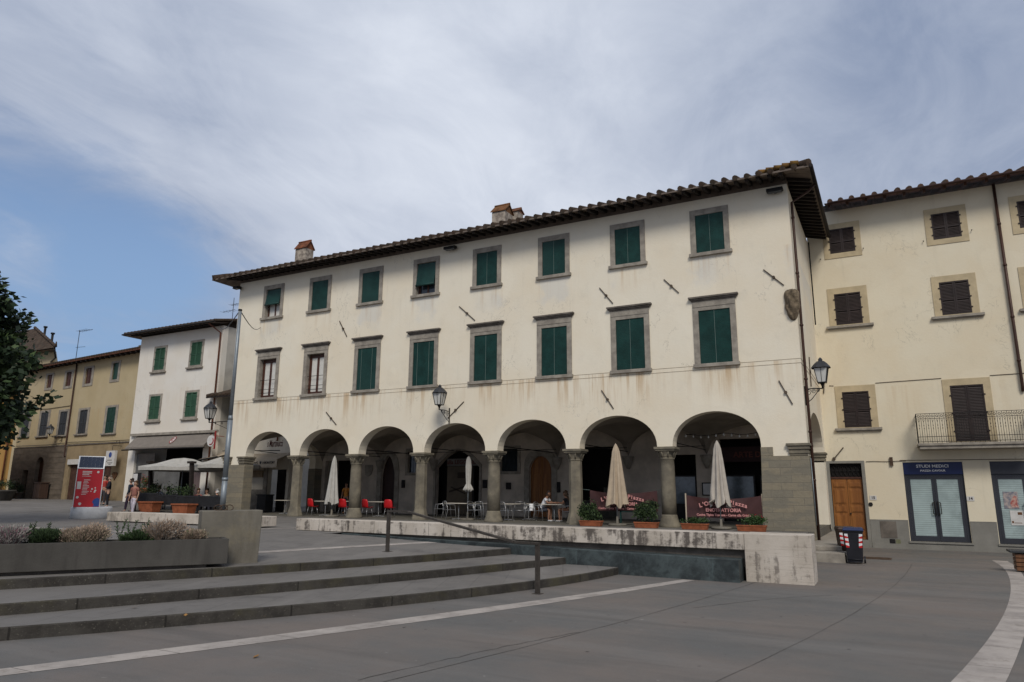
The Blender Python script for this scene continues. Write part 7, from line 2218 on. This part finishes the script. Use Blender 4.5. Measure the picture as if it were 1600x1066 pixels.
def person(label, loc, rz, pose, shirt, legs, hair, shoes=(0.03, 0.03, 0.03), sk=0, long_sleeve=False, shorts=False, long_hair=False, arms=None, lean=0.0, h=1.0, group=None, dress=False, step=0.0, head_turn=0.0):
    t = thing('person', label, 'person', (0, 0, 0), 0, group)
    S = SKIN[sk]
    sit = pose == 'sit'
    hp = 0.50 if sit else 0.93
    up = lambda z, y=0.0, x=0.0: Vector((x, y - lean * z, hp + z))     # along the leaning spine (facing -Y)
    pel, bel, che, nkb, nk, chin, hd, top = up(0), up(.16), up(.36), up(.50), up(.565), up(.62, -.015), up(.70, -.01), up(.785, .01)
    V = [(pel, (.125, .10)), (bel, (.12, .095)), (che, (.145, .105)), (nkb, (.075, .065)), (nk, .052), (chin, (.062, .07)), (hd, (.078, .095)), (top, (.055, .065))]
    E = [(0, 1), (1, 2), (2, 3), (3, 4), (4, 5), (5, 6), (6, 7)]
    def add(co, r, prev):
        V.append((Vector(co), r)); E.append((prev, len(V) - 1)); return len(V) - 1
    add(chin + Vector((head_turn * .05, -.10, .045)), .016, 6)                    # nose
    for sx in (-1, 1): add(hd + Vector((sx * .088, .005, -.01)), (.012, .022), 6)   # ears
    J = {}
    for sx in (-1, 1):
        if sit:
            hip, kn, an = Vector((sx * .09, -.03, hp - .01)), Vector((sx * .115, -.44, hp + .02)), Vector((sx * .115, -.40 + sx * step, .08))
        else:
            st_ = step * sx
            hip, kn, an = Vector((sx * .09, 0, hp - .07)), Vector((sx * .10, -.02 - st_ * .5, .50)), Vector((sx * .10, .02 - st_, .08))
        a = add(hip, .088, 0); b = add(hip.lerp(kn, .5), .075, a); c = add(kn, .055, b); d = add(kn.lerp(an, .4), .052, c); e = add(an, .035, d)
        f = add(an + Vector((0, -.06, -.04)), .034, e); add(an + Vector((sx * .015, -.17, -.055)), (.035, .022), f)
        J[sx, 'leg'] = (hip, kn, an)
        sh = nkb + Vector((sx * .165, .0, -.035))
        el, wr = (arms or {}).get(sx, (Vector((sx * .235, .02, hp + .19)), Vector((sx * .235, -.06, hp - .06))))
        el, wr = Vector(el), Vector(wr)
        a = add(nkb + Vector((sx * .08, 0, -.03)), .062, 3); a = add(sh, .055, a); b = add(sh.lerp(el, .5), .045, a); c = add(el, .037, b); d = add(el.lerp(wr, .45), .036, c); e = add(wr, .024, d)
        dr = (wr - el).normalized(); sd = dr.cross(Vector((sx, 0, .2))).normalized()
        if sd.length < .5: sd = Vector((0, 1, 0))
        pm = add(wr + dr * .05, (.020, .034), e)
        nrm = dr.cross(sd)
        for q, ln in ((-.028, .062), (-.010, .075), (.010, .070), (.026, .055)):
            k = add(wr + dr * .095 + sd * q, .009, pm); add(wr + dr * (.095 + ln * .9) + sd * q * 1.15 + nrm * .02, .0075, k)
        k = add(wr + dr * .055 - sd * .045, .010, pm); add(wr + dr * .095 - sd * .060 + nrm * .01, .0085, k)
        J[sx, 'arm'] = (sh, el, wr)
    skinned('body', V, E, S, t)
    # shirt
    V2 = [(up(-.02), (.152, .128)), (up(.16), (.148, .122)), (up(.36), (.168, .13)), (up(.475), (.10, .085)), (up(.52), (.072, .068))]
    E2 = [(0, 1), (1, 2), (2, 3), (3, 4)]
    for sx in (-1, 1):
        sh, el, wr = J[sx, 'arm']
        V2.append((nkb + Vector((sx * .09, 0, -.035)), .078)); i = len(V2) - 1; E2.append((3, i))
        V2.append((sh, .072)); E2.append((i, i + 1))
        V2.append((sh.lerp(el, .62), .064)); E2.append((i + 1, i + 2))
        if long_sleeve:
            V2.append((el, .054)); E2.append((i + 2, i + 3)); V2.append((el.lerp(wr, .92), .038)); E2.append((i + 3, i + 4))
    if dress: V2.append((up(-.25), (.19, .17))); E2.append((0, len(V2) - 1))
    skinned('shirt', V2, E2, cloth(shirt), t)
    V3 = [(pel, (.142, .12)), (up(.06), (.14, .115))]; E3 = [(0, 1)]
    for sx in (-1, 1):
        hip, kn, an = J[sx, 'leg']
        V3.append((hip, .108)); i = len(V3) - 1; E3.append((0, i)); V3.append((hip.lerp(kn, .55), .096)); E3.append((i, i + 1)); V3.append((hip.lerp(kn, .92), .08)); E3.append((i + 1, i + 2))
        if not shorts: V3.append((kn.lerp(an, .15), .074)); E3.append((i + 2, i + 3)); V3.append((kn.lerp(an, .92), .058)); E3.append((i + 3, i + 4))
    skinned('trousers', V3, E3, cloth(legs), t)
    for sx in (-1, 1):
        an = J[sx, 'leg'][2]
        skinned('shoe', [(an + Vector((0, .03, -.045)), (.042, .040)), (an + Vector((sx * .004, -.07, -.05)), (.045, .036)), (an + Vector((sx * .012, -.18, -.055)), (.042, .028))], [(0, 1), (1, 2)], cloth(shoes), t)
    VH = [(hd + Vector((0, .035, .02)), (.092, .085)), (top + Vector((0, .012, .012)), (.072, .075)), (hd + Vector((0, .06, -.06)), (.07, .05)), (top + Vector((0, -.055, -.012)), (.055, .03))]
    EH = [(0, 1), (0, 2), (1, 3)]
    if long_hair: VH += [(nkb + Vector((0, .09, .0)), (.085, .045)), (che + Vector((0, .125, .03)), (.06, .03))]; EH += [(2, 4), (4, 5)]
    skinned('hair', VH, EH, cloth(hair), t)
    f = MB()
    fc = hd + Vector((0, -.096, -.018))
    for sx in (-1, 1):
        f.lathe([(0, -.010), (.012, -.004), (.012, .004), (0, .010)], fc + Vector((sx * .032, .004, .012)), 8, mi=0, caps=False)
        f.box(fc.x + sx * .032 - .018, fc.x + sx * .032 + .018, fc.y - .002, fc.y + .01, fc.z + .032, fc.z + .039, 1)
    f.box(fc.x - .024, fc.x + .024, fc.y - .002, fc.y + .012, fc.z - .062, fc.z - .052, 2)
    f.build('face', [cloth((.03, .025, .02)), cloth(hair), cloth((.28, .09, .08))], t, local=True)
    t.location = loc; t.rotation_euler = (0, 0, rz); t.scale = (h, h, h)
    return t


def ground_at(px, Y, py=790):
    x = xat(px, Y, py); return Vector((x, Y, terr(x, Y)))


# seated couple in the fifth arch: he faces +X, she faces -X
pb = px_base(846, 29.3)
def chair_under(lab, loc, rz): dup(mc, None, loc, rz, lab)
chair_under('metal armchair on which the man in the white t-shirt sits', pb + Vector((-.05, 0, 0)), R90)
person('man in white t-shirt and grey shorts seated, leaning on the table', pb, R90, 'sit', (.66, .66, .68), (.06, .065, .08), (.03, .022, .018), (.6, .6, .6), 1, shorts=True, lean=.52,
       arms={-1: ((-.22, -.40, .80), (-.10, -.66, .80)), 1: ((.24, -.40, .80), (.10, -.68, .80))})
pw = px_base(889, 29.3)
chair_under('metal armchair on which the woman in black sits', pw, -R90)
person('woman in black top and brown skirt seated facing the man', pw, -R90, 'sit', (.015, .015, .017), (.13, .06, .035), (.10, .06, .035), (.55, .53, .5), 1, shorts=True, long_hair=True, lean=.25,
       arms={-1: ((-.22, -.22, .78), (-.08, -.48, .80)), 1: ((.22, -.22, .78), (.08, -.46, .80))})
b = px_base(540, 31.2)
person('person in an orange shirt standing in the dark doorway behind the red chairs', b, 0.4, 'stand', (.50, .20, .04), (.03, .03, .035), (.02, .015, .012), sk=1, h=0.98)
GL = 'passers-by on the left of the square'
person('man in a dark jacket and dark trousers standing outside the yellow building shop', ground_at(167, 25.3), -0.6, 'stand', (.015, .016, .022), (.014, .015, .02), (.22, .17, .13), long_sleeve=True, group=GL,
       arms={-1: ((-.26, .02, 1.15), (-.20, -.16, 1.02)), 1: ((.27, .0, 1.14), (.24, -.20, 1.10))})
person('person in a red top standing just left of the man in the dark jacket', ground_at(159, 26.2), 0.5, 'stand', (.33, .04, .03), (.05, .045, .05), (.05, .035, .025), group=GL, h=.96)
person('person in dark clothes with a green bag strap walking by the white building corner', ground_at(201, 24.6), -1.0, 'stand', (.022, .03, .045), (.035, .022, .04), (.06, .04, .03), long_sleeve=True, group=GL, step=.14)
person('woman in a rosy top and white trousers walking towards the square', ground_at(208, 23.0), 0.3, 'stand', (.30, .13, .10), (.55, .50, .55), (.12, .07, .04), (.3, .25, .25), long_hair=True, group=GL, step=.16, h=.96)
GD = 'diners on the cafe terrace'
for px, Y, rz, sh, hr_, lab, lh in ((247, 27.3, .6, (.42, .44, .48), (.25, .17, .09), 'diner in a pale grey top behind the fence, left of the middle bush', False), (263, 27.6, -.5, (.06, .07, .13), (.03, .025, .02), 'diner in a navy top behind the fence beside the middle bush', False),
                                 (308, 27.3, .9, (.25, .09, .08), (.10, .05, .03), 'diner in a dusty red top just right of the dark post', True), (323, 28.1, .2, (.42, .38, .33), (.05, .035, .025), 'diner in a beige top between the red topped and white haired diners', False),
                                 (340, 27.2, -1.1, (.03, .03, .035), (.55, .53, .5), 'white haired diner in black beside the arcade pier', False)):
    b = ground_at(px, Y)
    m = MB(); m.box(b.x - .22, b.x + .22, b.y - .22, b.y + .22, b.z + .42, b.z + .46); m.box(b.x - .22, b.x + .22, b.y + .18, b.y + .22, b.z + .46, b.z + .9)
    for sx in (-.19, .19):
        for sy in (-.19, .19): m.box(b.x + sx - .02, b.x + sx + .02, b.y + sy - .02, b.y + sy + .02, b.z, b.z + .42)
    cr = Matrix.Translation(b) @ Matrix.Rotation(rz, 4, 'Z') @ Matrix.Translation(-b); m.v = [cr @ p for p in m.v]
    tag(m.build('terrace_chair', M_['fence'], origin=b), 'dark terrace chair under the ' + lab.split(' behind')[0].split(' just')[0].split(' between')[0].split(' beside')[0], 'chair', 'chairs of the cafe terrace')
    person(lab, b + Z * 0.0, rz, 'sit', sh, (.03, .03, .04), hr_, long_sleeve=True, lean=.15, group=GD, long_hair=lh, arms={-1: ((-.24, -.16, .74), (-.12, -.40, .80)), 1: ((.24, -.16, .74), (.12, -.38, .82))})

# ---------------------------------------------------------------- small things by the left buildings
# white hanging sign on the yellow building
t = thing('hanging_sign', 'white hanging box sign with a blue round symbol on the yellow building corner', 'sign', yp(-1.9, -0.6, 3.55), math.radians(-4.9))
I = wm(t).inverted() @ wm(yel)
def yb_(nm, mb, mt, par=None):
    mb.v = [I @ p for p in mb.v]; return mb.build(nm, mt, par or t, local=True)
m = MB(); m.box(-2.5, -1.3, -0.72, -0.55, 3.62, 4.72); pa = yb_('box', m, M_['paper'])
m = MB(); m.tube([(-1.85, 0, 5.1), (-1.85, -0.64, 5.1)], .02, 6); m.tube([(-1.85, -0.64, 5.1), (-1.85, -0.64, 4.7)], .015, 6); m.tube([(-1.85 + .25 * math.cos(a), -0.3 , 5.1 + .2 + .2 * math.sin(a)) for a in [math.pi * i / 8 for i in range(9)]], .015, 5); yb_('bracket', m, M_['iron'])
m = MB(); m.tube([(-1.9, -0.721, 4.42), (-1.9, -0.727, 4.42)], .2, 18, sm=False); yb_('symbol', m, M_['blue_print'])
m = MB()
for k, (a, b2) in enumerate(((-2.3, -1.6), (-2.4, -2.2), (-2.2, -1.5), (-2.0, -1.7))): m.box(a, b2, -0.726, -0.7205, 4.02 - .1 * k, 4.06 - .1 * k)
yb_('printing', m, M_['slate'])
m = MB(); hs = [(0.34 * 16 * math.sin(a) ** 3 / 16, (13 * math.cos(a) - 5 * math.cos(2 * a) - 2 * math.cos(3 * a) - math.cos(4 * a)) * .34 / 16) for a in [2 * math.pi * i / 28 for i in range(28)]]
m.slab([hs], -0.09, -0.032, lambda u, v, w: (-2.2 + u, w, 2.95 + v)); m.v = [yM @ p for p in m.v]
tag(m.build('heart_ornament', M_['wicker']), 'brown heart shaped ornament on the yellow building wall below the hanging sign', 'ornament')
for s0, y0, z0, dx, lab in ((-2.6, -1.0, 0, .55, 'low wooden crate display left of the shop wall corner'), (-1.7, -1.1, 0, .6, 'taller wooden crate display near the white building corner')):
    b = yp(s0, y0, 0); b.z = terr(b.x, b.y); t = thing('crate', lab, 'crate', b, math.radians(-4.9), 'crates outside the shop')
    hh = .55 if dx < .58 else .95
    m = MB()
    for k in range(int(hh / .18)): m.box(-dx, dx, -.3, -.27, .02 + .18 * k, .16 + .18 * k); m.box(-dx, dx, .27, .3, .02 + .18 * k, .16 + .18 * k); m.box(-dx, -dx + .03, -.27, .27, .02 + .18 * k, .16 + .18 * k); m.box(dx - .03, dx, -.27, .27, .02 + .18 * k, .16 + .18 * k)
    m.box(-dx + .03, dx - .03, -.26, .26, hh * .75, hh * .8)
    m.build('slats', M_['wicker'], t, local=True)
    m = MB()
    for k in range(26): 
        c = Vector((rnd.uniform(-dx + .1, dx - .1), rnd.uniform(-.2, .2), hh * .82 + .04)); m.lathe([(0.02, -.06), (.07, 0), (.02, .06)], c, 6)
    m.build('contents', mat('mixed produce', (.16, .085, .04), .8, .6, 14), t, local=True)
b = ground_at(211, 25.2)
t = thing('menu_stand', 'dark menu stand with a cream sheet at the left end of the cafe terrace', 'menu stand', b)
m = MB(); m.box(b.x - .05, b.x + .05, b.y - .04, b.y + .04, b.z, b.z + 1.9); m.box(b.x - .25, b.x + .25, b.y - .2, b.y + .2, b.z, b.z + .05); m.box(b.x - .36, b.x + .30, b.y - .06, b.y - .041, b.z + 1.05, b.z + 2.05); m.build('stand', M_['iron'], t)
m = MB(); m.box(b.x - .34, b.x + .02, b.y - .075, b.y - .061, b.z + 1.08, b.z + 2.0); m.build('sheet', M_['paper'], t)
b = Vector((xat(226, 28.6, 760), 28.6, 0)); b.z = terr(b.x, 28.6)
t = thing('plant_pot', 'tall dark pot at the back of the cafe terrace', 'plant pot', b)
m = MB(); m.lathe([(.18, 0), (.2, .03), (.28, .9), (.30, .92), (.30, 1.0), (.26, 1.0)], b, 18); m.build('pot', M_['terracotta'], t)
leafy('flowering_plant', 'reddish orange flowering plant in the tall pot behind the left bush', b + Z * 1.0, .55, .4, .7, 420, [mat('reddish foliage', (.22, .045, .02), .7, .4, 5), M_['leaf_b'], M_['flower']], .08, None, flowers=14)
t = thing('round_sign', 'round white sign with a dark red swoosh on a bracket by the white building', 'sign', (-37.2, 29.85, 5.2))
c = atY(330, 689, 29.85)
m = MB(); m.tube([c + Vector((0, -.03, 0)), c + Vector((0, .03, 0))], .34, 24, sm=False); m.build('disc', M_['paper'], t)
m = MB(); m.tube([c + Vector((.22 * math.cos(a), -.035, .22 * math.sin(a))) for a in [-1.9 + 2.6 * i / 12 for i in range(13)]], .035, 6); m.build('swoosh', M_['ring_red'], t)
m = MB(); m.box(c.x + .30, c.x + .36, c.y - .04, c.y + .04, c.z - .5, c.z + .6); m.tube([c + Vector((.34, 0, .3)), (c.x + .34, 30.5, c.z + .3)], .02, 6); m.build('bracket', M_['ring_red'], t)
b = yp(-12.0, -.55, 0); b.z = terr(b.x, b.y)
t = thing('cabinet', 'brown wooden cabinet standing against the dark stone ground floor', 'cabinet', b, math.radians(-4.9))
m = MB(); m.box(-.55, .55, -.3, .3, .05, 1.25); m.box(-.6, .6, -.35, .35, 1.251, 1.32); m.box(-.52, -.02, -.315, -.301, .12, 1.18); m.box(.02, .52, -.315, -.301, .12, 1.18); m.build('body', wood_mat('cabinet wood', (.05, .03, .022), (.08, .045, .03)), t, local=True, bevel=.01)
for s0, hh, lab in ((-16.6, 1.0, 'dark potted shrub at the left end of the dark stone wall'), (-15.2, .7, 'small dark potted shrub beside the arched door of the yellow building')):
    b = yp(s0, -.7, 0); b.z = terr(b.x, b.y)
    t = thing('plant_pot', lab.replace('shrub', 'plant tub'), 'plant pot', b, 0, 'tubs by the yellow building'); m = MB(); m.lathe([(.22, 0), (.24, .02), (.3, .42), (.34, .43), (.34, .5), (.28, .5)], b, 16); m.build('pot', M_['stone_dark'], t)
    leafy('shrub', lab, b + Z * .48, .6, .4, hh, 500, [M_['leaf_a'], M_['leaf_b'], M_['flower']], .09, 'shrubs by the yellow building', 'shrub')
b = Vector((xat(3, 27.0, 780), 27.0, 0)); b.z = terr(b.x, b.y)
t = thing('stone_planter', 'round grey stone planter by the ochre house at the left edge', 'planter', b)
m = MB(); m.lathe([(.45, 0), (.55, .05), (.72, .6), (.76, .62), (.76, .72), (.66, .72)], b, 22); m.build('pot', M_['planter'], t)
leafy('shrub', 'dark shrub growing in the round stone planter', b + Z * .7, .6, .5, .7, 400, [M_['leaf_a'], M_['leaf_b'], M_['flower']], .09, None, 'shrub')


# ---------------------------------------------------------------- tree at the left edge
tr = thing('broadleaf_tree', 'dark dense broadleaf tree reaching in at the left edge', 'tree', (-30.3, 13.0, terr(-30.3, 13)))
tb0 = Vector((-30.3, 13.0, terr(-30.3, 13)))
m = MB()
m.tube([tb0, tb0 + Vector((.05, 0, 1.5)), tb0 + Vector((-.05, .08, 4)), tb0 + Vector((.04, .02, 6.4)), tb0 + Vector((0, 0, 9.2))], [.30, .24, .19, .12, .03], 12)
limbs = []
rt_ = random.Random(21)
RP = [(2.6, 1.3), (3.2, 2.0), (4.0, 2.6), (5.0, 3.0), (5.8, 2.9), (6.6, 2.4), (7.4, 2.05), (8.2, 1.7), (9.0, 1.1), (9.8, .4)]
def rad(z):
    for (a, ra), (b2, rb2) in zip(RP[:-1], RP[1:]):
        if a <= z <= b2: return ra + (rb2 - ra) * (z - a) / (b2 - a)
    return .4
for k in range(150):
    z = 2.5 + 7.2 * (k + rt_.random()) / 150
    a = k * 2.39996 + rt_.uniform(-.3, .3)
    R_ = rad(z) * rt_.uniform(.62, 1.15)
    st = tb0 + Z * max(1.6, z - .35 * R_ - .4)
    en = Vector((tb0.x + R_ * math.cos(a), tb0.y + R_ * math.sin(a), tb0.z + z - .3 + .12 * R_))
    mid = st.lerp(en, .55) - Z * .12 * R_ * .5
    limbs.append((st, mid, en))
    if k % 3 == 0: m.tube([st, mid, en], [.055, .035, .010], 5)
m.build('trunk', M_['bark'], tr)
lv = MB()
for st, mid, en in limbs:
    nt = 13
    for q in range(nt):
        f = .32 + .68 * q / (nt - 1)
        base = st.lerp(mid, f / .55) if f < .55 else mid.lerp(en, (f - .55) / .45)
        spread = .34 * (1.15 - .55 * f)
        for w_ in range(15):
            p = base + Vector((rt_.gauss(0, spread), rt_.gauss(0, spread), rt_.gauss(.02, spread * .7)))
            s = rt_.uniform(.13, .26)
            u = ((p - base).normalized() * .6 + Vector((rt_.uniform(-1, 1), rt_.uniform(-1, 1), rt_.uniform(-.6, .5)))).normalized() * s
            v = u.cross(Vector((rt_.uniform(-1, 1), rt_.uniform(-1, 1), rt_.uniform(-1, 1)))).normalized() * s * .45
            lv.poly([p - u * .4, p + v + u * .2, p + u, p - v + u * .2], 0 if rt_.random() < .72 else 1)
lv.build('crown', [M_['leaf_a'], M_['leaf_b']], tr, recalc=False)
